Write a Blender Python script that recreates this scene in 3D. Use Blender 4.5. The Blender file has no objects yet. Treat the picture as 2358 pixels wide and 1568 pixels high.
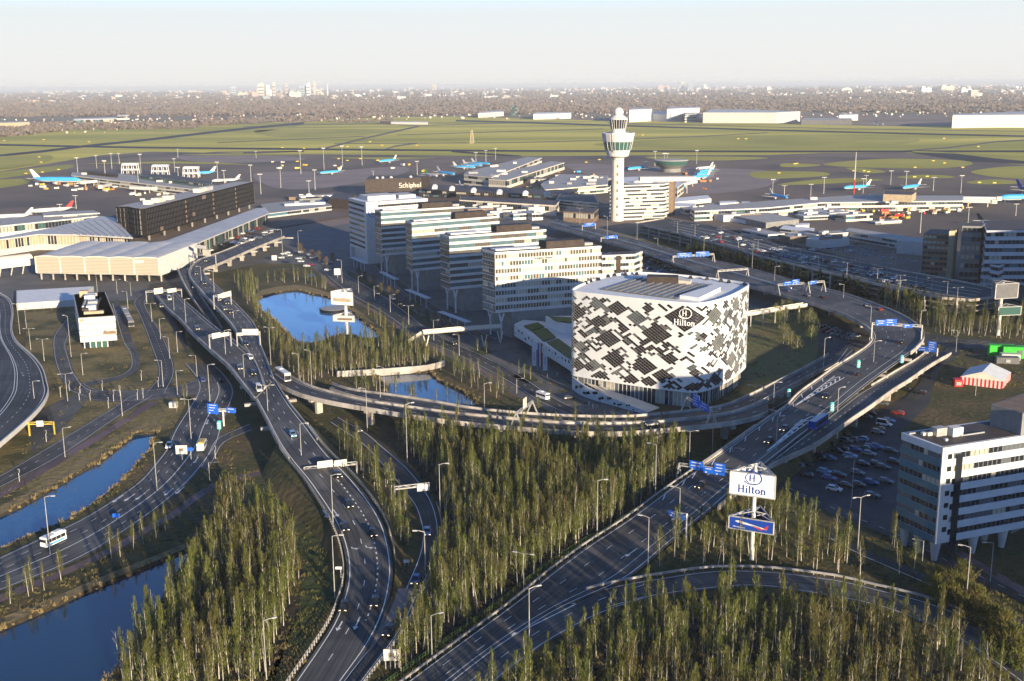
import bpy, bmesh, math, random
import numpy as np
from mathutils import Vector, Matrix
from mathutils.geometry import delaunay_2d_cdt, tessellate_polygon
random.seed(7)
RNG = np.random.default_rng(7)
S = bpy.context.scene
COL = S.collection
# ------------------------------------------------------------------ camera model used to read positions off the photograph
F, CX, CY, H = 2600., 1179., 784., 122.
ROLL = math.radians(0.41)
PITCH = math.atan((CY-195.5)/F)
cp, sp, cr, sr = math.cos(PITCH), math.sin(PITCH), math.cos(ROLL), math.sin(ROLL)
def P(dx, dy, z=0.):
    u, v = dx-CX, CY-dy
    a, b = u*cr+v*sr, -u*sr+v*cr
    r = (a, F*cp+b*sp, -F*sp+b*cp)
    t = (z-H)/r[2]
    return Vector((r[0]*t, r[1]*t, z))
def Q(p):
    x, y, z = p[0], p[1], p[2]-H
    d = y*cp-z*sp; b = (y*sp+z*cp)/d*F; a = x/d*F
    return CX+a*cr-b*sr, CY-(a*sr+b*cr)
def hgt(base, ty, zb=0.):
    lo, hi = zb, zb+200
    for _ in range(40):
        m = (lo+hi)/2
        if Q((base[0], base[1], m))[1] > ty: lo = m
        else: hi = m
    return lo
camd = bpy.data.cameras.new('camera'); cam = bpy.data.objects.new('camera', camd); COL.objects.link(cam)
camd.sensor_fit = 'HORIZONTAL'; camd.sensor_width = 36; camd.lens = 36*F/2358.
camd.clip_start = 1; camd.clip_end = 300000
cam.location = (0, 0, H)
cam.rotation_euler = (Matrix.Rotation(math.pi/2-PITCH, 4, 'X') @ Matrix.Rotation(-ROLL, 4, 'Z')).to_euler()
S.camera = cam
# ------------------------------------------------------------------ light
AZ, EL = math.radians(28.5), math.radians(10.)
sd = Vector((math.sin(AZ)*math.cos(EL), -math.cos(AZ)*math.cos(EL), math.sin(EL)))
sl = bpy.data.lights.new('sun', 'SUN'); sl.energy = 3.7; sl.angle = math.radians(.55); sl.color = (1, .83, .59)
so = bpy.data.objects.new('sun', sl); COL.objects.link(so)
so.rotation_euler = sd.to_track_quat('Z', 'Y').to_euler(); so.location = (0, 0, 300)
W = bpy.data.worlds.new('World'); S.world = W; W.use_nodes = True
nt = W.node_tree; nt.nodes.clear()
wo = nt.nodes.new('ShaderNodeOutputWorld'); bg = nt.nodes.new('ShaderNodeBackground'); sk = nt.nodes.new('ShaderNodeTexSky')
sk.sky_type = 'NISHITA'; sk.sun_disc = False; sk.sun_elevation = EL; sk.sun_rotation = math.pi-AZ
sk.altitude = 1000; sk.air_density = .5; sk.dust_density = 0.; sk.ozone_density = 3.
# a clear blue dome above, paling into the hazy white band that lies over the horizon
tc = nt.nodes.new('ShaderNodeTexCoord'); sx = nt.nodes.new('ShaderNodeSeparateXYZ'); nt.links.new(tc.outputs['Generated'], sx.inputs[0])
cr_ = nt.nodes.new('ShaderNodeValToRGB'); e = cr_.color_ramp.elements; e[0].position = 0.; e[0].color = (.90, .875, .84, 1); e[1].position = .075; e[1].color = (.84, .915, .935, 1)
k_ = e.new(.025); k_.color = (.90, .905, .89, 1)
nt.links.new(sx.outputs['Z'], cr_.inputs[0])
sc_ = nt.nodes.new('ShaderNodeVectorMath'); sc_.operation = 'SCALE'; sc_.inputs['Scale'].default_value = 3.05; nt.links.new(cr_.outputs[0], sc_.inputs[0])
mr_ = nt.nodes.new('ShaderNodeMapRange'); mr_.inputs[1].default_value = .06; mr_.inputs[2].default_value = .17; nt.links.new(sx.outputs['Z'], mr_.inputs[0])
mx_ = nt.nodes.new('ShaderNodeMix'); mx_.data_type = 'RGBA'; nt.links.new(mr_.outputs[0], mx_.inputs[0]); nt.links.new(sc_.outputs[0], mx_.inputs[6]); nt.links.new(sk.outputs[0], mx_.inputs[7])
nt.links.new(mx_.outputs[2], bg.inputs[0]); bg.inputs[1].default_value = .108
nt.links.new(bg.outputs[0], wo.inputs[0])
S.view_settings.view_transform = 'Standard'; S.view_settings.look = 'None'; S.view_settings.gamma = 1; S.view_settings.exposure = 1.58
S.view_settings.use_curve_mapping = False
try:
    S.cycles.use_denoising = True; S.cycles.denoiser = 'OPENIMAGEDENOISE'
    S.cycles.max_bounces = 5; S.cycles.diffuse_bounces = 2; S.cycles.glossy_bounces = 2; S.cycles.transmission_bounces = 2
    S.cycles.volume_bounces = 0; S.cycles.transparent_max_bounces = 4
    S.cycles.caustics_reflective = False; S.cycles.caustics_refractive = False
except Exception: pass
# ------------------------------------------------------------------ materials
MATS = {}
def mat(name, c, rough=.7, c2=None, scale=.2, metal=0., spec=.3, bump=0., detail=4., contrast=(.35, .65), stretch=None, c3=None, scale3=.01, obj=False, emit=None):
    if name in MATS: return MATS[name]
    m = bpy.data.materials.new(name); m.use_nodes = True; MATS[name] = m
    n = m.node_tree.nodes; l = m.node_tree.links
    b = n['Principled BSDF']
    b.inputs['Base Color'].default_value = (*c, 1); b.inputs['Roughness'].default_value = rough
    b.inputs['Metallic'].default_value = metal; b.inputs['Specular IOR Level'].default_value = spec
    if emit: b.inputs['Emission Color'].default_value = (*emit[0], 1); b.inputs['Emission Strength'].default_value = emit[1]
    if c2 or bump:
        g = n.new('ShaderNodeNewGeometry'); src = g.outputs['Position']
        if obj:
            g = n.new('ShaderNodeTexCoord'); src = g.outputs['Object']
        if stretch:
            mp = n.new('ShaderNodeMapping'); mp.inputs['Scale'].default_value = stretch[0]; mp.inputs['Rotation'].default_value = (0, 0, stretch[1])
            l.new(src, mp.inputs[0]); src = mp.outputs[0]
        t = n.new('ShaderNodeTexNoise'); t.inputs['Scale'].default_value = scale; t.inputs['Detail'].default_value = detail
        l.new(src, t.inputs['Vector'])
    if c2:
        r = n.new('ShaderNodeValToRGB'); r.color_ramp.elements[0].position = contrast[0]; r.color_ramp.elements[1].position = contrast[1]
        r.color_ramp.elements[0].color = (*c, 1); r.color_ramp.elements[1].color = (*c2, 1)
        l.new(t.outputs['Fac'], r.inputs[0]); out = r.outputs[0]
        if c3:
            t3 = n.new('ShaderNodeTexNoise'); t3.inputs['Scale'].default_value = scale3; t3.inputs['Detail'].default_value = 5
            l.new(src, t3.inputs['Vector'])
            r3 = n.new('ShaderNodeValToRGB'); r3.color_ramp.elements[0].position = .45; r3.color_ramp.elements[1].position = .62
            l.new(t3.outputs['Fac'], r3.inputs[0])
            mx = n.new('ShaderNodeMix'); mx.data_type = 'RGBA'; l.new(r3.outputs[0], mx.inputs[0]); l.new(out, mx.inputs[6]); mx.inputs[7].default_value = (*c3, 1)
            out = mx.outputs[2]
        l.new(out, b.inputs['Base Color'])
    if bump:
        bp = n.new('ShaderNodeBump'); bp.inputs['Strength'].default_value = 1; bp.inputs['Distance'].default_value = bump
        l.new(t.outputs['Fac'], bp.inputs['Height']); l.new(bp.outputs[0], b.inputs['Normal'])
    return m
def asphalt(name, c, c2, tint=(1, 1, 1), wear=.35):
    """road surface: patchy tone and tyre-worn streaks that follow the lane direction (uv.x across in lanes, uv.y along in metres)"""
    if name in MATS: return MATS[name]
    m = mat(name, c, .75, c2, .06, detail=6, spec=.35)
    n = m.node_tree.nodes; l = m.node_tree.links; b = n['Principled BSDF']
    src = b.inputs['Base Color'].links[0].from_socket
    uv = n.new('ShaderNodeTexCoord'); mp = n.new('ShaderNodeMapping'); mp.inputs['Scale'].default_value = (2.2, .012, 1)
    l.new(uv.outputs['UV'], mp.inputs[0])
    t = n.new('ShaderNodeTexNoise'); t.inputs['Scale'].default_value = 2.; t.inputs['Detail'].default_value = 3; l.new(mp.outputs[0], t.inputs['Vector'])
    r = n.new('ShaderNodeMapRange'); r.inputs[1].default_value = .3; r.inputs[2].default_value = .7; r.inputs[3].default_value = 1-wear; r.inputs[4].default_value = 1+wear
    l.new(t.outputs['Fac'], r.inputs[0])
    mx = n.new('ShaderNodeVectorMath'); mx.operation = 'SCALE'; l.new(src, mx.inputs[0]); l.new(r.outputs[0], mx.inputs['Scale'])
    # expansion joints / resurfaced bays across the road
    mp2 = n.new('ShaderNodeMapping'); mp2.inputs['Scale'].default_value = (.02, .03, 1); l.new(uv.outputs['UV'], mp2.inputs[0])
    t2 = n.new('ShaderNodeTexNoise'); t2.inputs['Scale'].default_value = 1.; t2.inputs['Detail'].default_value = 1; l.new(mp2.outputs[0], t2.inputs['Vector'])
    r2 = n.new('ShaderNodeMapRange'); r2.inputs[1].default_value = .49; r2.inputs[2].default_value = .51; r2.inputs[3].default_value = .78; r2.inputs[4].default_value = 1.16
    l.new(t2.outputs['Fac'], r2.inputs[0])
    mx2 = n.new('ShaderNodeVectorMath'); mx2.operation = 'SCALE'; l.new(mx.outputs[0], mx2.inputs[0]); l.new(r2.outputs[0], mx2.inputs['Scale'])
    l.new(mx2.outputs[0], b.inputs['Base Color'])
    return m
asphalt('asphalt', (.050, .050, .050), (.088, .085, .080), wear=.5)
asphalt('asphalt_dark', (.032, .033, .034), (.056, .055, .053), wear=.45)
asphalt('path_red', (.11, .075, .075), (.15, .10, .10), wear=.15)
mat('concrete', (.36, .33, .29), .8, (.46, .42, .37), .5, c3=(.27, .24, .21), scale3=.12)
mat('concrete_pale', (.55, .52, .46), .75, (.62, .59, .53), .3)
mat('marking', (.62, .62, .60), .6, (.78, .78, .76), 1.5)
mat('grass_near', (.034, .042, .011), .95, (.080, .070, .022), .45, c3=(.11, .078, .032), scale3=.035, detail=8, bump=.5)
mat('lawn', (.028, .042, .010), .95, (.055, .066, .018), .45, detail=8, c3=(.075, .068, .028), scale3=.05, bump=.5)
mat('lawn_brown', (.15, .112, .044), .95, (.215, .17, .068), .45, detail=8, c3=(.055, .055, .018), scale3=.05, bump=.5)
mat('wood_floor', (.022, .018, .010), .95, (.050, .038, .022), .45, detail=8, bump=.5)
mat('field', (.45, .40, .045), .95, (.62, .52, .09), .0035, c3=(.30, .29, .04), scale3=.0022, detail=8, stretch=((.35, 1.6, 1), .05))
mat('tuft', (.050, .058, .016), .95, (.10, .088, .030), .3, c3=(.13, .10, .045), scale3=.05)
mat('far_field', (.16, .15, .06), .95, (.24, .20, .10), .003)
mat('field_b', (.28, .27, .04), .95, (.40, .355, .06), .006, detail=8)
mat('apron', (.135, .098, .068), .8, (.195, .145, .102), .012, c3=(.08, .062, .048), scale3=.006, detail=8)
mat('apron_pale', (.21, .165, .145), .8, (.26, .205, .18), .02)
mat('runway', (.012, .009, .011), .8, (.02, .015, .016), .01)
mat('taxi', (.085, .07, .055), .8, (.11, .09, .085), .01)
mat('country', (.14, .105, .09), .95, (.25, .19, .16), .0022, c3=(.15, .15, .07), scale3=.0007, detail=10, stretch=((.4, 1.5, 1), 0.))
mat('reed', (.165, .125, .055), .95, (.26, .195, .09), .45, detail=8, bump=.5)
mat('paving', (.085, .085, .085), .8, (.125, .122, .118), .08)
mat('paving_dark', (.032, .032, .036), .75, (.055, .053, .056), .1)
def watermat(name, c, rough):
    m = mat(name, c, rough, None, spec=.6)
    n = m.node_tree.nodes; l = m.node_tree.links; b = n['Principled BSDF']
    g = n.new('ShaderNodeNewGeometry'); t = n.new('ShaderNodeTexNoise'); t.inputs['Scale'].default_value = .9; t.inputs['Detail'].default_value = 3; l.new(g.outputs['Position'], t.inputs['Vector'])
    bp = n.new('ShaderNodeBump'); bp.inputs['Distance'].default_value = .02; bp.inputs['Strength'].default_value = .5
    l.new(t.outputs['Fac'], bp.inputs['Height']); l.new(bp.outputs[0], b.inputs['Normal'])
    t2 = n.new('ShaderNodeTexNoise'); t2.inputs['Scale'].default_value = .05; t2.inputs['Detail'].default_value = 6; t2.inputs['Distortion'].default_value = 2.; l.new(g.outputs['Position'], t2.inputs['Vector'])
    r = n.new('ShaderNodeMapRange'); r.inputs[1].default_value = .5; r.inputs[2].default_value = .75; r.inputs[3].default_value = rough; r.inputs[4].default_value = rough+.12
    l.new(t2.outputs['Fac'], r.inputs[0]); l.new(r.outputs[0], b.inputs['Roughness'])
watermat('water', (.014, .070, .150), .07); watermat('water_pale', (.05, .15, .27), .08)
watermat('water_deep', (.006, .028, .060), .07)
mat('far_water', (.12, .22, .36), .3)
for nm, c, c2 in [('white', (.52, .50, .47), (.58, .56, .53)), ('white_cool', (.50, .52, .54), (.57, .59, .60)), ('cream', (.60, .54, .43), (.68, .61, .50)), ('grey', (.26, .26, .26), (.32, .32, .31)),
                  ('grey_pale', (.42, .41, .39), (.48, .47, .45)), ('grey_dark', (.10, .10, .105), (.13, .13, .13)), ('brown_dark', (.030, .021, .017), (.05, .036, .028)), ('slab_black', (.008, .0065, .006), (.014, .011, .009)), ('brown', (.17, .115, .075), (.22, .15, .10)),
                  ('tan', (.36, .28, .18), (.42, .33, .22)), ('roof_grey', (.30, .29, .28), (.38, .36, .34)), ('roof_dark', (.05, .042, .04), (.085, .07, .062)), ('roof_white', (.62, .63, .64), (.70, .71, .71)),
                  ('roof_green', (.035, .075, .012), (.06, .11, .02)), ('stone_grey', (.18, .175, .165), (.23, .225, .21))]:
    mat(nm, c, .7, c2, .35, spec=.05 if nm == 'slab_black' else .3)
mat('metal', (.50, .49, .46), .45, (.58, .56, .53), .6, metal=.3)
mat('galv', (.30, .29, .275), .5, (.40, .385, .36), .6, metal=.2)
mat('roof_metal', (.42, .40, .37), .5, (.52, .50, .46), .12)
mat('black', (.012, .012, .014), .5)
mat('tyre', (.015, .015, .015), .9)
mat('glass_dark', (.018, .022, .028), .12, spec=.7)
mat('glass_blue', (.06, .15, .19), .12, spec=.8)
mat('glass_office', (.065, .062, .055), .15, (.10, .09, .075), .4, spec=.7)
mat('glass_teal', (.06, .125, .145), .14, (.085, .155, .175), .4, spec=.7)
mat('glass_green', (.04, .10, .085), .14, spec=.7)
mat('glass_grey', (.10, .11, .12), .2, spec=.7)
mat('blind', (.34, .31, .24), .5, (.44, .40, .32), .8)
mat('sign_white', (.80, .81, .82), .5)
mat('lawn_green', (.10, .105, .026), .95, (.15, .14, .04), .45, detail=8, c3=(.13, .10, .04), scale3=.05, bump=.4)
mat('blue_sign', (.012, .11, .55), .5)
mat('yellow', (.52, .38, .05), .5)
mat('red', (.50, .03, .02), .5)
mat('orange', (.42, .17, .06), .6)
mat('green', (.03, .42, .03), .5)
mat('teal', (.10, .55, .50), .5)
mat('sky_blue', (.045, .33, .62), .4, (.055, .36, .66), .3)
mat('deep_blue', (.012, .05, .28), .4)
mat('bark', (.30, .27, .21), .85, (.46, .42, .34), .9)
mat('bark_brown', (.12, .08, .05), .9, (.18, .125, .08), .9)
def leafmat(name, a, b, c):
    """thin leaves: light falls on them and shines through them"""
    m = mat(name, a, .85, b, .16, detail=3, c3=c, scale3=.07, spec=.1)
    n = m.node_tree.nodes; l = m.node_tree.links; p = n['Principled BSDF']; src = p.inputs['Base Color'].links[0].from_socket
    t = n.new('ShaderNodeBsdfTranslucent'); l.new(src, t.inputs['Color']); mx = n.new('ShaderNodeMixShader'); mx.inputs[0].default_value = .42
    out = [q for q in n if q.type == 'OUTPUT_MATERIAL'][0]; l.new(p.outputs[0], mx.inputs[1]); l.new(t.outputs[0], mx.inputs[2]); l.new(mx.outputs[0], out.inputs[0])
    return m
leafmat('leaf', (.100, .122, .026), (.158, .168, .040), (.138, .122, .040))
leafmat('leaf_olive', (.10, .12, .026), (.16, .17, .040), (.15, .125, .04))
leafmat('leaf_brown', (.17, .115, .055), (.22, .155, .07), (.13, .11, .045))
leafmat('leaf_dark', (.020, .034, .010), (.042, .052, .015), (.034, .034, .014))
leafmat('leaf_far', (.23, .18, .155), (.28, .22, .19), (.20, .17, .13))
# ------------------------------------------------------------------ mesh building
class MB:
    def __init__(s): s.v = []; s.f = []; s.m = []; s.uv = None
    def add(s, vs, fs, m=0):
        o = len(s.v); s.v += [tuple(p) for p in vs]; s.f += [tuple(i+o for i in f) for f in fs]; s.m += [m]*len(fs); return s
    def quad(s, a, b, c, d, m=0): return s.add([a, b, c, d], [(0, 1, 2, 3)], m)
    def box(s, c, size, rz=0., m=0, taper=1.):
        hx, hy, hz = size[0]/2, size[1]/2, size[2]/2; ca, sa = math.cos(rz), math.sin(rz); vs = []
        for z, k in ((-hz, 1), (hz, taper)):
            for x, y in ((-hx, -hy), (hx, -hy), (hx, hy), (-hx, hy)):
                x, y = x*k, y*k
                vs.append((c[0]+x*ca-y*sa, c[1]+x*sa+y*ca, c[2]+z))
        return s.add(vs, [(3, 2, 1, 0), (4, 5, 6, 7), (0, 1, 5, 4), (1, 2, 6, 5), (2, 3, 7, 6), (3, 0, 4, 7)], m)
    def beam(s, a, b, w, h=None, m=0):
        """square bar between two points"""
        a, b = Vector(a), Vector(b); d = (b-a)
        if d.length < 1e-6: return s
        d.normalize(); up = Vector((0, 0, 1)) if abs(d.z) < .95 else Vector((1, 0, 0))
        x = d.cross(up).normalized(); y = x.cross(d).normalized(); h = h or w
        vs = [p+x*i*w/2+y*j*h/2 for p in (a, b) for i, j in ((-1, -1), (1, -1), (1, 1), (-1, 1))]
        return s.add(vs, [(3, 2, 1, 0), (4, 5, 6, 7), (0, 1, 5, 4), (1, 2, 6, 5), (2, 3, 7, 6), (3, 0, 4, 7)], m)
    def tube(s, pts, radii, n=8, m=0, cap=True):
        pts = [Vector(p) for p in pts]; rings = []
        for i, p in enumerate(pts):
            d = (pts[min(i+1, len(pts)-1)]-pts[max(i-1, 0)]).normalized()
            up = Vector((0, 0, 1)) if abs(d.z) < .9 else Vector((1, 0, 0))
            x = d.cross(up).normalized(); y = x.cross(d).normalized(); r = radii[i] if hasattr(radii, '__len__') else radii
            rings.append([p+(x*math.cos(2*math.pi*k/n)+y*math.sin(2*math.pi*k/n))*r for k in range(n)])
        vs = [q for r in rings for q in r]; fs = []
        for i in range(len(pts)-1):
            for k in range(n): fs.append((i*n+k, i*n+(k+1) % n, (i+1)*n+(k+1) % n, (i+1)*n+k))
        if cap: fs += [tuple(range(n-1, -1, -1)), tuple((len(pts)-1)*n+k for k in range(n))]
        return s.add(vs, fs, m)
    def lathe(s, prof, c=(0, 0, 0), n=24, m=0):
        vs = [(c[0]+r*math.cos(2*math.pi*k/n), c[1]+r*math.sin(2*math.pi*k/n), c[2]+z) for r, z in prof for k in range(n)]; fs = []
        for i in range(len(prof)-1):
            for k in range(n): fs.append((i*n+k, i*n+(k+1) % n, (i+1)*n+(k+1) % n, (i+1)*n+k))
        fs += [tuple(range(n-1, -1, -1)), tuple((len(prof)-1)*n+k for k in range(n))]
        return s.add(vs, fs, m)
    def prism(s, poly, z0, z1, m=0, mtop=None, bottom=True):
        """closed vertical prism over a counter-clockwise outline (x, y)"""
        p = [(q[0], q[1]) for q in poly]
        if sum(p[i][0]*p[(i+1) % len(p)][1]-p[(i+1) % len(p)][0]*p[i][1] for i in range(len(p))) < 0: p = p[::-1]
        n = len(p); f = lambda z, i: z[i] if hasattr(z, '__len__') else z
        vs = [(x, y, f(z0, i)) for i, (x, y) in enumerate(p)]+[(x, y, f(z1, i)) for i, (x, y) in enumerate(p)]
        s.add(vs, [(i, (i+1) % n, n+(i+1) % n, n+i) for i in range(n)], m)
        s.add(vs[n:], [tuple(range(n))], m if mtop is None else mtop)
        if bottom: s.add(vs[:n], [tuple(range(n-1, -1, -1))], m)
        return s
ORG = {}
def mesh(name, mb, mats, smooth=False):
    me = bpy.data.meshes.new(name); me.from_pydata([tuple(v) for v in mb.v], [], mb.f); 
    for m in (mats if isinstance(mats, (list, tuple)) else [mats]): me.materials.append(MATS[m])
    if any(mb.m): me.polygons.foreach_set('material_index', mb.m)
    if mb.uv:
        u = me.uv_layers.new(name='UVMap'); a = np.array([mb.uv[i] for f in mb.f for i in f], dtype=np.float32).ravel(); u.data.foreach_set('uv', a)
    if smooth: me.polygons.foreach_set('use_smooth', [True]*len(me.polygons))
    me.update(); return me
def tag(o, label=None, cat=None, group=None, kind=None):
    for k, v in (('label', label), ('category', cat), ('group', group), ('kind', kind)):
        if v: o[k] = v
    return o
def obj(name, mb, mats, parent=None, label=None, cat=None, group=None, kind=None, smooth=False):
    """link ONE mesh object; with a parent the world-space vertices are moved into the root's frame"""
    if parent is not None:
        og = ORG.get(parent.name, (0, 0, 0))
        mb.v = [(v[0]-og[0], v[1]-og[1], v[2]-og[2]) for v in mb.v]
    o = bpy.data.objects.new(name, mesh(name, mb, mats, smooth)); COL.objects.link(o)
    if parent is not None: o.parent = parent; ORG[o.name] = ORG.get(parent.name, (0, 0, 0))
    return tag(o, label, cat, group, kind)
def thing(name, label, cat, loc=(0, 0, 0), group=None, rz=0.):
    o = bpy.data.objects.new(name, None); COL.objects.link(o); o.location = loc; o.rotation_euler = (0, 0, rz); o.empty_display_size = .5
    ORG[o.name] = tuple(loc); return tag(o, label, cat, group)
def proto(name): 
    """an unlinked prototype root: parts are built in its own local frame"""
    o = bpy.data.objects.new(name, None); return o
def part(name, mb, mats, parent, smooth=False, label=None):
    o = bpy.data.objects.new(name, mesh(name, mb, mats, smooth)); o.parent = parent
    return tag(o, label)
def kids(o): return [c for c in bpy.data.objects if c.parent == o]
KID = {}
def place(pr, loc, rz=0., scale=1., label=None, cat=None, group=None, mats=None):
    """a copy of a prototype thing with copies of its parts and sub-parts"""
    r = pr.copy(); COL.objects.link(r); r.location = loc; r.rotation_euler = (0, 0, rz)
    r.scale = scale if hasattr(scale, '__len__') else (scale,)*3
    tag(r, label, cat, group)
    def rec(a, b):
        if a.name not in KID: KID[a.name] = kids(a)
        for ch in KID[a.name]:
            c = ch.copy(); COL.objects.link(c); c.parent = b; rec(ch, c)
    rec(pr, r); return r
ORD = 'first second third fourth fifth sixth seventh eighth ninth tenth eleventh twelfth thirteenth fourteenth fifteenth sixteenth seventeenth eighteenth nineteenth twentieth twenty-first twenty-second twenty-third twenty-fourth twenty-fifth twenty-sixth twenty-seventh twenty-eighth twenty-ninth thirtieth thirty-first thirty-second thirty-third thirty-fourth thirty-fifth thirty-sixth'.split()
# ------------------------------------------------------------------ letters built from bars and rings (x right, y up, height 1)
def glyphs(text, serif=True):
    B, R, x = [], [], 0.; w = .15; sf = .055
    def bar(x0, y0, x1, y1): B.append((x+x0, y0, x+x1, y1))
    for ch in text:
        adv = .62
        if ch == 'H':
            bar(.08, 0, .08+w, 1); bar(.62, 0, .62+w, 1); bar(.08, .46, .77, .56); adv = .92
            if serif:
                for c in (.155, .695): bar(c-.15, 0, c+.15, sf); bar(c-.15, 1-sf, c+.15, 1)
        elif ch in 'il':
            t = .66 if ch == 'i' else 1.
            bar(.11, 0, .11+w, t); adv = .38
            if ch == 'i': bar(.11, .8, .11+w, .95)
            if serif: bar(.03, 0, .35, sf); bar(.03, t-sf, .2, t)
        elif ch == 't':
            bar(.13, .06, .13+w, .88); bar(.02, .6, .42, .66); bar(.18, 0, .42, .09); adv = .46
        elif ch == 'o': R.append((x+.34, .33, .31, .33, .155)); adv = .70
        elif ch in 'nh':
            bar(.08, 0, .08+w, 1 if ch == 'h' else .66); bar(.45, 0, .45+w, .52); bar(.2, .5, .56, .63); adv = .70
            if serif: bar(.0, 0, .31, sf); bar(.38, 0, .68, sf)
        elif ch == 'S':
            bar(.06, .88, .6, 1); bar(.04, .5, .18, .94); bar(.06, .44, .6, .56); bar(.46, .06, .6, .5); bar(.03, 0, .56, .12); adv = .70
        elif ch == 'c': bar(.05, .06, .19, .6); bar(.08, .54, .5, .66); bar(.08, 0, .5, .12); adv = .56
        elif ch == 'p': bar(.06, -.25, .2, .66); bar(.1, .54, .48, .66); bar(.1, 0, .48, .12); bar(.4, .06, .54, .6); adv = .62
        elif ch == 'A': bar(.04, 0, .18, .85); bar(.5, 0, .64, .85); bar(.1, .82, .58, .97); bar(.1, .34, .58, .46); adv = .74
        elif ch == 'r': bar(.06, 0, .2, .66); bar(.14, .54, .4, .66); adv = .44
        elif ch == 'K': bar(.05, 0, .2, 1); bar(.2, .42, .42, .58); bar(.38, .55, .56, 1); bar(.38, 0, .56, .45); adv = .66
        elif ch == 'L': bar(.05, 0, .2, 1); bar(.05, 0, .5, .14); adv = .58
        elif ch == 'M': bar(.05, 0, .2, 1); bar(.65, 0, .8, 1); bar(.2, .6, .38, .95); bar(.48, .6, .65, .95); bar(.33, .4, .52, .75); adv = .9
        elif ch == ' ': adv = .4
        x += adv
    return B, R, x
def lettering(mb, text, o, ux, uy, h, depth, m=0, serif=True):
    """solid letters: o = lower-left corner, ux along, uy up, thickness towards ux x uy"""
    B, R, tot = glyphs(text, serif); ux, uy = Vector(ux).normalized(), Vector(uy).normalized(); n = ux.cross(uy); o = Vector(o)
    def slab(pts):
        k = len(pts); vs = [o+ux*a*h+uy*b*h for a, b in pts]+[o+ux*a*h+uy*b*h+n*depth for a, b in pts]
        mb.add(vs, [tuple(range(k-1, -1, -1)), tuple(range(k, 2*k))]+[(i, (i+1) % k, k+(i+1) % k, k+i) for i in range(k)], m)
    for i, (a, b, c, d) in enumerate(B):
        n0 = o; o = o+n*(.0007*i*h); slab([(a, b), (c, b), (c, d), (a, d)]); o = n0
    for cx, cy, rx, ry, t in R: ring(mb, o+ux*cx*h+uy*cy*h, ux, uy, rx*h, ry*h, t*h, depth, m)
    return tot*h
def ring(mb, c, ux, uy, rx, ry, t, depth, m=0, a0=0., a1=2*math.pi, n=20):
    ux, uy, c = Vector(ux).normalized(), Vector(uy).normalized(), Vector(c); nn = ux.cross(uy)
    vs = []
    for i in range(n+1):
        a = a0+(a1-a0)*i/n
        for k, dz in ((1, 0), (0, 0), (0, depth), (1, depth)):
            x, y = rx-(t if k == 0 else 0), ry-(t*.75 if k == 0 else 0)
            vs.append(c+ux*math.cos(a)*x+uy*math.sin(a)*y+nn*dz)
    fs = []
    for i in range(n):
        for k in range(4): fs.append((i*4+k, i*4+(k+1) % 4, (i+1)*4+(k+1) % 4, (i+1)*4+k))
    mb.add(vs, fs, m)
def catmull(pts, step=4.):
    """smooth polyline through points (Vectors), resampled about every step metres"""
    p = [Vector(q) for q in pts]; p = [p[0]*2-p[1]]+p+[p[-1]*2-p[-2]]; out = []
    for i in range(1, len(p)-2):
        n = max(2, int((p[i+1]-p[i]).length/step))
        for k in range(n):
            t = k/n; a, b, c, d = p[i-1], p[i], p[i+1], p[i+2]
            out.append(.5*((2*b)+(c-a)*t+(2*a-5*b+4*c-d)*t*t+(3*b-a-3*c+d)*t**3))
    return out+[p[-2]]
def resample(pts, n):
    d = [0.]
    for a, b in zip(pts, pts[1:]): d.append(d[-1]+(b-a).length)
    out = []; j = 0
    for i in range(n):
        t = d[-1]*i/(n-1)
        while j < len(d)-2 and d[j+1] < t: j += 1
        out.append(pts[j].lerp(pts[j+1], (t-d[j])/max(1e-9, d[j+1]-d[j])))
    return out
def inside(x, y, poly):
    c = False; n = len(poly)
    for i in range(n):
        x0, y0 = poly[i][0], poly[i][1]; x1, y1 = poly[i-1][0], poly[i-1][1]
        if (y0 > y) != (y1 > y) and x < (x1-x0)*(y-y0)/(y1-y0)+x0: c = not c
    return c
# ================================================================== the setting: ground, water, paving, airfield
POND_A = [(589.5,691),(604,681),(647,671),(684,668),(719,675),(759,684),(790,700),(814,716),(827,731),(852,749),(872,764),(877,776),(854,777.5),(829,777.5),(814,769),(794,767.5),(764,774),(749,782.5),(729,787.5),(709,789),(689,787.5),(664,771),(647,751),(627,731),(604,714),(590,699)]
POND_B = [(864,864),(987,855),(999,861),(1014,876),(1047,891),(1072,904),(1104,926),(1089,934),(989,923),(914,912),(889,908),(885,880)]
CANAL = [(360,994),(312,996),(275,1024),(225,1061),(175,1089),(112,1126),(50,1161),(-60,1215),(-60,1292),(0,1262),(82,1225),(150,1198),(225,1151),(275,1109),(325,1056),(350,1026),(360,1006)]
POND_C = [(-80,1478),(0,1444),(100,1402),(175,1367),(250,1337),(325,1307),(400,1275),(430,1262),(462,1250),(497,1260),(475,1272),(432,1300),(422,1320),(400,1350),(375,1400),(357,1425),(325,1470),(310,1507),(250,1570),(215,1660),(-80,1660)]
def ccw(p):
    return p if sum(p[i-1][0]*p[i][1]-p[i][0]*p[i-1][1] for i in range(len(p))) > 0 else p[::-1]
def world(poly, z=0.): return [P(x, y, z) for x, y in poly]
def smooth_closed(pts, step=3.):
    p = [Vector(q) for q in pts]; n = len(p); out = []
    for i in range(n):
        a, b, c, d = p[i-1], p[i], p[(i+1) % n], p[(i+2) % n]
        k = max(1, int((c-b).length/step))
        for j in range(k):
            t = j/k; out.append(.5*((2*b)+(c-a)*t+(2*a-5*b+4*c-d)*t*t+(3*b-a-3*c+d)*t**3))
    return out
WATERS = [ccw(smooth_closed(world(p), 4.)) for p in (POND_A, POND_B, CANAL, POND_C)]
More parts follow.
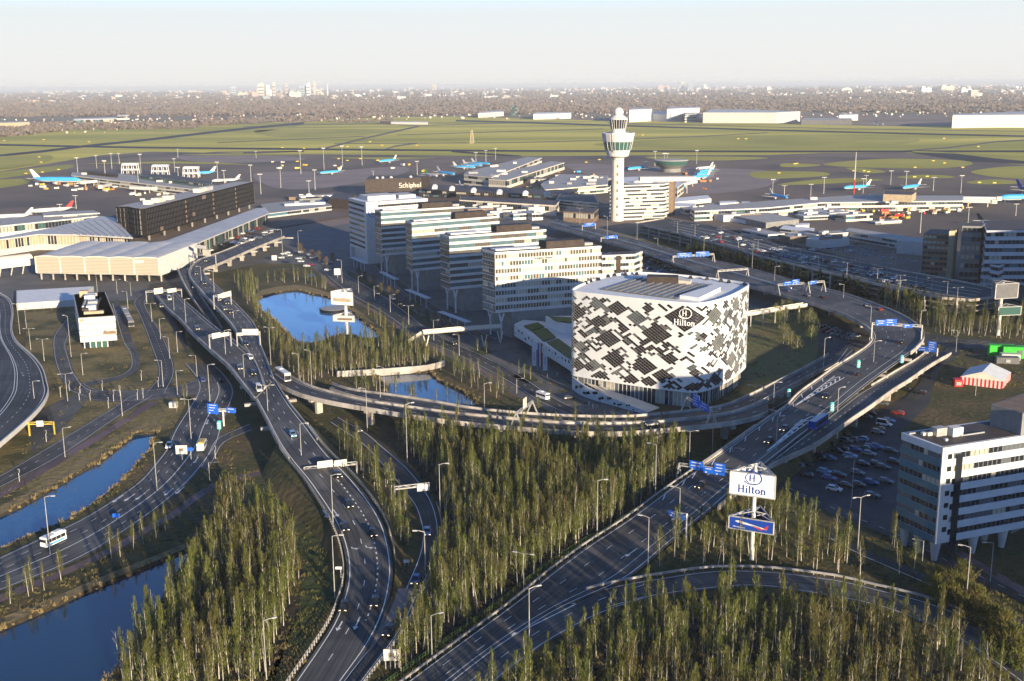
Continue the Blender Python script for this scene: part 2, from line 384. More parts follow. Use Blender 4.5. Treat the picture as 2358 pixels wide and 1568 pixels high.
vs, es = [], []
def loop(pts):
    o = len(vs); vs.extend(Vector((p[0], p[1])) for p in pts); es.extend((o+i, o+(i+1) % len(pts)) for i in range(len(pts)))
loop([(-150000, -60000), (150000, -60000), (150000, 150000), (-150000, 150000)])
NEAR = [(-700, 100), (700, 100), (900, 900), (-900, 900)]
loop(NEAR)
for w in WATERS: loop(w)
r = delaunay_2d_cdt(vs, es, [], 0, 1e-4)
g = MB(); g.v = [(p.x, p.y, 0.) for p in r[0]]
for f in r[2]:
    cx, cy = sum(r[0][i].x for i in f)/3, sum(r[0][i].y for i in f)/3
    if any(inside(cx, cy, w) for w in WATERS): continue
    g.f.append(tuple(f)); g.m.append(0 if inside(cx, cy, NEAR) else 1)
obj('ground', g, ['grass_near', 'country'], kind='structure')
for w, nm, mt in zip(WATERS, ('pond_water', 'pond_water', 'canal_water', 'pond_water'), ('water_pale', 'water', 'water', 'water_deep')):
    obj(nm, MB().add([(p[0], p[1], -.75) for p in w], [tuple(range(len(w)))]), mt, kind='structure')
    b = MB(); n = len(w); inn = []
    for i in range(n):
        d = (w[(i+1) % n]-w[i-1]); d.z = 0; d.normalize(); inn.append((w[i].x-d.y*1.3, w[i].y+d.x*1.3, -1.2))
    b.add([(p[0], p[1], 0) for p in w]+inn, [(i, (i+1) % n, n+(i+1) % n, n+i) for i in range(n)])
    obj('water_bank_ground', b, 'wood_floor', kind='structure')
def sheet(name, poly, m, z, kind='structure', sm=False):
    w = world(poly)
    if sm: w = smooth_closed(w, 6.)
    w = ccw(w)
    return obj(name, MB().add([(p[0], p[1], z) for p in w], [tuple(range(len(w)))]), m, kind=kind)
# airfield far off
sheet('airfield_grass_ground', [(-900,345),(0,314),(88,304),(207,294),(325,298),(460,290),(589,284),(760,275),(900,270),(1050,268),(1179,272),(1400,278),(1768,284),(2000,290),(2358,294),(3000,302),(3000,420),(2358,440),(1179,400),(0,450),(-900,480)], 'field', .3)
for q in ([(325,300),(589,290),(700,286),(589,305),(480,304)], [(1386,330),(1768,312),(2100,318),(2000,338),(1500,340)], [(600,300),(840,297),(920,300),(820,312),(640,316)]): sheet('airfield_grass_ground', q, 'field_b', .4, sm=True)
def stripe(name, pts, px, m, z):
    """a strip of pavement: pts on its centre line, px = its thickness in the picture (vertical pixels)"""
    up = [P(x, y-px/2) for x, y in pts]; dn = [P(x, y+px/2) for x, y in pts]; b = MB(); n = len(pts)
    b.add([(p.x, p.y, z) for p in dn]+[(p.x, p.y, z) for p in up], [(i, i+1, n+i+1, n+i) for i in range(n-1)])
    obj(name, b, m, kind='structure')
stripe('taxiway_pavement', [(500,329),(589,325),(840,314)], 1.6, 'taxi', .5)
stripe('taxiway_pavement', [(914,311),(1179,303),(1390,297)], 1.6, 'taxi', .5)
stripe('taxiway_pavement', [(770,331),(1179,329),(1400,323),(1600,315),(1768,306)], 1.6, 'taxi', .5)
stripe('taxiway_pavement', [(560,292),(700,288),(860,285),(965,290),(1179,283),(1300,285)], 1.4, 'taxi', .5)
stripe('taxiway_pavement', [(732,343),(752,341),(839,319),(964,291)], 3.6, 'taxi', .55)
stripe('taxiway_pavement', [(880,347),(910,337),(960,330)], 3., 'taxi', .55)
stripe('taxiway_pavement', [(350,361),(500,351),(700,349),(560,353)], 2.5, 'taxi', .5)
stripe('taxiway_pavement', [(2060,350),(2190,340),(2290,327),(2500,316)], 3, 'taxi', .5)
stripe('taxiway_pavement', [(1400,283),(1700,291),(2000,298),(2400,303)], 1.4, 'taxi', .5)
stripe('runway_pavement', [(-700,325),(0,334),(300,340),(589,343),(900,346),(1179,348),(1768,349.5),(2358,349),(3000,348)], 4.2, 'runway', .7)
stripe('runway_pavement', [(-300,395),(0,359),(100,349),(200,336.5),(325,324),(475,306.5),(589,294),(700,284)], 5.2, 'runway', .8)
stripe('runway_pavement', [(1050,278),(1179,281.5),(1404,289),(1768,300),(2168,310),(2358,314),(2700,322)], 3.4, 'runway', .7)
stripe('runway_pavement', [(1040,349),(1100,354),(1200,361)], 4, 'runway', .75)
# aprons and everything paved on the far side of the landside
sheet('apron_pavement', [(-900,470),(-300,425),(0,396),(100,380),(225,359),(350,350),(500,353),(700,356),(900,358),(1179,361),(1500,358),(1768,358),(1900,353),(2080,352),(2243,372),(2358,378),(3000,400),(3000,760),(2358,700),(2050,620),(1700,535),(1480,505),(1200,490),(800,500),(620,530),(450,560),(300,590),(0,600),(-400,620)], 'apron', .9)
for q in ([(1300,380),(1500,385),(1768,395),(1768,430),(1600,450),(1480,440)], [(589,400),(760,395),(920,385),(930,400),(780,430),(640,435)], [(420,360),(640,361),(700,368),(560,376),(440,372)]): sheet('apron_pavement', q, 'apron_pale', .95, sm=True)
for q in ([(-200,372),(0,361),(105,357),(114,371),(0,392),(-200,405)], [(-100,412),(0,398),(100,386),(165,381),(150,391),(0,413),(-100,428)], [(-100,424),(57,413),(62,424),(0,435),(-100,450)], [(195,378),(400,373),(575,380),(400,378)],
          [(1900,378),(2040,367),(2200,370),(2238,380),(2150,389),(1960,386)], [(1740,397),(1880,397),(1908,405),(1820,412),(1740,411)], [(1790,427),(1880,415),(1960,412),(2034,416),(1900,425)], [(2066,409),(2120,404),(2180,406),(2192,411),(2100,413)],
          [(2226,421),(2280,415),(2330,417),(2344,424),(2260,426)], [(1948,388),(2000,390),(2040,397),(1990,400)], [(1808,377),(1890,381),(1850,386),(1800,385)], [(2240,395),(2358,384),(2600,395),(2600,430),(2358,414),(2270,406)], [(2100,349),(2300,358),(2500,370),(2500,390),(2243,370)], [(1500,362),(1700,362),(1768,366),(1650,371),(1520,368)], [(420,357),(560,355),(700,357),(560,359)], [(760,364),(1000,364),(900,368)]):
    sheet('airfield_grass_ground', q, 'field_b', 1.0, sm=True)
# landside paving
sheet('paved_ground', [(440,612),(620,545),(800,515),(1300,500),(1480,560),(1905,690),(1860,712),(1735,712),(1330,770),(1325,895),(1490,957),(1440,970),(1300,962),(1180,908),(1090,853),(960,782),(870,712),(780,645),(700,608),(600,606),(500,628)], 'paving', .02)
sheet('paved_ground', [(-300,620),(0,598),(300,588),(460,560),(485,640),(425,668),(300,692),(0,700),(-300,720)], 'paving', .02)
sheet('paved_ground', [(2000,680),(2358,695),(2600,700),(2600,420),(1500,505)], 'paving_dark', .015)
sheet('paved_ground', [(1100,803),(1180,768),(1330,800),(1330,890),(1500,955),(1440,970),(1290,957),(1185,890),(1092,832)], 'paving', .05)
sheet('paved_ground', [(1866,735),(1995,755),(2010,800),(1960,832),(1900,826),(1880,792)], 'paving_dark', .05)
sheet('car_park_ground', [(2060,925),(2110,900),(2150,880),(2140,930),(2068,1000),(2085,1060),(2075,1215),(1995,1192),(1890,1172),(1800,1110),(1782,1085),(1900,1030),(1990,970)], 'paving_dark', .05)
sheet('lawn_ground', [(1722,750),(1800,708),(1872,735),(1884,790),(1870,835),(1800,880),(1725,912),(1690,900)], 'lawn_green', .06, sm=True)
sheet('lawn_ground', [(60,720),(300,700),(430,730),(455,880),(400,985),(300,1005),(0,1165),(-80,1190),(-80,1020),(60,960)], 'lawn_brown', .03)
sheet('lawn_ground', [(575,1075),(640,1080),(700,1125),(755,1190),(782,1290),(772,1380),(650,1590),(600,1600),(690,1400),(700,1290),(640,1190),(560,1140)], 'lawn', .03)
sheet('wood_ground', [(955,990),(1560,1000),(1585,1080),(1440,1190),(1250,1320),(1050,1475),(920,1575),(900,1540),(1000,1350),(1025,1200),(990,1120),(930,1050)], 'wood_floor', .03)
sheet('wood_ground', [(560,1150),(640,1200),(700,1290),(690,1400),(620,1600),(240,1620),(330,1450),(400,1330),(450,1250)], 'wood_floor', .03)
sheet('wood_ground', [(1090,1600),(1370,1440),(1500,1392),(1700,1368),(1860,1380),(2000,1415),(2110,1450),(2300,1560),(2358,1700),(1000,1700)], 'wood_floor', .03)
for q in ([(372,985),(360,994),(312,996),(275,1024),(225,1061),(175,1089),(112,1126),(50,1161),(-60,1215),(-60,1195),(50,1140),(175,1066),(262,1006),(330,976),(365,968)], [(589,690),(604,680),(647,670),(684,667),(719,674),(759,683),(790,699),(800,697),(760,674),(717,662),(680,656),(640,660),(602,668),(584,682)], [(-80,1478),(0,1444),(100,1402),(250,1337),(430,1262),(425,1252),(250,1322),(100,1385),(0,1424),(-80,1455)], [(827,731),(852,749),(872,764),(880,764),(860,744),(836,724),(814,706),(808,712)]):
    sheet('reed_bank_ground', q, 'reed', .07)
# ================================================================== roads and flyovers
ROADS = {}
FLY = {}
def strip_between(A, B, m_uv, z=0.):
    n = len(A); b = MB(); b.uv = []; s = 0.
    for i in range(n):
        if i: s += ((A[i]+B[i])/2-(A[i-1]+B[i-1])/2).length
        b.v += [(A[i].x, A[i].y, A[i].z+z), (B[i].x, B[i].y, B[i].z+z)]; w = (A[i]-B[i]).length
        b.uv += [(0, s), (w/3.5, s)]
    for i in range(n-1): b.f.append((2*i, 2*i+1, 2*i+3, 2*i+2)); b.m.append(0)
    return b
def flip_up(b):
    """make a strip face upwards"""
    v = [Vector(b.v[i]) for i in b.f[0]]
    if (v[1]-v[0]).cross(v[2]-v[0]).z < 0: b.f = [f[::-1] for f in b.f]
    return b
def sweep(pts, w, z0, z1, off=0.):
    """a wall of width w along a path, from z0 to z1 above it, shifted sideways by off"""
    b = MB(); n = len(pts); 
    for i in range(n):
        d = pts[min(i+1, n-1)]-pts[max(i-1, 0)]; d.z = 0; d.normalize(); s = Vector((-d.y, d.x, 0)); c = pts[i]+s*off
        for k, z in ((-w/2, z0), (w/2, z0), (w/2, z1), (-w/2, z1)): q = c+s*k; b.v.append((q.x, q.y, q.z+z))
    for i in range(n-1):
        for k in range(4): b.f.append((4*i+k, 4*i+(k+1) % 4, 4*i+4+(k+1) % 4, 4*i+4+k)); b.m.append(0)
    b.f += [(3, 2, 1, 0), tuple(4*(n-1)+k for k in range(4))]; b.m += [0, 0]
    return b
def dashes(b, A, B, frac, w, on, off, z, i0=0., i1=1.):
    n = len(A); c = [A[i].lerp(B[i], frac(i/(n-1)) if callable(frac) else frac) for i in range(n)]
    d = [0.]
    for p, q in zip(c, c[1:]): d.append(d[-1]+(q-p).length)
    def at(s):
        j = min(max(int(np.searchsorted(d, s))-1, 0), n-2); t = (s-d[j])/max(1e-6, d[j+1]-d[j]); return c[j].lerp(c[j+1], t)
    s, e = d[-1]*i0, d[-1]*i1
    while s < e:
        l = min(on, e-s) if on else e-s; k = max(1, int(l/5)); pr = None
        for j in range(k+1):
            p = at(s+l*j/k); t = at(min(s+l*j/k+.3, d[-1]))-at(max(s+l*j/k-.3, 0)); t.z = 0
            if t.length < 1e-6: continue
            t.normalize(); x = Vector((-t.y, t.x, 0))*w/2; a, q = p-x, p+x; a.z += z; q.z += z
            if pr: b.quad(pr[0], a, q, pr[1])
            pr = (a, q)
        s += l+(off if on else 1)
def road(name, L, R, m='asphalt', marks=(), z=.1, step=6., key=None, kind='structure', parent=None):
    """L, R: picture points (x, y, height) of the two edges"""
    A = catmull([P(*p) for p in L], step); B = catmull([P(*p) for p in R], step); n = max(len(A), len(B), 3)
    A, B = resample(A, n), resample(B, n)
    b = flip_up(strip_between(A, B, None, z)); 
    o = obj(name, b, m, parent, kind=None if parent else kind)
    if key: ROADS[key] = (A, B)
    if marks:
        mk = MB()
        for mm in marks: dashes(mk, A, B, *mm[:4], z+.045, *mm[4:])
        if mk.v: obj('road_marking', mk, 'marking', kind='structure')
    return A, B
E1, E2 = (.05, .22, 0, 0), (.95, .22, 0, 0)
def flyover(name, label, L, R, marks, m='asphalt', key=None, pillar=26., thick=1.15, para=(1, 1), wall='concrete', pmin=3.2, prange=(0, 1), zgap=.0):
    t = thing(name, label, 'flyover', P(*L[0][:2], 0))
    A, B = road('road_deck', L, R, m, marks, .02, key=key, parent=t)
    n = len(A); g = MB()
    for i in range(n):
        for q in (A[i], B[i]): g.v.append((q.x, q.y, q.z-.01))
        for q in (B[i].lerp(A[i], .06), A[i].lerp(B[i], .06)): g.v.append((q.x, q.y, max(-.3, q.z-thick)))
    for i in range(n-1):
        for k in range(1, 4): g.f.append((4*i+k, 4*i+(k+1) % 4, 4*i+4+(k+1) % 4, 4*i+4+k)); g.m.append(0)
    g.f += [(0, 1, 2, 3), tuple(4*(n-1)+k for k in (3, 2, 1, 0))]; g.m += [0, 0]
    obj('girder', g, 'concrete', t)
    for e, on in ((A, para[0]), (B, para[1])):
        if on:
            i0, i1 = (0, n) if on is True or on == 1 else (int(on[0]*(n-1)), int(on[1]*(n-1))+1)
            if i1-i0 > 1: obj('parapet', sweep(e[i0:i1], .38, -.9 if wall != 'metal' else .25, .85), wall, t)
    s = 0.; nxt = 9.
    for i in range(1, n):
        c0, c1 = (A[i-1]+B[i-1])/2, (A[i]+B[i])/2; s += (c1-c0).length
        if s > nxt and c1.z > pmin and prange[0] <= i/n <= prange[1]:
            nxt = s+pillar; d = (c1-c0); rz = math.atan2(d.y, d.x); w = (A[i]-B[i]).length; pm = MB()
            pm.box((c1.x, c1.y, (c1.z-thick-.9)/2), (1.4, min(2.6, w*.3), c1.z-thick-.9), rz)
            pm.box((c1.x, c1.y, c1.z-thick-.5), (1.7, w*.72, .95), rz)
            obj('pillar', pm, 'concrete', t)
    return t, A, B
def Z(pts, z): 
    """attach heights (a list, or one value) to picture points"""
    return [(x, y, z[i] if hasattr(z, '__len__') else z) for i, (x, y) in enumerate(pts)]
# -- the broad left flyover
za = [7.5,7.3,6.8,6.2,5.4,4.4,3.4,2.4,1.6,1.1,.7,.4,.3,.2,.2]
flyA, AA, AB = flyover('flyover', 'broad curving flyover that sweeps down past the gantries to the lower edge, carrying most cars',
    Z([(589.5,921),(617,974),(642,1024),(672,1066),(702,1101),(729.5,1141),(762,1191),(787,1245),(798,1300),(797,1340),(787,1380),(767,1432),(729.5,1492),(679.5,1565),(595,1690)], za),
    Z([(632,876),(667,931),(707,981),(749.5,1039),(789.5,1078),(827,1119),(872,1181),(893,1232),(904.5,1297),(903,1340),(893,1390),(872,1447),(829.5,1517),(789.5,1568),(700,1710)], za),
    [(.07, .25, 0, 0), (.40, .2, 3, 9), (.66, .2, 3, 9, 0, .45), (.67, .35, 1.2, 1.8, .42, .8), (.93, .25, 0, 0)], key='A', para=((0, .32), (0, .32)), prange=(0, .3))
def bank(A, B, i0, i1, slope=1.8):
    b = MB(); n = len(A)
    for side, (U, V) in enumerate(((A, B), (B, A))):
        rows = []
        for i in range(int(i0*(n-1)), int(i1*(n-1))+1):
            d = U[i]-V[i]; d.z = 0; d.normalize(); z = U[i].z-.12; e = U[i]+d*.5; f = U[i]+d*(max(z, .05)*slope+.8)
            rows.append(((e.x, e.y, z), (f.x, f.y, .0)))
        for p, q in zip(rows, rows[1:]): b.quad(p[0], q[0], q[1], p[1])
    obj('embankment_ground', b, 'grass_near', kind='structure')
bank(AA, AB, .24, 1.)
obj('embankment_ground', flip_up(strip_between([p+Vector((0,0,-.4)) for p in AA[int(len(AA)*.24):]], [p+Vector((0,0,-.4)) for p in AB[int(len(AB)*.24):]], None)), 'grass_near', kind='structure')
zl = [1.5,3,4.6,6,6.8,7.2,7.4,7.5]
flyover('flyover', 'narrower flyover climbing from the street gantry beside the grass loop to join the broad flyover',
    Z([(360,681),(382.5,709),(412.5,736),(440,766),(482.5,806),(525,844),(548,872),(586,918)], zl), Z([(405,675),(420,691),(447.5,714),(487.5,749),(530,779),(562.5,806),(588,834),(609,896)], zl),
    [(.09, .2, 0, 0), (.5, .18, 3, 9), (.91, .2, 0, 0)], key='AL', pillar=22)
zr = [8.5,8.5,8.3,8.2,8.1,8,7.9,7.8,7.7,7.6,7.5,7.5]
flyover('flyover', 'long flyover running from the arched terminal hall past the pond to the white coach',
    Z([(640,531),(589.5,549),(512,580),(455,601),(435,631),(457,664),(490,701),(525,739),(547,771),(562,796),(590,840),(611,893)], zr), Z([(655,545),(589.5,571),(497,611),(470,620),(472,636),(497,659),(530,689),(565,724),(589.5,756),(602,800),(615,832),(630,874)], zr),
    [(.08, .22, 0, 0), (.36, .18, 3, 9), (.64, .18, 3, 9), (.92, .22, 0, 0)], key='AR', pillar=24)
zq = [8.2,7.2,5.2,3,1.4,.4,.1]
flyover('flyover', 'single lane ramp dropping between the two terminal flyovers, one side in deep shade',
    Z([(408,619),(419,645),(430,666),(445,690),(463,716),(480,737),(497,760)], zq), Z([(432,619),(440,640),(452,664),(467,688),(485,714),(500,736),(512,757)], zq),
    [(.12, .18, 0, 0), (.88, .18, 0, 0)], key='AQ')
# -- the curved viaduct under the hotel
zb = [7.5,7.4,7.3,7.2,7.1,7,7,7,7,7,7,7,6.8,6.4]
flyover('flyover', 'curved single carriageway viaduct carrying the white coach above the birches, sunlit outer parapet',
    Z([(622,868),(642,886),(689.5,909),(764.5,928),(839.5,941),(939.5,958),(1064,975),(1179,986),(1304,996),(1429,999),(1554,989),(1654,979),(1729,966),(1768.5,951)], zb),
    Z([(635,852),(674.5,871),(709.5,889),(779.5,909),(854.5,926),(952,940),(1074.5,956),(1179,966),(1304,976),(1429,977),(1530,972),(1645,960),(1717,943),(1768.5,920)], zb),
    [(.12, .2, 0, 0), (.5, .18, 3, 9), (.88, .2, 0, 0)], key='B', m='asphalt_dark')
zc = [3.5,4.5,5.6,6.4,6.8,6.9,6.9,6.8,6.6,6.2,5.6,4.6,2.6,1.]
flyover('flyover', 'second carriageway of the curved viaduct, passing closest to the patterned hotel',
    Z([(760,897),(814,914),(889.5,929),(989.5,945),(1075,955),(1179,964.5),(1304,974),(1429,975),(1530,970),(1645,958),(1717,941),(1831,885),(1880,858),(1930,835)], zc),
    Z([(765,884),(807,898),(902,911),(999.5,926),(1079.5,940),(1179,951),(1304,959),(1429,961),(1504,956),(1641,941),(1704,921),(1831,859),(1870,838),(1908,816)], zc),
    [(.1, .2, 0, 0), (.5, .18, 3, 9), (.9, .2, 0, 0)], key='B2', m='asphalt_dark', pmin=4.5)
road('road', Z([(1768.5,951),(1831,914),(1881,879),(1928,841),(1965,806)], 0), Z([(1790,915),(1835,888),(1884,858),(1925,835),(1950,803)], 0), 'asphalt_dark', [(.1, .2, 0, 0), (.9, .2, 0, 0)], .12)
# -- the highway on the right
zL = [7,7,7,7,7,7.5,8,8.3,8.5,8.6,8.6,8.6,8.6,8.5,8.3,8,7.6,7.2,6.5,5.6,4.4,3,1.8,1,.5,.3,.2,.2]
CL = [(1262,520),(1366,549),(1466,576),(1579,616),(1666,644),(1741,664),(1818,684),(1893,707),(1943,725),(1984,746),(2006,764),(2010,780),(1998,797),(1958,824),(1918,849),(1881,876),(1840,905),(1808,938),(1768,964),(1669,1036),(1604,1081),(1539,1126),(1439,1200),(1354,1255),(1266,1320),(1179,1392),(1039,1495),(800,1672)]
zU = [7,7,7,7,7,7.5,8,8.3,8.5,8.6,8.6,8.6,8.6,8.5,8.3,8,7.6,7.2,6.5,5.6,4.4,3,1.8,1,.5,.3,.2,.2]
CU = [(1279,506),(1379,532),(1491,561),(1604,591),(1704,614),(1768,631),(1851,654),(1943,677),(2018,702),(2076,726),(2118,754),(2128,776),(2113,799),(2076,828),(2018,869),(1971,906),(1935,935),(1900,962),(1850,1000),(1775,1060),(1705,1115),(1650,1164),(1599,1205),(1540,1254),(1440,1335),(1300,1396),(1135,1500),(900,1690)]
def zf(lst, tab):
    return [(x, y, tab[i]) for i, (x, y) in enumerate(lst)]
flyC, CA, CB = flyover('highway_flyover', 'main highway running from the control tower round a hairpin and down to the lower edge', zf(CL, zL), zf(CU, zU),
    [(.05, .25, 0, 0), (.95, .25, 0, 0), (.27, .18, 3, 9, 0, .55), (.5, .5, 0, 0, 0, .42), (.73, .18, 3, 9, 0, .55), (.30, .2, 3, 9, .55, .98), (.62, .2, 3, 9, .55, .98), (.80, .2, 0, 0, .6, .98)], key='C', para=((0, .80), (0, .62)), pillar=28, thick=1.3, pmin=4.4, prange=(.3, .78))
obj('median_barrier', sweep([CA[i].lerp(CB[i], .5) for i in range(int(len(CA)*.42))], .5, .0, .9), 'concrete_pale', flyC)
bank(CA, CB, .74, 1., 1.2)
zg = [.3,2.5,4.6,6,6.9,7.1,7,6.6,5.8,4.6,3.4]
flyover('flyover', 'slip road on pillars beside the shaded car park, rising to meet the highway',
    Z([(2142,803),(2112,827),(2078,847),(2022,880),(1974,908),(1936,938),(1901,965),(1851,1003),(1776,1063),(1706,1118),(1651,1167)], zg),
    Z([(2190,815),(2160,831),(2128,851),(2093,876),(2056,899),(2001,939),(1968,961),(1920,996),(1868,1030),(1768,1078),(1655,1168)], zg),
    [(.1, .2, 0, 0), (.42, .18, 2, 3), (.9, .2, 0, 0)], key='C2', para=((0, .42), 1), pillar=20, pmin=2.5)
# chevrons on the gore of the highway
mk = MB()
def hatch(A, B, i0, i1, f0, f1, n, z, w=.5):
    m = len(A)-1
    for k in range(n):
        t = i0+(i1-i0)*k/n; t2 = t+(i1-i0)/n*.9
        a = A[int(t*m)].lerp(B[int(t*m)], f0); b = A[min(m, int(t2*m))].lerp(B[min(m, int(t2*m))], f1)
        d = (b-a).normalized(); s = Vector((-d.y, d.x, 0))*w; a.z += z; b.z += z; mk.quad(a-s, b-s, b+s, a+s)
def chev(pts, n, z, w=.55):
    """hatching inside a long triangle: pts = apex, left end, right end (picture points with heights)"""
    a, l, r = [P(*p) for p in pts]
    for k in range(1, n):
        t = k/n; p, q = a.lerp(l, t), a.lerp(r, t); c = a.lerp((l+r)/2, min(1., t+1.0/n)); 
        for u in (p, q):
            d = (c-u).normalized(); s = Vector((-d.y, d.x, 0))*w; mk.quad(*[x+Vector((0, 0, z)) for x in (u-s, c-s, c+s, u+s)])
    for u in (l, r):
        d = (u-a).normalized(); s = Vector((-d.y, d.x, 0))*.18; mk.quad(*[x+Vector((0, 0, z)) for x in (a-s, u-s, u+s, a+s)])
chev([(1766,1040,5.9), (1848,966,7.5), (1890,953,7.6)], 9, .16, .26)
chev([(1832,934,7.6), (1922,866,8.4), (1944,870,8.4)], 10, .12, .22)
obj('road_marking', mk, 'marking', kind='structure')
mk = MB(); m = len(CA)-1
for k in range(22):
    t = .60+.30*k/22; a = CA[int(t*m)].lerp(CB[int(t*m)], .05); j = min(m, int(t*m)+1); b = CA[j].lerp(CB[j], .14)
    if .655 < t < .84:
        d = (b-a).normalized(); s = Vector((-d.y, d.x, 0))*.17; mk.quad(*[x+Vector((0, 0, .08)) for x in (a-s, b-s, b+s, a+s)])
obj('road_marking', mk, 'marking', kind='structure')
# -- ground level roads
def zz(p): return Z(p, 0)
road('ramp_road', zz([(760,975),(784,991),(829,1021),(864,1056),(902,1101),(934,1141),(955,1169),(965,1200),(972,1230),(969,1262),(957,1300),(939,1340),(924,1380),(897,1425),(864,1475),(829,1518),(789,1569),(700,1695)]),
     zz([(780,960),(804,974),(844,996),(889,1034),(934,1071),(972,1114),(999,1161),(1010,1200),(1012,1245),(1002,1287),(987,1330),(959,1380),(937,1432),(902,1487),(872,1525),(842,1565),(750,1690)]), 'asphalt_dark', [(.1, .2, 0, 0), (.88, .2, 0, 0)], .22, key='E')
road('street_road', zz([(425,838),(440,855),(455,880),(452,909),(400,991),(385,1029),(357,1066),(320,1109),(262,1149),(190,1194),(75,1247),(0,1283),(-90,1325)]), zz([(490,838),(505,850),(525,872),(540,905),(515,975),(502,1024),(472,1066),(440,1106),(400,1142),(350,1182),(250,1250),(160,1300),(0,1362),(-90,1400)]), 'asphalt', [(.05, .2, 0, 0), (.22, .18, 2.5, 6, .2, 1), (.40, .18, 2.5, 6, .2, 1), (.58, .3, 0, 0, .15, 1), (.76, .18, 2.5, 6, .2, 1), (.95, .2, 0, 0)], .12, key='F')
road('slip_road', zz([(574,976),(530,995),(497,1010),(482,1040),(462,1075)]), zz([(580,992),(540,1008),(513,1022),(497,1052),(478,1085)]), 'asphalt', [(.1, .18, 0, 0), (.9, .18, 0, 0)], .13)
road('bike_path', zz([(600,1084),(515,1104),(475,1121),(425,1154),(387,1186),(330,1216),(250,1262),(160,1305),(0,1369),(-80,1400)]), zz([(600,1095),(527,1114),(487,1131),(437,1164),(405,1190),(345,1223),(260,1275),(165,1318),(0,1388),(-80,1420)]), 'path_red', (), .10)
road('street_road', zz([(330,905),(300,911),(262,939),(150,1006),(75,1051),(0,1096),(-80,1140)]), zz([(352,912),(332,926),(287,951),(175,1029),(100,1074),(0,1124),(-80,1166)]), 'asphalt', [(.08, .15, 0, 0), (.5, .15, 2, 5), (.92, .15, 0, 0)], .13, key='G')
road('bike_path', zz([(345,924),(332,931),(250,986),(150,1044),(75,1089),(0,1131),(-80,1180)]), zz([(366,928),(350,936),(265,991),(162,1054),(82,1101),(0,1149),(-80,1196)]), 'path_red', (), .12)
road('street_road', zz([(190,880),(225,899),(325,899),(400,892),(470,868)]), zz([(185,912),(225,925),(325,924),(400,916),(472,905)]), 'asphalt', [(.08, .12, 0, 0), (.5, .12, 2, 4), (.92, .12, 0, 0)], .15)
road('street_road', zz([(335,671),(312,690),(308,700),(322,729),(345,791),(365,860),(335,905)]), zz([(345,676),(337,690),(334,700),(345,724),(378,779),(402,851),(382,905)]), 'asphalt_dark', [(.08, .12, 0, 0), (.5, .12, 2, 4), (.92, .12, 0, 0)], .14, key='BUS')
road('street_road', zz([(150,738),(127,766),(121,791),(125,829),(135,860),(152,893),(170,906),(205,915)]), zz([(172,748),(153,790),(155,810),(161,829),(172,860),(190,885),(210,900),(228,902)]), 'asphalt', [(.1, .12, 0, 0), (.9, .12, 0, 0)], .16)
road('street_road', zz([(272,690),(290,740),(305,786),(319,812),(323,841),(318,853),(300,866),(250,882),(200,889)]), zz([(258,700),(272,750),(284,789),(299,812),(303,841),(295,855),(280,864),(245,873),(197,880)]), 'asphalt', [(.92, .15, 0, 0)], .17)
road('street_road', zz([(60,960),(100,940),(150,918),(185,905)]), zz([(75,1045),(120,1010),(170,960),(205,915)]), 'asphalt', (), .11)
road('street_road', zz([(345,655),(400,650),(420,690),(365,700)]), zz([(330,690),(380,700),(415,760),(440,830)]), 'asphalt_dark', (), .12, step=12)
road('boulevard_road', zz([(735,618),(764,646),(814,684),(864,711),(914,744),(964,781),(1014,800),(1089,836),(1179,885),(1250,930),(1330,962)]), zz([(765,600),(797,631),(839,654),(889,684),(944,724),(979,752),(1044,788),(1119,822),(1204,868),(1270,912),(1345,950)]), 'asphalt_dark', [(.08, .18, 0, 0), (.5, .15, 2.5, 6), (.92, .18, 0, 0)], .12, key='J')
road('bike_path', zz([(725,623),(756,652),(806,690),(856,717),(906,750),(956,787),(1006,806),(1081,842),(1171,891)]), zz([(733,620),(762,648),(812,686),(862,713),(912,746),(962,783),(1012,802),(1087,838),(1177,887)]), 'path_red', (), .10)
road('boulevard_road', zz([(860,612),(900,650),(950,690),(1010,728),(1070,764),(1120,790)]), zz([(880,606),(920,642),(972,682),(1035,722),(1095,756),(1145,782)]), 'asphalt_dark', [(.1, .15, 0, 0), (.9, .15, 0, 0)], .12, key='J2')
sheet('lawn_ground', [(800,622),(850,648),(905,684),(960,722),(1020,756),(1060,780),(1030,776),(970,744),(905,704),(850,668),(800,634)], 'lawn', .09)
road('slip_road', zz([(1352,1365),(1420,1348),(1494,1335),(1604,1318),(1679,1313),(1768,1315),(1868,1326),(1943,1337),(2018,1356),(2093,1373),(2168,1396),(2280,1442),(2420,1520)]), zz([(1400,1405),(1440,1393),(1500,1377),(1600,1363),(1700,1353),(1768,1353),(1868,1369),(1970,1387),(2050,1407),(2110,1430),(2200,1470),(2300,1540),(2400,1620)]), 'asphalt', [(.1, .2, 0, 0), (.9, .2, 0, 0)], .2, key='D')
road('slip_road', zz([(1469,1324),(1359,1363),(1300,1394),(1221,1436),(1130,1498),(1030,1572),(890,1690)]), zz([(1500,1379),(1420,1402),(1354,1430),(1279,1470),(1216,1513),(1120,1590),(1000,1700)]), 'asphalt', [(.92, .2, 0, 0), (.45, .18, 3, 9)], .18, key='D2')
mk = MB(); 
for k in range(12):
    t = k/12; a, b = P(1221+105*t, 1437-52*t), P(1221+40*t+40*t*t, 1437-31*t-30*t*t); 
    d = (b-a).normalized() if (b-a).length > .1 else Vector((1, 0, 0)); s = Vector((-d.y, d.x, 0))*.3; mk.quad(*[x+Vector((0, 0, .24)) for x in (a-s, b-s, b+s, a+s)])
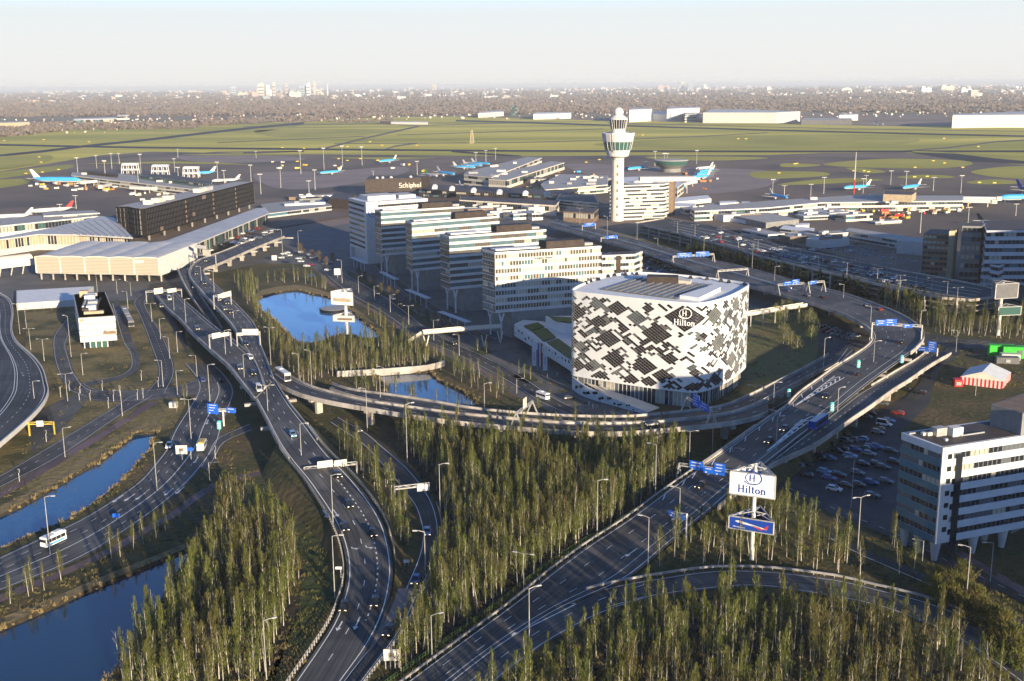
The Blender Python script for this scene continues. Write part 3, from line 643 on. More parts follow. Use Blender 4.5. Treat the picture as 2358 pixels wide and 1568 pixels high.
for a, b in (((1179,1466),(1326,1393)), ((1179,1464),(1290,1384)), ((1290,1384),(1326,1393))):
    a, b = P(*a), P(*b); d = (b-a).normalized(); s = Vector((-d.y, d.x, 0))*.2; mk.quad(*[x+Vector((0, 0, .245)) for x in (a-s, b-s, b+s, a+s)])
obj('road_marking', mk, 'marking', kind='structure')
road('street_road', zz([(1900,1235),(1976,1277),(2031,1301),(2138,1348),(2193,1371),(2256,1408),(2326,1443),(2420,1500)]), zz([(1920,1228),(1996,1270),(2052,1290),(2150,1330),(2210,1352),(2280,1388),(2350,1420),(2450,1475)]), 'asphalt_dark', [(.08, .2, 0, 0)], .12)
road('street_road', zz([(1775,1118),(1850,1152),(1950,1197),(2050,1235),(2140,1285),(2358,1390),(2480,1450)]), zz([(1800,1105),(1880,1142),(1980,1185),(2075,1222),(2180,1280),(2400,1380),(2520,1440)]), 'asphalt_dark', [(.5, .15, 2, 4)], .13)
road('bike_path', zz([(2085,1195),(2140,1235),(2220,1290),(2358,1372)]), zz([(2100,1190),(2158,1230),(2238,1284),(2380,1366)]), 'path_red', (), .14)
road('street_road', zz([(2118,765),(2195,777),(2358,792),(2500,800)]), zz([(2122,790),(2195,800),(2358,808),(2500,818)]), 'asphalt', [(.5, .15, 2, 4)], .12)
road('street_road', zz([(2190,790),(2160,820),(2130,845),(2118,880),(2080,920)]), zz([(2225,800),(2200,825),(2165,850),(2150,885),(2110,925)]), 'asphalt_dark', (), .14)
# -- helical ramp at the left edge
zh = [1,1.6,2.2,2.8,3.4,4,4.6,5,5.3,5.5,5.6,5.6]
flyover('flyover', 'dark curling ramp with a pale retaining wall beside the yellow height gate',
    Z([(-120,690),(-60,690),(-40,720),(-35,760),(-30,800),(-35,850),(-50,890),(-70,920),(-100,960),(-150,1000),(-220,1050),(-300,1100)], zh),
    Z([(0,676),(22,691),(30,716),(27,754),(37,786),(75,821),(97,849),(107,881),(110,909),(82,951),(0,1024),(-120,1120)], zh),
    [(.52, .25, 0, 0), (.56, .25, 0, 0), (.95, .25, 0, 0), (.75, .18, 2, 4)], m='asphalt_dark', para=(0, 1), wall='concrete_pale', thick=1.6, key='Hh', pillar=22)
mk = MB()
for (a, l, rr) in (((54,868,4.6),(38,834,4),(69,842,4)),):
    chevs = [P(*p) for p in (a, l, rr)]
    for k in range(1, 11):
        t = k/11; p, q = chevs[0].lerp(chevs[1], t), chevs[0].lerp(chevs[2], t); d = (q-p).normalized(); s = Vector((-d.y, d.x, 0))*.25; mk.quad(*[x+Vector((0, 0, .1)) for x in (p-s, q-s, q+s, p+s)])
obj('road_marking', mk, 'marking', kind='structure')
# lane arrows on the roads
mk = MB()
def arrow(dx, dy, key, turn, z):
    A, B = ROADS[key]; p = on_road(dx, dy, key); t = p[1]; q = p[0]
    d = Vector((math.cos(t), math.sin(t), 0)); s = Vector((-d.y, d.x, 0))
    def qd(a0, b0, a1, b1, w):
        u = q+d*a0+s*b0; v = q+d*a1+s*b1; e = (v-u).normalized(); k = Vector((-e.y, e.x, 0))*w/2; mk.quad(*[x+Vector((0, 0, z)) for x in (u-k, v-k, v+k, u+k)])
    qd(-3, 0, 2, 0, .35); 
    if turn: qd(2, 0, 2.6, turn*1.1, .35); mk.add([q+d*2.0+s*turn*.7+Vector((0,0,z+.004)), q+d*3.4+s*turn*1.0+Vector((0,0,z+.004)), q+d*2.4+s*turn*1.9+Vector((0,0,z+.004))], [(0, 1, 2)])
    else: mk.add([q+d*2+s*.7+Vector((0,0,z+.004)), q+d*3.6+Vector((0,0,z+.004)), q+d*2-s*.7+Vector((0,0,z+.004))], [(2, 1, 0)])
def on_road(dx, dy, key):
    """surface point and heading of a road under a picture point"""
    A, B = ROADS[key]; z = 0.
    for _ in range(4):
        p = P(dx, dy, z); i = min(range(len(A)), key=lambda k: ((A[k]+B[k])/2-p).xy.length); z = (A[i].z+B[i].z)/2
    j = min(max(i, 1), len(A)-2); d = (A[j+1]+B[j+1])-(A[j-1]+B[j-1])
    return P(dx, dy, z), math.atan2(d.y, d.x)
for a in ((749,1183,'A',0), (772,1180,'A',0), (809,1256,'A',1), (842,1254,'A',1), (785,1437,'A',0), (823,1434,'A',0)): arrow(*a, .07)
for a in ((273,1149,'F',0), (300,1146,'F',0), (325,1143,'F',0), (390,1133,'F',0), (415,1130,'F',0), (452,1060,'F',0), (478,972,'F',0)): arrow(*a, .2)
for a in ((1455,1272,'C',0), (1560,1190,'C',0), (1638,1128,'C',0)): arrow(*a, .1)
obj('road_marking', mk, 'marking', kind='structure')

sheet('gore_pavement', [(908,1357),(957,1357),(937,1394),(897,1442),(862,1490),(838,1520),(858,1480),(884,1420),(896,1390)], 'apron_pale', .3)
sheet('paved_ground', [(2098,352),(2200,355),(2290,366),(2358,372),(2500,378),(2500,384),(2358,379),(2243,374),(2150,362)], 'runway', 1.1)
# ================================================================== buildings
def inset_poly(p, d):
    n = len(p); out = []
    for i in range(n):
        a, b, c = Vector(p[i-1][:2]), Vector(p[i][:2]), Vector(p[(i+1) % n][:2])
        e, f = (b-a).normalized(), (c-b).normalized(); n1, n2 = Vector((-e.y, e.x)), Vector((-f.y, f.x))
        k = (n1+n2); k = k/max(.35, k.length_squared)*2*d if k.length > 1e-6 else n1*d
        out.append((b.x+k.x, b.y+k.y))
    return out
def panes(root, poly, z0, z1, pw=1.6, w=(('glass_dark', .6), ('blind', .25), ('glass_blue', .15)), name='window_band', frame='grey_dark', inset=.22, run=4):
    """one storey of windows: panes side by side round the outline, each dark, blinded or reflecting"""
    ip = inset_poly(poly, inset); mats = [q[0] for q in w]+[frame]; cum = np.cumsum([q[1] for q in w]); b = MB(); n = len(ip)
    for i in range(n):
        a, c = Vector(ip[i]), Vector(ip[(i+1) % n]); L = (c-a).length
        if L < .8: b.quad((*a, z0), (*c, z0), (*c, z1), (*a, z1), len(mats)-1); continue
        k = max(1, int(L/pw)); d = (c-a)/k; cur = 0; left = 0
        for j in range(k):
            if left <= 0: cur = int(np.searchsorted(cum, random.random()*cum[-1])); left = random.randint(1, run)
            left -= 1; p, q = a+d*j, a+d*(j+1); g = d*.09
            b.quad((*(p+g), z0), (*(q-g), z0), (*(q-g), z1), (*(p+g), z1), cur)
            b.quad((*(p-g), z0), (*(p+g), z0), (*(p+g), z1), (*(p-g), z1), len(mats)-1)
    return obj(name, b, mats, root)
def building(name, label, cat, poly, z0, z1, floors=0, wall='white', roof='roof_dark', sp=.45, pw=1.6, w=None, group=None, coping=.7, gz=0., first=True, nm='building', frame='grey_dark', top=1.2, run=4):
    """walls as storey bands with window bands set back between them, a roof inside its coping"""
    poly = ccw([(p[0], p[1]) for p in poly]); c = sum(p[0] for p in poly)/len(poly), sum(p[1] for p in poly)/len(poly)
    t = thing(name, label, cat, (c[0], c[1], gz), group); b = MB()
    if floors:
        h = (z1-z0-top)/floors; core = inset_poly(poly, .6)
        b.prism(core, z0+.05, z1-.3)
        for k in range(floors): b.prism(poly, z0+k*h, z0+k*h+h*sp)
        b.prism(poly, z0+floors*h, z1)
        for k in range(floors): panes(t, poly, z0+k*h+h*sp-.02, z0+(k+1)*h+.02, pw, w or (('glass_dark', .6), ('blind', .25), ('glass_blue', .15)), frame=frame, run=run)
    else: b.prism(poly, z0, z1)
    obj('wall', b, wall, t)
    r = MB(); ip = inset_poly(poly, coping); r.prism(ip, z1-.05, z1+.06); obj('roof', r, roof, t)
    return t, poly
def K4(K, a, b, z): 
    """outline from a near corner and its two neighbours on the roof (picture points at height z)"""
    k, p, q = P(*K, z), P(*a, z), P(*b, z); return [k, p, p+q-k, q]
def lerp4(poly, u, v):
    k, p, _, q = [Vector(x[:2]) for x in poly]; r = k+(p-k)*u+(q-k)*v; return r
def rbox(t, name, poly, u0, u1, v0, v1, z0, h, m):
    """a box on the roof: u along the first side, v along the second"""
    pts = [lerp4(poly, *x) for x in ((u0, v0), (u1, v0), (u1, v1), (u0, v1))]; return obj(name, MB().prism(pts, z0, z0+h), m, t)
# -- the row of five office slabs (roof corner, its end wall corner, its long wall corner)
OFF = [((1139.5,581),(1113,574.5),(1385,566),43,'front office slab nearest the patterned hotel, fully sunlit, lettered under its roof', .72),
       ((1034.5,544),(1014.5,538.5),(1258,528),42.4,'second office slab behind the lettered one, top storey sunlit and the rest blue with shade', .72),
       ((948,512.5),(932,507),(1150,497),42.4,'third of the parallel office slabs, in the middle of the row beside the boulevard', .72),
       ((877,486.7),(866,483.5),(1070,475),42.2,'fourth office slab, right next to the striped white hotel tower', .72)]
OFFP = []; mat('brown_glass', (.10, .075, .05), .25, (.15, .115, .08), .5)
for i, (K, a, b, z, lab, _) in enumerate(OFF):
    pl = K4(K, a, b, z); k, p, o, q = pl
    pl = [k, k+(p-k).normalized()*13, k+(p-k).normalized()*13+(q-k), q]
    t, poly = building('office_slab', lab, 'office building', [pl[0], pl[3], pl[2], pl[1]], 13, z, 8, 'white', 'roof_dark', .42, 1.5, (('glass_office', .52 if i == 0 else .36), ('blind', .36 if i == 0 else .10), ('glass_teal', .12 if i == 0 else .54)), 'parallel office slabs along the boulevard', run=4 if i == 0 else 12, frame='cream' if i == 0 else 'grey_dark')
    OFFP.append(pl); P4 = [pl[0], pl[3], pl[2], pl[1]]
    rbox(t, 'penthouse', P4, .50, .86, .2, .75, z, 3.4, 'brown_dark'); rbox(t, 'penthouse', P4, .05, .46, .35, .75, z, .7, 'roof_white'); rbox(t, 'roof_unit', P4, .88, .96, .3, .6, z, 1.4, 'grey')
    b = MB(); hh = (z-13-1.2)/8; k_, p_ = Vector(pl[0][:2]), Vector(pl[1][:2]); nn_ = (k_-p_).normalized(); nn_ = Vector((-nn_.y, nn_.x)); ctr = (Vector(pl[0][:2])+Vector(pl[2][:2]))/2; nn_ = nn_ if nn_.dot(k_-ctr) > 0 else -nn_; o_ = nn_*.05
    for f_ in range(8):
        for j in range(8):
            a_, c_ = k_.lerp(p_, (j+.06)/8)+o_, k_.lerp(p_, (j+.94)/8)+o_; zz0 = 13+f_*hh+.5; b.quad((*a_, zz0), (*c_, zz0), (*c_, 13+f_*hh+hh*.42-.02), (*a_, 13+f_*hh+hh*.42-.02), random.choice([0, 0, 1]))
    obj('end_glazing', b, ['brown_glass', 'glass_office'], t)
    # lower connecting volume and the Y shaped columns in front
    d = (pl[3]-pl[0]).normalized(); e = (pl[1]-pl[0]).normalized()
    bp = [pl[0]+d*8-e*1, pl[3]-e*1, pl[2]+e*8, pl[1]+d*8+e*8]
    obj('podium', MB().prism(bp, 0, 13.0), 'stone_grey', t)
    for s in (3., ):
        for off in (0., 11.):
            c = pl[0]+e*off+d*s; y = MB(); c = Vector((c.x, c.y, 0)); y.beam(c, c+Vector((0, 0, 8.5)), .9)
            for sg in (-1, 1): y.beam(c+Vector((0, 0, 8.3)), c+e*sg*2.6+Vector((0, 0, 12.9)), .7)
            obj('column', y, 'white_cool', t)
    if i == 0:
        lt = MB(); n = (pl[3]-pl[0]).normalized(); h = (z-13-1.2)/8; zz0 = z-1.2-h+.35
        o = pl[0].lerp(pl[3], .36); out = Vector((n.y, -n.x, 0))*.12
        lettering(lt, 'Schiphol Airport', Vector((o.x, o.y, z-1.2-h-.05+.25))+out, n, (0, 0, 1), 1.15, .1, serif=False); obj('lettering', lt, 'black', t)
# smaller office at the right of the first slab
pl = K4((1462,585),(1480,578),(1386,588), 27)
t, poly = building('small_office', 'short white office wing with a dark stair strip, tucked behind the patterned hotel roof', 'office building', pl, 0, 27, 7, 'white', 'roof_dark', .5, 1.6)
s = P(1425,586,27); obj('stair_strip', MB().box((s.x, s.y-.5, 14), (3.4, .8, 25), .35), 'brown_dark', t)
# low canopies and pavilion between slabs and boulevard
for i in range(4):
    K = OFFP[i][0]; e = (OFFP[i][1]-K).normalized(); d = (OFFP[i][3]-K).normalized()
    b = MB(); c = K+e*16-d*6; c2 = K+e*48-d*6; dd = (c2-c).normalized()
    b.beam((c.x, c.y, 6.2), (c2.x, c2.y, 6.2), 3.2, .35)
    for k in range(4): q = c.lerp(c2, (k+.5)/4); b.beam((q.x, q.y, 0), (q.x, q.y, 6.1), .35)
    obj('canopy', b, 'white_cool', None, ['white canopy on posts in front of the lettered office slab', 'white canopy on posts beside the second office slab', 'white canopy on posts beside the middle office slab', 'white canopy on posts next to the striped hotel tower'][i], 'canopy')
# -- striped white hotel tower at the head of the row
zs = 43.
pl = K4((843,467),(802,455.5),(985,457), zs)
k, p, o, q = pl; t = thing('striped_hotel', 'white hotel tower with dark window stripes and a round emblem, past the office slabs', 'hotel', (k.x, k.y, 0))
P4 = ccw(pl); b = MB(); core = inset_poly(P4, .5); b.prism(core, 8, zs-.3); h = (zs-8-2)/9
for j in range(9):
    b.prism(P4, 8+j*h, 8+j*h+h*.55)
b.prism(P4, 8+9*h, zs); 
d = (q-k).normalized(); e = (p-k).normalized()
b.prism([k-d*.3-e*.3, k+d*9-e*.3, k+d*9+e*4, k-d*.3+e*4], 0, zs+.5)
b.prism([p-d*.2-e*3, p+d*4-e*3, p+d*4+e*.2, p-d*.2+e*.2], 0, 8.2); b.prism([k+e*2+d*2, p+d*2-e*2, p+d*20-e*2, k+d*20+e*2], 0, 8.1)
obj('wall', b, 'white', t)
for j in range(9): panes(t, P4, 8+j*h+h*.55-.02, 8+(j+1)*h+.02, 2.2, (('glass_dark', .9), ('glass_blue', .1)), run=9)
obj('roof', MB().prism(inset_poly(P4, .8), zs-.05, zs+.06), 'roof_white', t)
rbox(t, 'penthouse', pl, .25, .7, .1, .55, zs, 3.2, 'white'); rbox(t, 'penthouse', pl, .3, .75, .62, .9, zs, 2.4, 'grey_pale')
em = MB(); c = k+d*4.4-e*.42; nrm = d.cross(Vector((0, 0, 1))); ring(em, Vector((c.x, c.y, zs-7)), d, (0, 0, 1), 3.2, 3.4, .5, .1); lettering(em, 'S', Vector((c.x, c.y, zs-8.6))-d*1., d, (0, 0, 1), 3.2, .1)
obj('emblem', em, 'deep_blue', t)
# -- the patterned hotel
ZH = 40.6; ZB = 6.2
rim = [P(x, y, ZH) for x, y in [(1316.5,671),(1341,676.5),(1404,684),(1479,692),(1554,699),(1604,702),(1641,697),(1679,685),(1711,669),(1725,657.5),(1704,652),(1654,645),(1591,638),(1524,632.5),(1454,630.5),(1391,639),(1341,656)]]
HP = ccw(smooth_closed(rim, 1.))
HP = resample([Vector((p.x, p.y, 0)) for p in HP+HP[:1]], 241)[:-1]
hc = sum((Vector((p.x, p.y, 0)) for p in HP), Vector())/len(HP)
hot = thing('patterned_hotel', 'rounded cube hotel clad in white and dark diamond panels, biggest building in the middle', 'hotel', (hc.x, hc.y, 0))
per = sum((HP[i]-HP[i-1]).length for i in range(len(HP))); NU = 116*2; hu = per/NU; NV = 58; hv = (ZH+.8-ZB)/NV
HU = resample(HP+HP[:1], NU+1)[:-1]
def fac(i, j): p = HU[i % NU]; return Vector((p.x, p.y, ZB+j*hv))
# dark cells of the diagonal lattice, painted as rectangles in lattice coordinates
dark = {}
centres = [(i, j) for i in range(NU) for j in range(1, NV) if (i+j) % 2 == 1]
pix = {}
for i, j in centres:
    p = fac(i, j); n = (HU[(i+1) % NU]-HU[i-1]).cross(Vector((0, 0, 1)))
    if n.dot(Vector((0, 0, H))-p) > 0: pix[(i, j)] = Q(p)
def cell_at(dx, dy): return min(pix, key=lambda c: (pix[c][0]-dx)**2+(pix[c][1]-dy)**2)
def paint(i, j, a, b, kind):
    """rectangle a x b cells along the two diagonals around lattice cell (i, j)"""
    for s in range(a):
        for t in range(b):
            s2, t2 = s-(a-1)//2, t-(b-1)//2; dark[((i+s2+t2) % NU, j+s2-t2)] = kind
random.seed(11)
nd = 0
def T3(zx, zy, lo=False): return 1179+zx/4, (831.4 if lo else 491.3)+zy/4
for k in range(860):
    i = random.randrange(NU); j = random.randrange(2, NV-2)
    if (i+j) % 2 == 0: j += 1
    a, b = random.choice([(1, 1), (1, 1), (1, 2), (2, 1), (1, 3), (3, 1), (2, 2), (1, 4), (4, 1), (2, 3), (3, 2), (1, 5), (5, 1), (3, 3)])
    paint(i, j, a, b, random.choice([1, 1, 1, 2, 3])); 
    if random.random() < .45: paint(i+random.choice([-2, 2, 3, -3]), j+random.choice([-2, 2, 0]) , random.choice([1, 2]), random.choice([1, 2, 3]), 1)
    if random.random() < .25: paint(i+a+1, j+a-1 if (a % 2) else j+a, 1, 2, 2)
for zx, zy, a, kd, lo in [(970,860,5,1,0),(765,845,4,3,0),(1150,970,5,3,0),(1245,885,3,1,0),(1330,1120,7,1,0),(860,1150,6,1,0),(1030,1075,3,1,0),(930,1340,6,1,0),(1170,1400,6,1,0),(1860,950,6,2,0),(2060,840,5,2,0),(1900,1190,6,2,0),(2020,1350,6,2,0),(1430,1345,4,1,0),(600,900,5,1,0),(590,1400,4,1,0),(2060,1010,4,2,0),(2100,1200,4,2,0),
                     (1200,50,6,1,1),(800,150,5,1,1),(1070,160,4,1,1),(1375,145,5,1,1),(1240,200,4,1,1),(1465,225,4,1,1),(1630,250,4,1,1),(1860,190,7,1,1),(1990,140,5,1,1),(1830,300,3,1,1),(1400,280,4,1,1),(700,45,3,1,1),(2070,60,5,2,1)]:
    c = cell_at(*T3(zx, zy, lo))
    for s in range(-(a//2+1), a//2+2):
        for t in range(-(a//2+1), a//2+2): dark.pop(((c[0]+s+t) % NU, c[1]+s-t), None) if random.random() < .35 else None
    paint(*c, a, a, kd)
lc = cell_at(*T3(1580, 965)); 
for s in range(-5, 6):
    for t in range(-5, 6): dark.pop(((lc[0]+s+t) % NU, lc[1]+s-t), None)
paint(*lc, 9, 9, 1)
fb = MB()
for i in range(NU):
    for j in range(-1, NV+2):
        if (i+j) % 2 == 0: continue
        jj = [min(max(x, 0), NV) for x in (j, j-1, j, j+1)]
        a, b, c, d = fac(i-1, jj[0]), fac(i, jj[1]), fac(i+1, jj[2]), fac(i, jj[3])
        kd = dark.get((i, j), 0) if 1 < j < NV-2 else 0
        if kd:
            ctr = (a+b+c+d)/4; n = (c-a).cross(Vector((0, 0, 1))).normalized()*-.06
            q = [x.lerp(ctr, .045) for x in (a, b, c, d)]; qi = [x+n for x in q]
            fb.add(qi, [(0, 1, 2, 3)], kd); 
            for u in range(4): fb.add([(a, b, c, d)[u], (a, b, c, d)[(u+1) % 4], q[(u+1) % 4], q[u]], [(0, 1, 2, 3)], 4); fb.add([q[u], q[(u+1) % 4], qi[(u+1) % 4], qi[u]], [(0, 1, 2, 3)], 0)
        elif jj[1] != jj[3] or True:
            if j == -1 or j == NV+1: continue
            fb.add([a, b, c, d], [(0, 1, 2, 3)], 0)
mat('panel_white', (.60, .60, .585), .4, (.65, .65, .635), .4, spec=.5)
mat('panel_joint', (.16, .155, .15), .5)
mat('panel_glass', (.012, .010, .012), .12, (.024, .020, .021), .3, spec=.8)
mat('panel_glass_grey', (.075, .085, .085), .12, (.13, .13, .12), .3, spec=.8)
mat('panel_glass_blue', (.05, .06, .065), .12, (.10, .115, .12), .3, spec=.8)
obj('facade', fb, ['panel_white', 'panel_glass', 'panel_glass_grey', 'panel_glass_blue', 'panel_joint'], hot)
HPi = inset_poly(HP, 1.1); HPi2 = inset_poly(HP, .55); nH = len(HP)
b = MB(); top = [(p.x, p.y, ZH+.8) for p in HP]; b.add(top+[(p[0], p[1], ZH+.8) for p in HPi2]+[(p[0], p[1], ZH) for p in HPi2], [(i, (i+1) % nH, nH+(i+1) % nH, nH+i) for i in range(nH)]+[(nH+i, nH+(i+1) % nH, 2*nH+(i+1) % nH, 2*nH+i) for i in range(nH)])
obj('parapet', b, 'panel_white', hot)
obj('roof', MB().prism(inset_poly(HP, .5), ZH-1.0, ZH), 'roof_white', hot)
def hroof(name, pts, z0, h, m): return obj(name, MB().prism([P(x, y, ZH) for x, y in pts], z0, z0+h), m, hot)
# saw-tooth glass roof over the atrium, ridge after ridge
a, b_, c_, d_ = [P(x, y, ZH) for x, y in ((1379,667),(1561,690),(1641,657),(1466,640))]
g = MB(); N = 11
for k in range(N):
    p0, p1 = a.lerp(b_, k/N), a.lerp(b_, (k+1)/N); q0, q1 = d_.lerp(c_, k/N), d_.lerp(c_, (k+1)/N); up = Vector((0, 0, .75)); lo = Vector((0, 0, .25))
    g.add([p0+lo, p1+up, q1+up, q0+lo], [(0, 1, 2, 3)], 0); g.add([p1+up, p1+lo, q1+lo, q1+up], [(0, 1, 2, 3)], 1); g.add([p0+lo, p1+lo, p1+up], [(0, 1, 2)], 1); g.add([q0+lo, q1+lo, q1+up], [(2, 1, 0)], 1)
    for m_ in range(1, 12):
        u, v = p0.lerp(q0, m_/12), p1.lerp(q1, m_/12); g.beam(u+lo+Vector((0, 0, .05)), v+up+Vector((0, 0, .05)), .12, .1, 1)
mat('skylight', (.27, .275, .26), .4, (.33, .335, .32), .5)
obj('skylight', g, ['skylight', 'grey_dark'], hot)
hroof('plant_box', [(1489,653),(1561,655),(1562,649),(1491,647)], ZH, 3., 'brown_dark')
hroof('plant_box', [(1565,688),(1610,694),(1659,670),(1641,664)], ZH, 1.5, 'roof_white')
hroof('plant_box', [(1562,655),(1590,658),(1592,652),(1564,650)], ZH, 1.8, 'cream')
for x, y in ((1349,654),(1360,650),(1378,646),(1400,638.5),(1415,636),(1440,634.5),(1466,633.5),(1590,642),(1628,645),(1660,649),(1678,652),(1714,657)):
    c = P(x, y, ZH); b = MB(); b.box((c.x, c.y, ZH+.7), (2.2, .5, 1.3), .5, 0, .5); obj('parapet_panel', b, 'panel_glass', hot)
panes(hot, inset_poly(HP[::4], 1.4), .05, ZB+.15, 1.7, (('glass_dark', .45), ('glass_grey', .4), ('blind', .15)), 'entrance_glazing', 'white', run=3)
obj('soffit', MB().prism(inset_poly(HP, .4), ZB-.05, ZB+.1), 'cream', hot)
# the low white wall that peels away from the facade at the entrance, with a pale ramp behind it
w0 = catmull([P(1317,897), P(1345,914), P(1400,931), P(1450,945), P(1490,955)], 1.5); wz = [5.6-4.4*(i/(len(w0)-1))**1.3 for i in range(len(w0))]
b = MB(); n = len(w0)
for i in range(n):
    d = (w0[min(i+1, n-1)]-w0[max(i-1, 0)]).normalized(); s = Vector((-d.y, d.x, 0))*.4
    b.v += [tuple(w0[i]), tuple(w0[i]+s), tuple(w0[i]+s+Vector((0, 0, wz[i]))), tuple(w0[i]+Vector((0, 0, wz[i])))]
for i in range(n-1):
    for k in range(4): b.f.append((4*i+k, 4*i+(k+1) % 4, 4*i+4+(k+1) % 4, 4*i+4+k)); b.m.append(0)
b.f += [(3, 2, 1, 0), tuple(4*(n-1)+k for k in range(4))]; b.m += [0, 0]
for k in range(13):
    i = 3+int((n-8)*k/12); p = w0[i]; d = (w0[i+1]-w0[i-1]).normalized(); o = Vector((d.y, -d.x, 0))*.06; zc = wz[i]*(.35+.35*((k*7) % 3)/2); r = min(1.1, wz[i]*.28)
    for dx in ((0,), (-1.2, 0), (0, 1.2))[k % 3]:
        c = p+o+d*dx+Vector((0, 0, zc+dx*.3)); b.add([c-d*r, c-Vector((0, 0, r*.65)), c+d*r, c+Vector((0, 0, r*.65))], [(0, 1, 2, 3)], 1)
obj('entrance_wall', b, ['panel_white', 'panel_glass'], hot)
w1 = [hc.lerp(p, .985) for p in [P(1318,880), P(1400,908), P(1470,925), P(1560,938)]]
r0 = catmull([P(1320,890), P(1400,924), P(1450,938), P(1490,951)], 2); r1 = catmull([P(1330,880), P(1400,912), P(1460,926), P(1520,942)], 2); n = max(len(r0), len(r1)); r0, r1 = resample(r0, n), resample(r1, n)
b = MB()
for i in range(n-1):
    z0_, z1_ = 4.6*(1-i/(n-1))+.1, 4.6*(1-(i+1)/(n-1))+.1
    b.quad((r0[i].x, r0[i].y, z0_), (r0[i+1].x, r0[i+1].y, z1_), (r1[i+1].x, r1[i+1].y, z1_+.5), (r1[i].x, r1[i].y, z0_+.5))
obj('ramp', flip_up(b), 'cream', hot)
# logo on the big dark diamond
c = fac(*lc); i = lc[0]; ux = (HU[(i+1) % NU]-HU[i-1]).normalized(); out = ux.cross(Vector((0, 0, 1)))
def hilton(mb, o, ux, h, depth, m=0):
    """the word with the ringed H above it, centred on o"""
    uz = Vector((0, 0, 1)); w = glyphs('Hilton')[2]*h
    lettering(mb, 'Hilton', o-ux*w/2-uz*h*1.05, ux, uz, h, depth, m)
    r = h*.95; c = o+uz*h*.98
    ring(mb, c, ux, uz, r*1.28, r*.98, h*.14, depth, m, math.radians(-150), math.radians(100), 22)
    ring(mb, c+ux*h*.12-uz*h*.02, ux, uz, r*1.08, r*.82, h*.10, depth*.7, m, math.radians(60), math.radians(290), 22)
    lettering(mb, 'H', c-ux*h*.42-uz*h*.46, ux, uz, h*.92, depth*.8, m, serif=False)
mat('letter_white', (.8, .8, .78), .5)
b = MB(); hilton(b, c+out*.4+Vector((0, 0, -.35)), ux, 2.35, .15); obj('hotel_lettering', b, 'letter_white', hot)
# low wing with sloping green roofs
t = thing('hotel_wing', 'low white wing with folded green roofs and dark diamond windows, attached to the patterned hotel', 'hotel wing', P(1316,850))
def folded(top, base_z, m, roofm, nm='wall'):
    pts = [P(x, y, z) for x, y, z in top]; b = MB(); n = len(pts)
    b.add(pts+[(p.x, p.y, base_z) for p in pts], [tuple(range(n))]+[(i, n+i, n+(i+1) % n, (i+1) % n) for i in range(n)]); obj(nm, b, m, t)
folded([(1184,746,9),(1254,791,8.2),(1322,836,7.6),(1345,800,8),(1330,765,9),(1250,740,9.5),(1205,736,9.3)], 3.2, 'panel_white', 'roof_green')
folded([(1256,728,14),(1300,745,13.4),(1345,752,13),(1345,735,13),(1320,727,13.6)], 6, 'panel_white', 'roof_green', 'upper_wall')
for q, z in (([(1206,750),(1238,742),(1254,752),(1224,760)], 9.5), ([(1225,762),(1257,754),(1280,776),(1252,784)], 9.0), ([(1259,788),(1285,779),(1322,806),(1320,828)], 8.5), ([(1262,728),(1318,731),(1330,742),(1282,739)], 14.0)):
    b = MB().prism([P(x, y, z) for x, y in q], z-.4, z+.08); obj('green_roof', b, 'roof_green', t)
pts = [P(1184,762), P(1254,806), P(1318,852)]; b = MB()
for a, c in zip(pts, pts[1:]):
    for k in range(14): p, q = a.lerp(c, k/14), a.lerp(c, (k+.8)/14); b.quad((p.x+.6, p.y+.4, .1), (q.x+.6, q.y+.4, .1), (q.x+.6, q.y+.4, 3.3), (p.x+.6, p.y+.4, 3.3))
obj('ground_floor_glass', b, 'glass_dark', t)
b = MB(); T = [P(1184,746,9), P(1254,791,8.2), P(1322,836,7.6)]
for a, c in zip(T, T[1:]):
    d = (c-a); dn = d.normalized(); o = Vector((dn.y, -dn.x, 0))*.06
    for k in range(9):
        p = a.lerp(c, (k+.5)/9)+o; r = random.uniform(.6, 1.3); z = random.uniform(4.4, 7.2); q = Vector((p.x, p.y, z)); dd = Vector((dn.x, dn.y, 0)); b.add([q-dd*r, q-Vector((0, 0, r*.65)), q+dd*r, q+Vector((0, 0, r*.65))], [(0, 1, 2, 3)])
obj('diamond_window', b, 'panel_glass', t)
# -- control tower
tb = P(1421,508); tw = thing('control_tower', 'tall cream control tower with a flared pod and a white radome ball', 'control tower', tb)
N = 20
def tl(name, prof, m, n=N): return obj(name, MB().lathe(prof, (tb.x, tb.y, 0), n), m, tw, smooth=False)
tl('shaft', [(6.0, 0), (5.6, 10), (5.5, 57)], 'cream', 16)
tl('pod', [(5.6, 56.9), (9.6, 58.6), (11.2, 64.2), (11.6, 64.2)], 'white'); tl('window_band', [(11.5, 64.2), (13.2, 71.6)], 'glass_green')
tl('pod_rim', [(13.5, 71.6), (15.0, 78.6), (14.6, 79.4), (13.6, 79.4), (13.4, 78.3), (7, 78.2)], 'white'); tl('neck', [(6.6, 78), (6.4, 83)], 'white')
tl('cab_window', [(6.5, 83), (8., 91)], 'glass_dark'); tl('cab_roof', [(8.4, 91), (8.3, 91.8), (5., 94.6), (4., 95)], 'white')
tl('radome', [(.6, 93.6)]+[(4.5*math.cos(a), 97.4+4.5*math.sin(a)) for a in [math.radians(x) for x in range(-55, 90, 12)]]+[(.05, 101.9)], 'white')
b = MB()
for k in range(N):
    a = 2*math.pi*k/N
    for r0, z0_, r1, z1_ in ((11.6, 64.2, 13.3, 71.6), (6.6, 83, 8.1, 91)): b.beam((tb.x+r0*math.cos(a), tb.y+r0*math.sin(a), z0_), (tb.x+r1*math.cos(a), tb.y+r1*math.sin(a), z1_), .35)
obj('mullion_frame', b, 'white', tw)
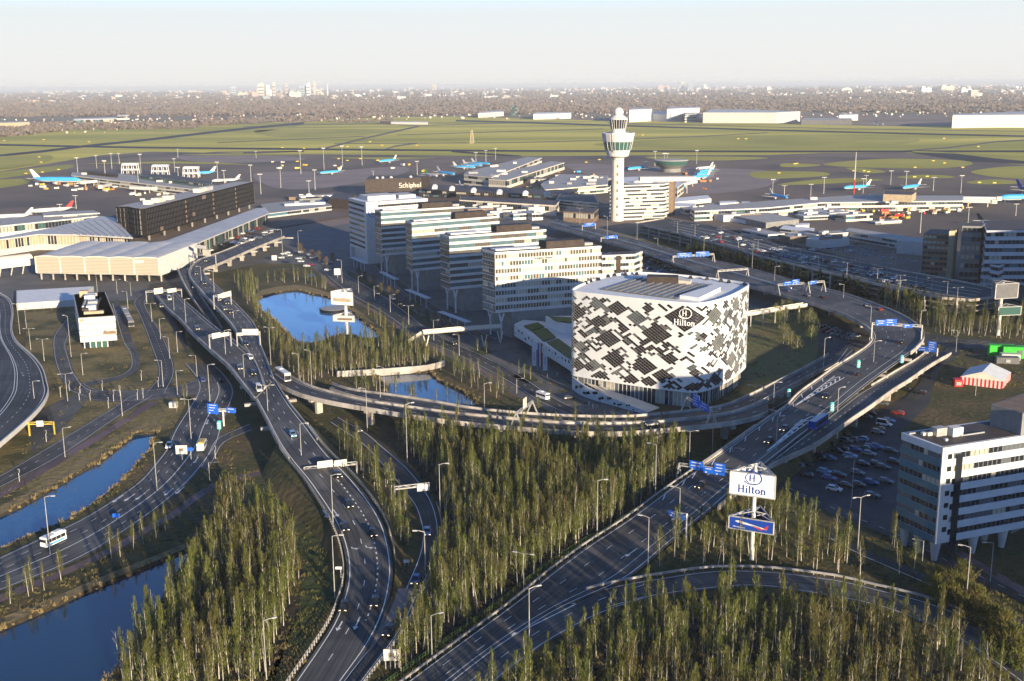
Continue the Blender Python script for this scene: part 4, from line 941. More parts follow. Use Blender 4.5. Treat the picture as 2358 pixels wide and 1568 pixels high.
b = MB(); a = math.radians(-118); b.tube([(tb.x+r*math.cos(a), tb.y+r*math.sin(a), z) for r, z in ((6, 56), (12.2, 64.4), (15.2, 79), (15.2, 80))], .3, 6); obj('pipe', b, 'grey', tw)
for k in range(7):
    a = math.radians(-96); b = MB(); b.box((tb.x+5.55*math.cos(a), tb.y+5.55*math.sin(a)-.05, 6+k*7.3), (1.4, .5, 2.4)); obj('stair_window', b, 'grey_dark', tw)
bt = MB()
for k in range(6): a = k*1.05; bt.beam((tb.x+10*math.cos(a), tb.y+10*math.sin(a), 78), (tb.x+10*math.cos(a), tb.y+10*math.sin(a), 83), .18)
obj('antenna', bt, 'grey_dark', tw)
zt = hgt(P(1529,503.5), 423.5)
t, _ = building('tower_office', 'white grid fronted office block standing right beside the control tower', 'office building', K4((1529,423.5),(1405,427.2),(1541,421), zt), 0, zt, 9, 'white', 'roof_dark', .5, 2.0, (('glass_dark', .75), ('blind', .25)))
zt = hgt(P(1545,498), 417)
t, _ = building('stair_block', 'slim brown stair block with a flat cream cap behind the tower office', 'building', K4((1551,418),(1540,418),(1556,415), zt), 0, zt, 0, 'brown', 'cream'); c = P(1536,416,zt); obj('cap', MB().box((c.x, c.y, zt+2), (52, 14, 4)), 'cream', t)
# -- generic blocks read from the picture: ground point under the first roof corner, then the roof corners
def block(name, label, cat, base, roof, wall='cream', rf='roof_grey', floors=0, z0=0, pw=2.5, w=None, sp=.5, group=None, zmin=None):
    z1 = hgt(P(*base), roof[0][1]); z1 = max(z1, zmin or 2.5)
    return building(name, label, cat, [P(x, y, z1) for x, y in roof], z0, z1, floors, wall, rf, sp, pw, w, group, .5, top=min(1.2, z1*.12))+(z1,)
t, pl, z1 = block('sign_hall', 'dark brown box with the pale airport name on it, on top of the terminal', 'terminal', (970,452), [(970,409),(840,413),(855,404),(990,404)], 'brown_dark', 'roof_dark', z0=6)
a, c = P(840,413,z1), P(970,409,z1); d = (c-a).normalized(); b = MB(); lettering(b, 'Schiphol', Vector((*a.lerp(c, .60).xy, z1-10.5))+d.cross(Vector((0, 0, 1)))*.15, d, (0, 0, 1), 5.4, .3, serif=False); obj('lettering', b, 'cream', t)
for u in (.2, .3, .45, .8): q = a.lerp(c, u); obj('roof_dome', MB().lathe([(2, 0), (1.7, 1.2), (.8, 2), (.05, 2.2)], (q.x, q.y+8, z1), 10), 'white', t, smooth=True)
for args in [
    ('terminal_hall', 'long dark brown terminal roof left and right of the tower foot', 'terminal', (1300,472), [(1300,451),(965,436),(1000,425),(1330,438)], 'brown_dark', 'roof_dark', 2),
    ('terminal_hall', 'cream fronted terminal wing below the long dark roof', 'terminal', (1280,497), [(1280,473),(1058,460),(1060,451),(1290,461)], 'cream', 'roof_dark', 1),
    ('terminal_hall', 'small dark roofed terminal corner behind the striped hotel tower', 'terminal', (802,484), [(802,460),(756,457),(772,443),(815,446)], 'brown_dark', 'roof_dark', 0),
    ('terminal_hall', 'low grey terminal front between station hall and striped hotel', 'terminal', (764,486), [(764,474),(614,492),(600,470),(740,455)], 'grey_pale', 'grey', 1),
    ('terminal_office', 'stepped cream office between the terminal and the control tower', 'office building', (1379,492), [(1379,468),(1281,459),(1290,446),(1368,447)], 'cream', 'roof_dark', 3),
    ('terminal_office', 'low brown flat roofed block near the tower foot', 'building', (1366,515), [(1366,491),(1297,487),(1312,477),(1380,479)], 'brown', 'roof_dark', 1),
    ('shed', 'long cream shed beyond the tower office', 'shed', (1640,468), [(1638,457),(1551,466),(1550,456),(1630,449)], 'cream', 'roof_white', 0),
    ('shed', 'cream shed just right of the slim brown stair block', 'shed', (1600,488), [(1598,476),(1551,475),(1552,467),(1602,468)], 'cream', 'roof_white', 0),
    ('cargo_hall', 'wide grey roofed cargo hall between tower and parking decks', 'warehouse', (1766,528), [(1764,513),(1660,491),(1590,478),(1640,467),(1740,482),(1840,505)], 'stone_grey', 'roof_grey', 0),
    ('site_cabin', 'white two part cabin on the grey cargo hall roof', 'cabin', (1700,483), [(1702,466),(1658,468),(1655,463),(1695,462)], 'white', 'roof_white', 0),
    ('site_cabin', 'single white cabin next to the two part cabin', 'cabin', (1728,484), [(1728,470),(1706,470),(1708,464),(1727,464)], 'white', 'roof_white', 0),
    ('site_cabin', 'pointed white cabin at the edge of the cargo hall', 'cabin', (1650,494), [(1650,480),(1634,480),(1637,476),(1650,476)], 'white', 'roof_white', 0),
    ('shed', 'long white lorry like shed below the cargo hall', 'shed', (1766,525), [(1765,515),(1664,500),(1674,496),(1768,508)], 'white_cool', 'roof_white', 0),
    ('site_office', 'blue white low office in the yard before the glass gallery', 'building', (1873,545), [(1873,534),(1796,526),(1804,518),(1876,525)], 'white_cool', 'roof_white', 1),
    ('site_office', 'cream box standing on the low office in the yard', 'building', (1862,532), [(1862,518),(1832,519),(1834,514),(1864,513)], 'cream', 'roof_white', 0),
    ('site_office', 'dark brown workshop between the cargo yard and the glass gallery', 'workshop', (1941,570), [(1941,545),(1886,549),(1890,541),(1941,538)], 'brown', 'roof_dark', 0),
    ('glass_gallery', 'long green glass gallery on the apron edge', 'terminal', (2066,575), [(2066,551),(1946,531),(1955,524),(2082,543)], 'grey_pale', 'roof_grey', 2),
    ('glass_gallery', 'plain grey end of the glass gallery beside the brown office tower', 'building', (2128,592), [(2128,559),(2066,554),(2080,544),(2132,548)], 'grey_pale', 'roof_grey', 0),
    ('brown_office', 'brown many windowed office in shade near the side edge', 'office building', (2188,642), [(2188,540),(2127,537),(2142,527),(2202,530)], 'brown', 'roof_dark', 8),
    ('stair_tower', 'sunlit tan stair tower on the front of the brown office', 'tower', (2199,648), [(2199,531),(2186,532),(2192,527),(2207,526)], 'tan', 'roof_dark', 0),
    ('grey_tower', 'dark grey service tower joined to the brown office', 'office building', (2262,648), [(2262,521),(2216,520),(2224,513),(2270,514)], 'stone_grey', 'roof_dark', 6),
    ('banded_office', 'large white and blue banded office cut off by the side edge', 'office building', (2272,660), [(2272,531),(2262,508),(2480,502),(2490,530)], 'white_cool', 'roof_dark', 7),
    ('banded_office', 'lower stepped wing in front of the large banded office', 'office building', (2301,664), [(2301,612),(2261,605),(2276,595),(2330,602)], 'white_cool', 'roof_dark', 3),
    ('hangar', 'big pale maintenance hangar with a low gable beyond the airfield', 'hangar', (1788,284), [(1788,259),(1619,259),(1640,251),(1700,251.5),(1843,256)], 'grey_pale', 'roof_metal', 0),
    ('hangar', 'cream hangar with a sunlit side, cut off by the side edge beyond the runway', 'hangar', (2260,294), [(2260,265),(2194,266),(2194,262),(2420,254),(2440,264)], 'cream', 'roof_metal', 0),
    ('hangar', 'white hangar directly behind the radome ball', 'hangar', (1500,279), [(1500,251),(1449,253),(1452,248),(1502,248)], 'white', 'roof_metal', 0),
    ('hangar', 'cream cluster hall with a blue front, left of the big pale hangar', 'hangar', (1545,280), [(1545,263),(1502,262),(1505,255),(1550,256)], 'white_cool', 'roof_metal', 0),
    ('hangar', 'taller white hall peeping over the blue fronted hall', 'hangar', (1610,276), [(1610,248),(1536,251),(1540,246),(1612,245)], 'white', 'roof_metal', 0),
    ('hangar', 'small striped office at the corner of the big pale hangar', 'office building', (1604,281), [(1604,262),(1577,263),(1577,259),(1605,259)], 'white', 'roof_metal', 3),
    ('hangar', 'dark row of low hangars right of the big gable', 'hangar', (1963,287), [(1963,276),(1845,276),(1850,271),(1960,272)], 'grey_dark', 'roof_grey', 0),
    ('hangar', 'pale hall behind the dark row of low hangars', 'hangar', (1976,277), [(1976,264),(1932,265),(1934,262),(1976,261)], 'cream', 'roof_metal', 0),
    ('far_building', 'white hall among trees beyond the airfield, above the airport name', 'building', (1314,273), [(1314,261),(1228,263),(1235,259),(1316,258)], 'white', 'roof_white', 0),
    ('far_building', 'small pair of white halls at the edge of the far wood', 'building', (1160,267), [(1160,257),(1101,261),(1104,258),(1160,254)], 'white', 'roof_white', 0),
    ('far_building', 'slim green grey block rising out of the far wood', 'building', (1190,266), [(1190,243),(1176,243),(1177,242),(1191,242)], 'glass_green', 'roof_grey', 5),
    ('far_building', 'long cream depot beyond the airfield', 'building', (268,288), [(268,273),(169,276),(172,273),(268,270)], 'cream', 'roof_white', 1),
    ('far_building', 'taller cream end block of the long depot', 'building', (297,284), [(297,266),(270,267),(272,264),(298,263.5)], 'cream', 'roof_white', 2),
    ('far_building', 'low tan building at the side edge beyond the airfield', 'building', (68,292), [(68,281),(-30,284),(-28,280),(69,278)], 'tan', 'roof_grey', 0),
    ('far_building', 'thin white shed lying alone on the airfield grass', 'shed', (985,287), [(985,282),(900,281),(902,279.5),(986,280)], 'white', 'roof_white', 0),
    ('far_building', 'small dark store at the end of the thin white shed', 'shed', (900,286), [(900,281),(874,281),(876,279),(901,279.5)], 'brown_dark', 'roof_dark', 0)]:
    block(*args)
# terminal roof clutter: vents and plant boxes on the dark roofs
for x, y, z in ((1000,432,14),(1040,436,14),(1090,440,14),(1150,444,14),(1210,447,14),(1260,449,14)):
    c = P(x, y, z); s = 6
    b = MB(); b.lathe([(3.4, 0), (3, 1.6), (1.6, 2.8), (.05, 3.2)], (c.x, c.y+8, z), 10); b.box((c.x, c.y+8, z-1), (5.5, 5.5, 2.2))
    obj('roof_ventilator', b, 'white', None, 'domed white ventilator on the long dark terminal roof', 'ventilator', 'white ventilators on the terminal roof')
# -- dark office slab on stilts at the left, with the pale hall roof along it
a, c = P(342,544,5), P(587,469,5); e = P(304,539,5); d = (c-a).normalized(); back = Vector((-d.y, d.x, 0))
poly = [a, c, c+back*20, P(304,539,5)+back*12, P(304,539,5)+back*2, P(312,543,5), P(326,545,5)]
t, poly2 = building('dark_office_slab', 'long dark glass office slab on stilts over the pale station hall roof', 'office building', poly, 5.5, 27.5, 5, 'slab_black', 'roof_grey', .2, 3., (('slab_black', .93), ('brown', .02), ('slab_black', .05)))
for u in (.31, .56, .79):
    q = a.lerp(c, u); b = MB()
    for k in range(5): b.box((q.x-back.x*.15, q.y-back.y*.15, 8+k*4.2), (1.8, .4, 2.2), math.atan2(d.y, d.x))
    obj('stair_window', b, 'brown', t)
for u in range(9):
    q = a.lerp(c, .03+u*.117)+back*3; obj('column', MB().lathe([(1, 0), (1, 5.5)], (q.x, q.y, 0), 10), 'stone_grey', t)
for u, w_, m in ((.2, 14, 'cream'), (.28, 9, 'cream'), (.55, 12, 'cream'), (.62, 16, 'grey_pale'), (.12, 5, 'white')):
    q = a.lerp(c, u)+back*12; obj('roof_unit', MB().box((q.x, q.y, 29.2), (w_, 7, 3.6), math.atan2(d.y, d.x)), m, t)
def prismD(name, pts, z0, z1, m, parent=None, mtop=None, mats=None, **k):
    b = MB().prism([P(x, y, z1) for x, y in pts], z0, z1, 0, 1 if mtop else None); return obj(name, b, [m, mtop] if mtop else m, parent, **k)
t = thing('station_hall', 'pale flat roofed station hall running below the dark office slab', 'terminal', P(440,575))
prismD('roof', [(335,562),(440,565),(620,490),(612,478),(590,479),(385,553)], 10.2, 11.2, 'roof_metal', t)
hp = [P(x, y, 10) for x, y in [(345,560),(438,562),(616,489),(606,481),(592,482),(390,553)]]
obj('wall', MB().prism(inset_poly(ccw([(p.x, p.y) for p in hp]), .8), 0, 10.2), 'stone_grey', t); panes(t, [(p.x, p.y) for p in ccw(hp)], .5, 9.8, 2.2, (('glass_dark', .5), ('glass_green', .2), ('blind', .3)), inset=.1, run=2)
# -- vaulted hall with the ribbed cream front
kb = P(366,650); zf_ = hgt(kb, 594); L_, R_, B_ = P(81,590,zf_), P(365,594,zf_), P(453.5,566,zf_)
t = thing('arched_hall', 'hall with a rippling pale roof, ribbed cream front and blank white end wall', 'terminal', kb)
NB, nn = 5, 50; dx = R_-L_; dy = B_-R_; b = MB(); zlow = 5.
arch = lambda u: zf_-.35+.75*abs(math.sin(math.pi*u*NB))**.7
fl = [L_+dx*(i/nn)+Vector((0, 0, arch(i/nn)-zf_)) for i in range(nn+1)]
b.add([tuple(p) for p in fl]+[tuple(p+dy+Vector((0, 0, 2.2))) for p in fl], [(i, i+1, nn+2+i, nn+1+i) for i in range(nn)]); obj('roof', flip_up(b), 'roof_metal', t, smooth=True)
b = MB()
for i in range(nn):
    p, q = fl[i], fl[i+1]; b.quad((p.x, p.y, zlow), (q.x, q.y, zlow), (q.x, q.y, q.z), (p.x, p.y, p.z))
mt = mat('ribbed', (.42, .33, .22), .7); n_ = mt.node_tree.nodes; l_ = mt.node_tree.links
g_ = n_.new('ShaderNodeNewGeometry'); wv = n_.new('ShaderNodeTexWave'); wv.bands_direction = 'Z'; wv.inputs['Scale'].default_value = .34; wv.inputs['Distortion'].default_value = .4; l_.new(g_.outputs['Position'], wv.inputs['Vector'])
rr = n_.new('ShaderNodeValToRGB'); rr.color_ramp.elements[0].position = .15; rr.color_ramp.elements[1].position = .5; rr.color_ramp.elements[0].color = (.26, .20, .14, 1); rr.color_ramp.elements[1].color = (.44, .39, .31, 1); l_.new(wv.outputs['Fac'], rr.inputs[0]); l_.new(rr.outputs[0], n_['Principled BSDF'].inputs['Base Color'])
obj('front_wall', b, 'ribbed', t)
b = MB()
for k in range(NB+1): p = L_+dx*(k/NB); b.box((p.x-.05, p.y-.3, (zf_+zlow)/2), (.7, .5, zf_-zlow))
b2 = sweep([Vector((p.x, p.y-.35, 0)) for p in fl], .3, 0, 0)
for i in range(nn): b.beam((fl[i].x, fl[i].y-.4, fl[i].z), (fl[i+1].x, fl[i+1].y-.4, fl[i+1].z), .7, .6)
obj('fascia_trim', b, 'cream', t)
b = MB(); p, q = R_, R_+dy; b.add([(p.x, p.y, zlow-1), (q.x, q.y, zlow), (q.x, q.y, q.z+2), (p.x, p.y, p.z+.2)], [(0, 1, 2, 3)]); obj('end_wall', b, 'white', t)
b = MB(); p, q = L_+dy, R_+dy; b.quad((q.x, q.y, zlow), (p.x, p.y, zlow), (p.x, p.y, zf_+1), (q.x, q.y, zf_+1)); p, q = L_, L_+dy; b.quad((q.x, q.y, zlow), (p.x, p.y, zlow), (p.x, p.y, zf_-.6), (q.x, q.y, zf_+1)); obj('rear_wall', b, 'stone_grey', t)
obj('floor_slab', MB().prism([L_+Vector((0, .3, 0)), R_+Vector((-.3, .3, 0)), R_+dy, L_+dy], zlow-.6, zlow-.01), 'concrete', t)
for k in range(11):
    for v in (.06, .5): p = L_+dx*(k/10)*.98+dy*v+dx*.01; obj('column', MB().lathe([(.6, 0), (.6, zlow-.5)], (p.x, p.y, 0), 8), 'concrete', t)
s = MB(); c = R_.lerp(L_, .16)-Vector((0, .35, 0)); s.box((c.x, c.y, zf_-2.6), (8, .2, 2)); obj('sign_panel', s, 'roof_metal', t)
t = thing('curved_hall', 'second terminal hall with a broad sloping pale metal roof and lit glass front', 'terminal', P(180,575))
prismD('roof', [(-80,566),(0,551),(87,539),(180,540),(306,547),(262,501),(232,497),(120,524),(0,546)], 12.6, 13.6, 'roof_metal', t)
hp = [P(x, y, 12.5) for x, y in [(-80,567),(0,553),(87,541),(180,542),(300,547),(258,503),(232,500),(120,526),(0,547)]]; hp = [(p.x, p.y) for p in ccw(hp)]
obj('wall', MB().prism(inset_poly(hp, .7), 0, 12.6), 'grey_pale', t); panes(t, hp, 5.5, 11.8, 2.4, (('glass_dark', .35), ('blind', .35), ('tan', .3)), inset=.5, run=2, frame='cream')
b = MB(); 
for k in range(9): p, q = P(120+k*16, 522-k*2.6, 14), P(170+k*16, 539+k*.8, 14); b.beam((p.x, p.y, 13.85), (q.x, q.y, 13.85), .8, .4)
obj('roof_rib', b, 'grey_pale', t)
t = thing('tube_hall', 'rounded cream tube of a walkway entering from the side edge on slanted props', 'terminal', P(40,640))
p, q = P(-120,626,7), P(70,604,7); d = (q-p).normalized(); s = Vector((-d.y, d.x, 0)); b = MB(); rows = []
for u in (p, q): rows.append([u+s*5.5*math.cos(a)+Vector((0, 0, 4.6*math.sin(a)+1.6)) for a in [math.pi*k/10 for k in range(11)]]+[u-s*5.5+Vector((0, 0, -1.2)), u+s*5.5+Vector((0, 0, -1.2))])
m_ = len(rows[0]); b.add([tuple(x) for r in rows for x in r], [(i, (i+1) % m_, m_+(i+1) % m_, m_+i) for i in range(m_)]+[tuple(range(m_-1, -1, -1)), tuple(range(m_, 2*m_))]); obj('tube', b, 'cream', t)
for k in range(7): u = p.lerp(q, (k+.5)/7); b = MB(); b.beam((u.x-1, u.y-3, 0), (u.x+1, u.y-4, 6), .5); obj('prop', b, 'cream', t)
# -- low blue white canopy building and the white box beside it
t, pl, z1 = block('low_office', 'low building under a broad white canopy roof, left of the white box', 'office building', (37.5,714), [(37.5,699),(170,690.5),(216,659),(37.5,669)], 'grey_pale', 'roof_white', 0)
for ch in KID.get(t.name, []) or kids(t): pass
c0, c1 = P(37.5,699,z1), P(170,690.5,z1); b = MB()
for k in range(7): q = c0.lerp(c1, (k+.3)/7); b.beam((q.x, q.y-1.4, 0), (q.x, q.y-1.4, z1-.4), .4)
obj('column', b, 'grey_pale', t)
z1 = 15.6; pl = [P(180,731,z1), P(265,726,z1), P(242.5,671,z1), P(169,677,z1)]; cc = ccw([(p.x, p.y) for p in pl])
t = thing('white_box_office', 'bright white office box with an orange letter and a dark roof full of plant', 'office building', P(184,806))
obj('core', MB().prism(inset_poly(cc, .5), 3.4, z1-.1), 'grey', t); b = MB(); hh = (z1-3.4)/4
for k in range(4): b.prism(cc, 3.4+k*hh, 3.4+(k+1)*hh-.42)
obj('wall', b, 'white', t); obj('roof', MB().prism(inset_poly(cc, .4), z1-.3, z1-.1), 'roof_dark', t); panes(t, inset_poly(cc, 1.5), .05, 3.45, 2.6, (('glass_green', .7), ('glass_dark', .3)), 'ground_floor_glazing', 'white', run=2)
k0, k1, kb_ = pl[0], pl[1], pl[3]; ux = (k1-k0).normalized(); nrm = ux.cross(Vector((0, 0, 1)))
b = MB(); lettering(b, 'M', Vector((*k0.xy, z1-2.7))+ux*.7+nrm*.06, ux, (0, 0, 1), 1.9, .08, serif=False); obj('emblem', b, 'orange', t)
b = MB(); o = Vector((*k0.lerp(k1, .62).xy, 3.4+hh+.25))+nrm*.05; b.add([o, o+ux*6+Vector((0, 0, -.1)), o+ux*6.2+Vector((0, 0, 1.0)), o+ux*4.6+Vector((0, 0, 1.7)), o+ux*2.4+Vector((0, 0, 1.3)), o+ux*.6+Vector((0, 0, 2.1))], [(0, 1, 2, 3, 4, 5)]); obj('mural', b, 'brown', t)
pl2 = [k0, k1, kb_+k1-k0, kb_]
for u, v, w_, d_, h_, m in ((.45, .12, 9, 3, 1.3, 'tan'), (.42, .3, 4.5, 6, 2.2, 'white_cool'), (.5, .5, 4.5, 7, 2.0, 'galv'), (.28, .55, 1.2, 26, .9, 'grey_pale'), (.66, .5, .8, 30, .8, 'brown_dark'), (.45, .72, 5, 6, 2.4, 'white_cool'), (.3, .86, 4, 4, 3.2, 'tan'), (.24, .25, 3, 4, 1.4, 'brown_dark'), (.55, .88, 5, 4, 1.6, 'grey')):
    q = k0+(k1-k0)*u+(kb_-k0)*v; obj('roof_unit', MB().box((q.x, q.y, z1+h_/2), (w_, d_, h_), math.atan2(ux.y, ux.x)), m, t)
# -- white and blue office at the lower right
zr_ = 31.4; K = P(2171,1031,zr_); Bl = P(2076,996,zr_); Rt = P(2358,1003,zr_); Rt = K+(Rt-K)*1.9
poly = [K, Rt, Rt+(Bl-K), Bl]
t, pc = building('blue_banded_office', 'white and blue office block on tapered columns at the side edge, upper storey sunlit', 'office building', poly, 5.2, zr_, 7, 'white_cool', 'roof_dark', .55, 1.5, (('glass_dark', .6), ('blind', .12), ('glass_grey', .28)), top=1.9, coping=.9)
ux = (Rt-K).normalized(); uy = (Bl-K).normalized(); nx = ux.cross(Vector((0, 0, 1)))
b = MB(); b.prism([K-uy*.05+ux*0, K+ux*3.2+nx*.12, K+ux*3.2+uy*.3, K+uy*.3], 5.2, zr_); b.prism([K+nx*.14, K+ux*3.6+nx*.14, K+ux*3.6+uy*.25, K+uy*.25], 5.2, zr_-.02); obj('corner_panel', b, 'white', t)
b = MB(); b.prism([K+ux*4.6+nx*.25, K+ux*6.6+nx*.25, K+ux*6.6+uy*.2, K+ux*4.6+uy*.2], 1.2, zr_-2.4); obj('stair_glazing', b, 'glass_dark', t)
for k in range(7): q = K+ux*2.4+nx*.18; obj('corner_window', MB().box((q.x, q.y, 9+k*3.3), (1.3, .2, 1.3), math.atan2(ux.y, ux.x)), 'glass_dark', t)
b = MB()
for k in range(7): z = 5.2+k*((zr_-5.2-1.9)/7); p, q = K+(-ux)*.06+uy*.2, Bl-ux*.06-uy*.1; b.add([(p.x, p.y, z+.05), (p.x, p.y, z+1.95), (q.x, q.y, z+1.95), (q.x, q.y, z+.05)], [(0, 1, 2, 3)])
obj('blue_spandrel', b, 'glass_blue', t)
for u, v in ((1.5, .1), (1.5, .5), (1.5, .85), (14, .1), (14, .6), (24, .1), (24, .5)):
    q = K+ux*u+(Bl-K)*v; obj('column', MB().lathe([(.75, 0), (1.3, 4.2), (1.5, 5.25)], (q.x, q.y, 0), 12), 'grey_pale', t)
for u, v, w_, d_, h_, m in ((.14, .62, 3.4, 2.4, 2.2, 'galv'), (.21, .5, 3.4, 2.6, 2.4, 'white'), (.07, .72, 1.2, 1, .8, 'cream'), (.09, .66, 1.4, .8, .9, 'cream'), (.10, .3, .8, .8, .6, 'white'), (.3, .4, 8, .3, .4, 'grey'), (.03, .86, 2, .6, .4, 'grey')):
    q = K+(Rt-K)*u+(Bl-K)*v; obj('roof_unit', MB().box((q.x, q.y, zr_+h_/2), (w_, d_, h_), math.atan2(ux.y, ux.x)), m, t)
zt = 37.5; k2 = P(2283,931,zt); k3 = P(2355,952,zt)
building('blue_banded_office', 'taller grey blue block with a brown roof rising behind the white and blue office', 'office building', [k2, k2+ux*26+uy*8, k2+ux*26-uy*2, k3+ux*0, k2-uy*6.5+ux*1], 4, zt, 0, 'stone_grey', 'brown', coping=.5)
# -- parking decks on the right
zd = 9.; near = [(1461,524),(1579,551),(1768,604),(1893,634),(2018,664),(2093,681),(2168,696),(2240,701),(2306,691)]; far = [(1530,513),(1640,531),(1800,578),(1918,600),(2056,630),(2168,650),(2270,670),(2312,684)]
dp = [P(x, y-9, zd) for x, y in near]+[P(x, y-9, zd) for x, y in far[::-1]]
t = thing('parking_garage', 'long parking deck with a pale kerb line and stacked slabs at its end', 'parking garage', P(1893,645))
poly = ccw([(p.x, p.y) for p in dp])
for k, z in enumerate((3.2, 6.2, 9.)):
    obj('deck_slab', MB().prism(poly if k == 2 else inset_poly(poly, .3), z-.5, z, 0, 1), ['concrete', 'asphalt_dark' if k == 2 else 'concrete'], t)
lp = [Vector((*p, zd)) for p in poly]+[Vector((*poly[0], zd))]
obj('parapet', sweep(lp, .4, -.6, .9), 'concrete', t)
for i in range(0, len(lp)-1):
    m_ = max(1, int((lp[i+1]-lp[i]).length/16))
    for k in range(m_): q = lp[i].lerp(lp[i+1], (k+.5)/m_); obj('pillar', MB().box((q.x, q.y, 4.2), (.9, .9, 8.4)), 'concrete', t)
obj('core_wall', MB().prism(inset_poly(poly, 9), 0, 8.4), 'grey_dark', t)
mk = MB()
for u in (.18, .38, .58, .78):
    A_ = [P(x, y-9, zd+.03).lerp(P(x2, y2-9, zd+.03), u) for (x, y), (x2, y2) in zip(near[1:8], far[:7])]
    for a, c in zip(A_, A_[1:]): d = (c-a).normalized(); s = Vector((-d.y, d.x, 0))*.25; mk.quad(a-s, c-s, c+s, a+s)
obj('lane_marking', mk, 'marking', t)
# -- piers of the airport
def pier(name, label, roof, z1, wall, rf, floors=1, z0=0, units=0, **k):
    t, pl = building(name, label, 'terminal pier', [P(x, y, z1) for x, y in roof], z0, z1, floors, wall, rf, .45, 3., (('glass_dark', .5), ('glass_green', .2), ('blind', .3)), None, .6, top=1., **k)
    xs = [p[0] for p in pl]; 
    for u in range(units):
        i = random.randrange(len(roof)); a, c = P(*roof[i], z1), P(*roof[(i+2) % len(roof)], z1); q = a.lerp(c, random.uniform(.2, .8)); obj('roof_unit', MB().box((q.x, q.y, z1+1.2), (random.uniform(5, 12), random.uniform(4, 7), 2.4)), random.choice(['grey_pale', 'cream', 'grey']), t)
    return t
pier('pier_hall', 'long cream pier reaching towards the widebody jet at the side edge', [(495,441),(164,404),(166,397),(250,397),(545,432)], 9, 'cream', 'roof_grey', 2, units=6)
pier('pier_lounge', 'dark green glass lounge on top of the cream pier', [(487,424),(322,403),(324,399),(400,403),(490,417)], 14, 'glass_green', 'roof_dark', 1, 9)
pier('pier_lounge', 'flat dark roofed lounge at the outer end of the cream pier', [(270,402),(200,395),(202,391),(272,397)], 13, 'brown_dark', 'roof_dark', 0, 9)
pier('pier_hall', 'middle pier with a grey sloping roof, blue jets parked along its far side', [(1132,408),(1068,402),(1072,396),(1215,361),(1248,363)], 13, 'cream', 'roof_grey', 2, units=5)
pier('pier_hall', 'second roof of the middle pier, closer to the tower', [(1168,415),(1125,412),(1128,404),(1270,371),(1300,374)], 11, 'cream', 'roof_grey', 1, units=4)
pier('pier_hall', 'jumbled cream pier buildings between the middle pier and the tower shaft', [(1400,425),(1255,437),(1245,424),(1290,401),(1400,404)], 10, 'cream', 'roof_grey', 2, units=8)
pier('pier_hall', 'cream pier with red trim just right of the tower shaft', [(1560,432),(1432,420),(1432,408),(1510,405),(1575,421)], 12, 'cream', 'roof_white', 2, units=5)
pier('pier_hall', 'long bright white pier on the right, sunlit front full of jet bridges', [(2218,462),(1893,466),(1768,478),(1600,486),(1590,478),(1768,462),(1956,450),(2218,450)], 10, 'white', 'roof_grey', 2, units=6)
pier('pier_lounge', 'flat tan lounge on the bright white pier', [(2100,449),(2034,447),(2036,439),(2110,442)], 17, 'tan', 'roof_dark', 0, 10)
pier('pier_hall', 'low white station platform at the side edge behind the arched halls', [(230,497),(0,520),(-60,524),(-60,508),(0,503),(150,492)], 10, 'white', 'roof_grey', 1)
pier('pier_hall', 'pale flat annex at the end of the white station platform', [(230,490),(100,497),(96,488),(215,484)], 12, 'grey_pale', 'roof_grey', 1)
c = P(1545,397); t = thing('round_lounge', 'round dark green glass lounge with a flared rim, right of the tower', 'terminal', c); obj('wall', MB().lathe([(14, 0), (14, 6), (22, 11)], (c.x, c.y, 0), 28), 'stone_grey', t); obj('window_band', MB().lathe([(22, 11), (24, 17)], (c.x, c.y, 0), 28), 'glass_green', t); obj('roof', MB().lathe([(24.6, 17), (24, 18), (2, 19)], (c.x, c.y, 0), 28), 'roof_grey', t)
# jet bridges: tunnel, cab and wheeled support
def bridge(label, a, c, z=6.5, h=3.2):
    a, c = P(*a, z), P(*c, z); t = thing('jet_bridge', label, 'jet bridge', (a.x, a.y, 0), 'jet bridges at the piers'); b = MB(); b.beam(a, c, 3.4, h); obj('tunnel', b, 'white', t)
    d = (c-a).normalized(); b = MB(); b.box((c.x, c.y, z), (5, 5, h+.8), math.atan2(d.y, d.x)); obj('cab', b, 'cream', t)
    b = MB()
    for u in (.2, .8): q = a.lerp(c, u); b.beam((q.x, q.y, 0), (q.x, q.y, z-1.5), 1.1)
    obj('support', b, 'tan', t)
for lab, a, c in [('jet bridge at the nose of the widebody jet', (222,417), (190,420)), ('jet bridge on the near side of the cream pier, beside the shaded stand', (300,432), (355,434)), ('jet bridge in the middle of the cream pier', (255,424), (232,430)),
                  ('jet bridge reaching a blue tail beyond the cream pier', (480,441), (520,447)), ('first jet bridge of the bright white pier, over the service yard', (1870,470), (1905,474)), ('second jet bridge of the bright white pier', (2010,466), (2060,468)), ('third jet bridge of the bright white pier', (2130,465), (2175,468)),
                  ('jet bridge at the far end of the bright white pier, touching the blue jet', (2218,456), (2300,457)), ('lower jet bridge at the far end of the bright white pier', (2215,462), (2290,464)), ('jet bridge at the near corner of the middle pier', (1085,408), (1075,412)), ('jet bridge in front of the jumbled pier', (1275,430), (1262,436)), ('jet bridge among the blue jets right of the round lounge', (1575,424), (1600,418))]:
    bridge(lab, a, c)
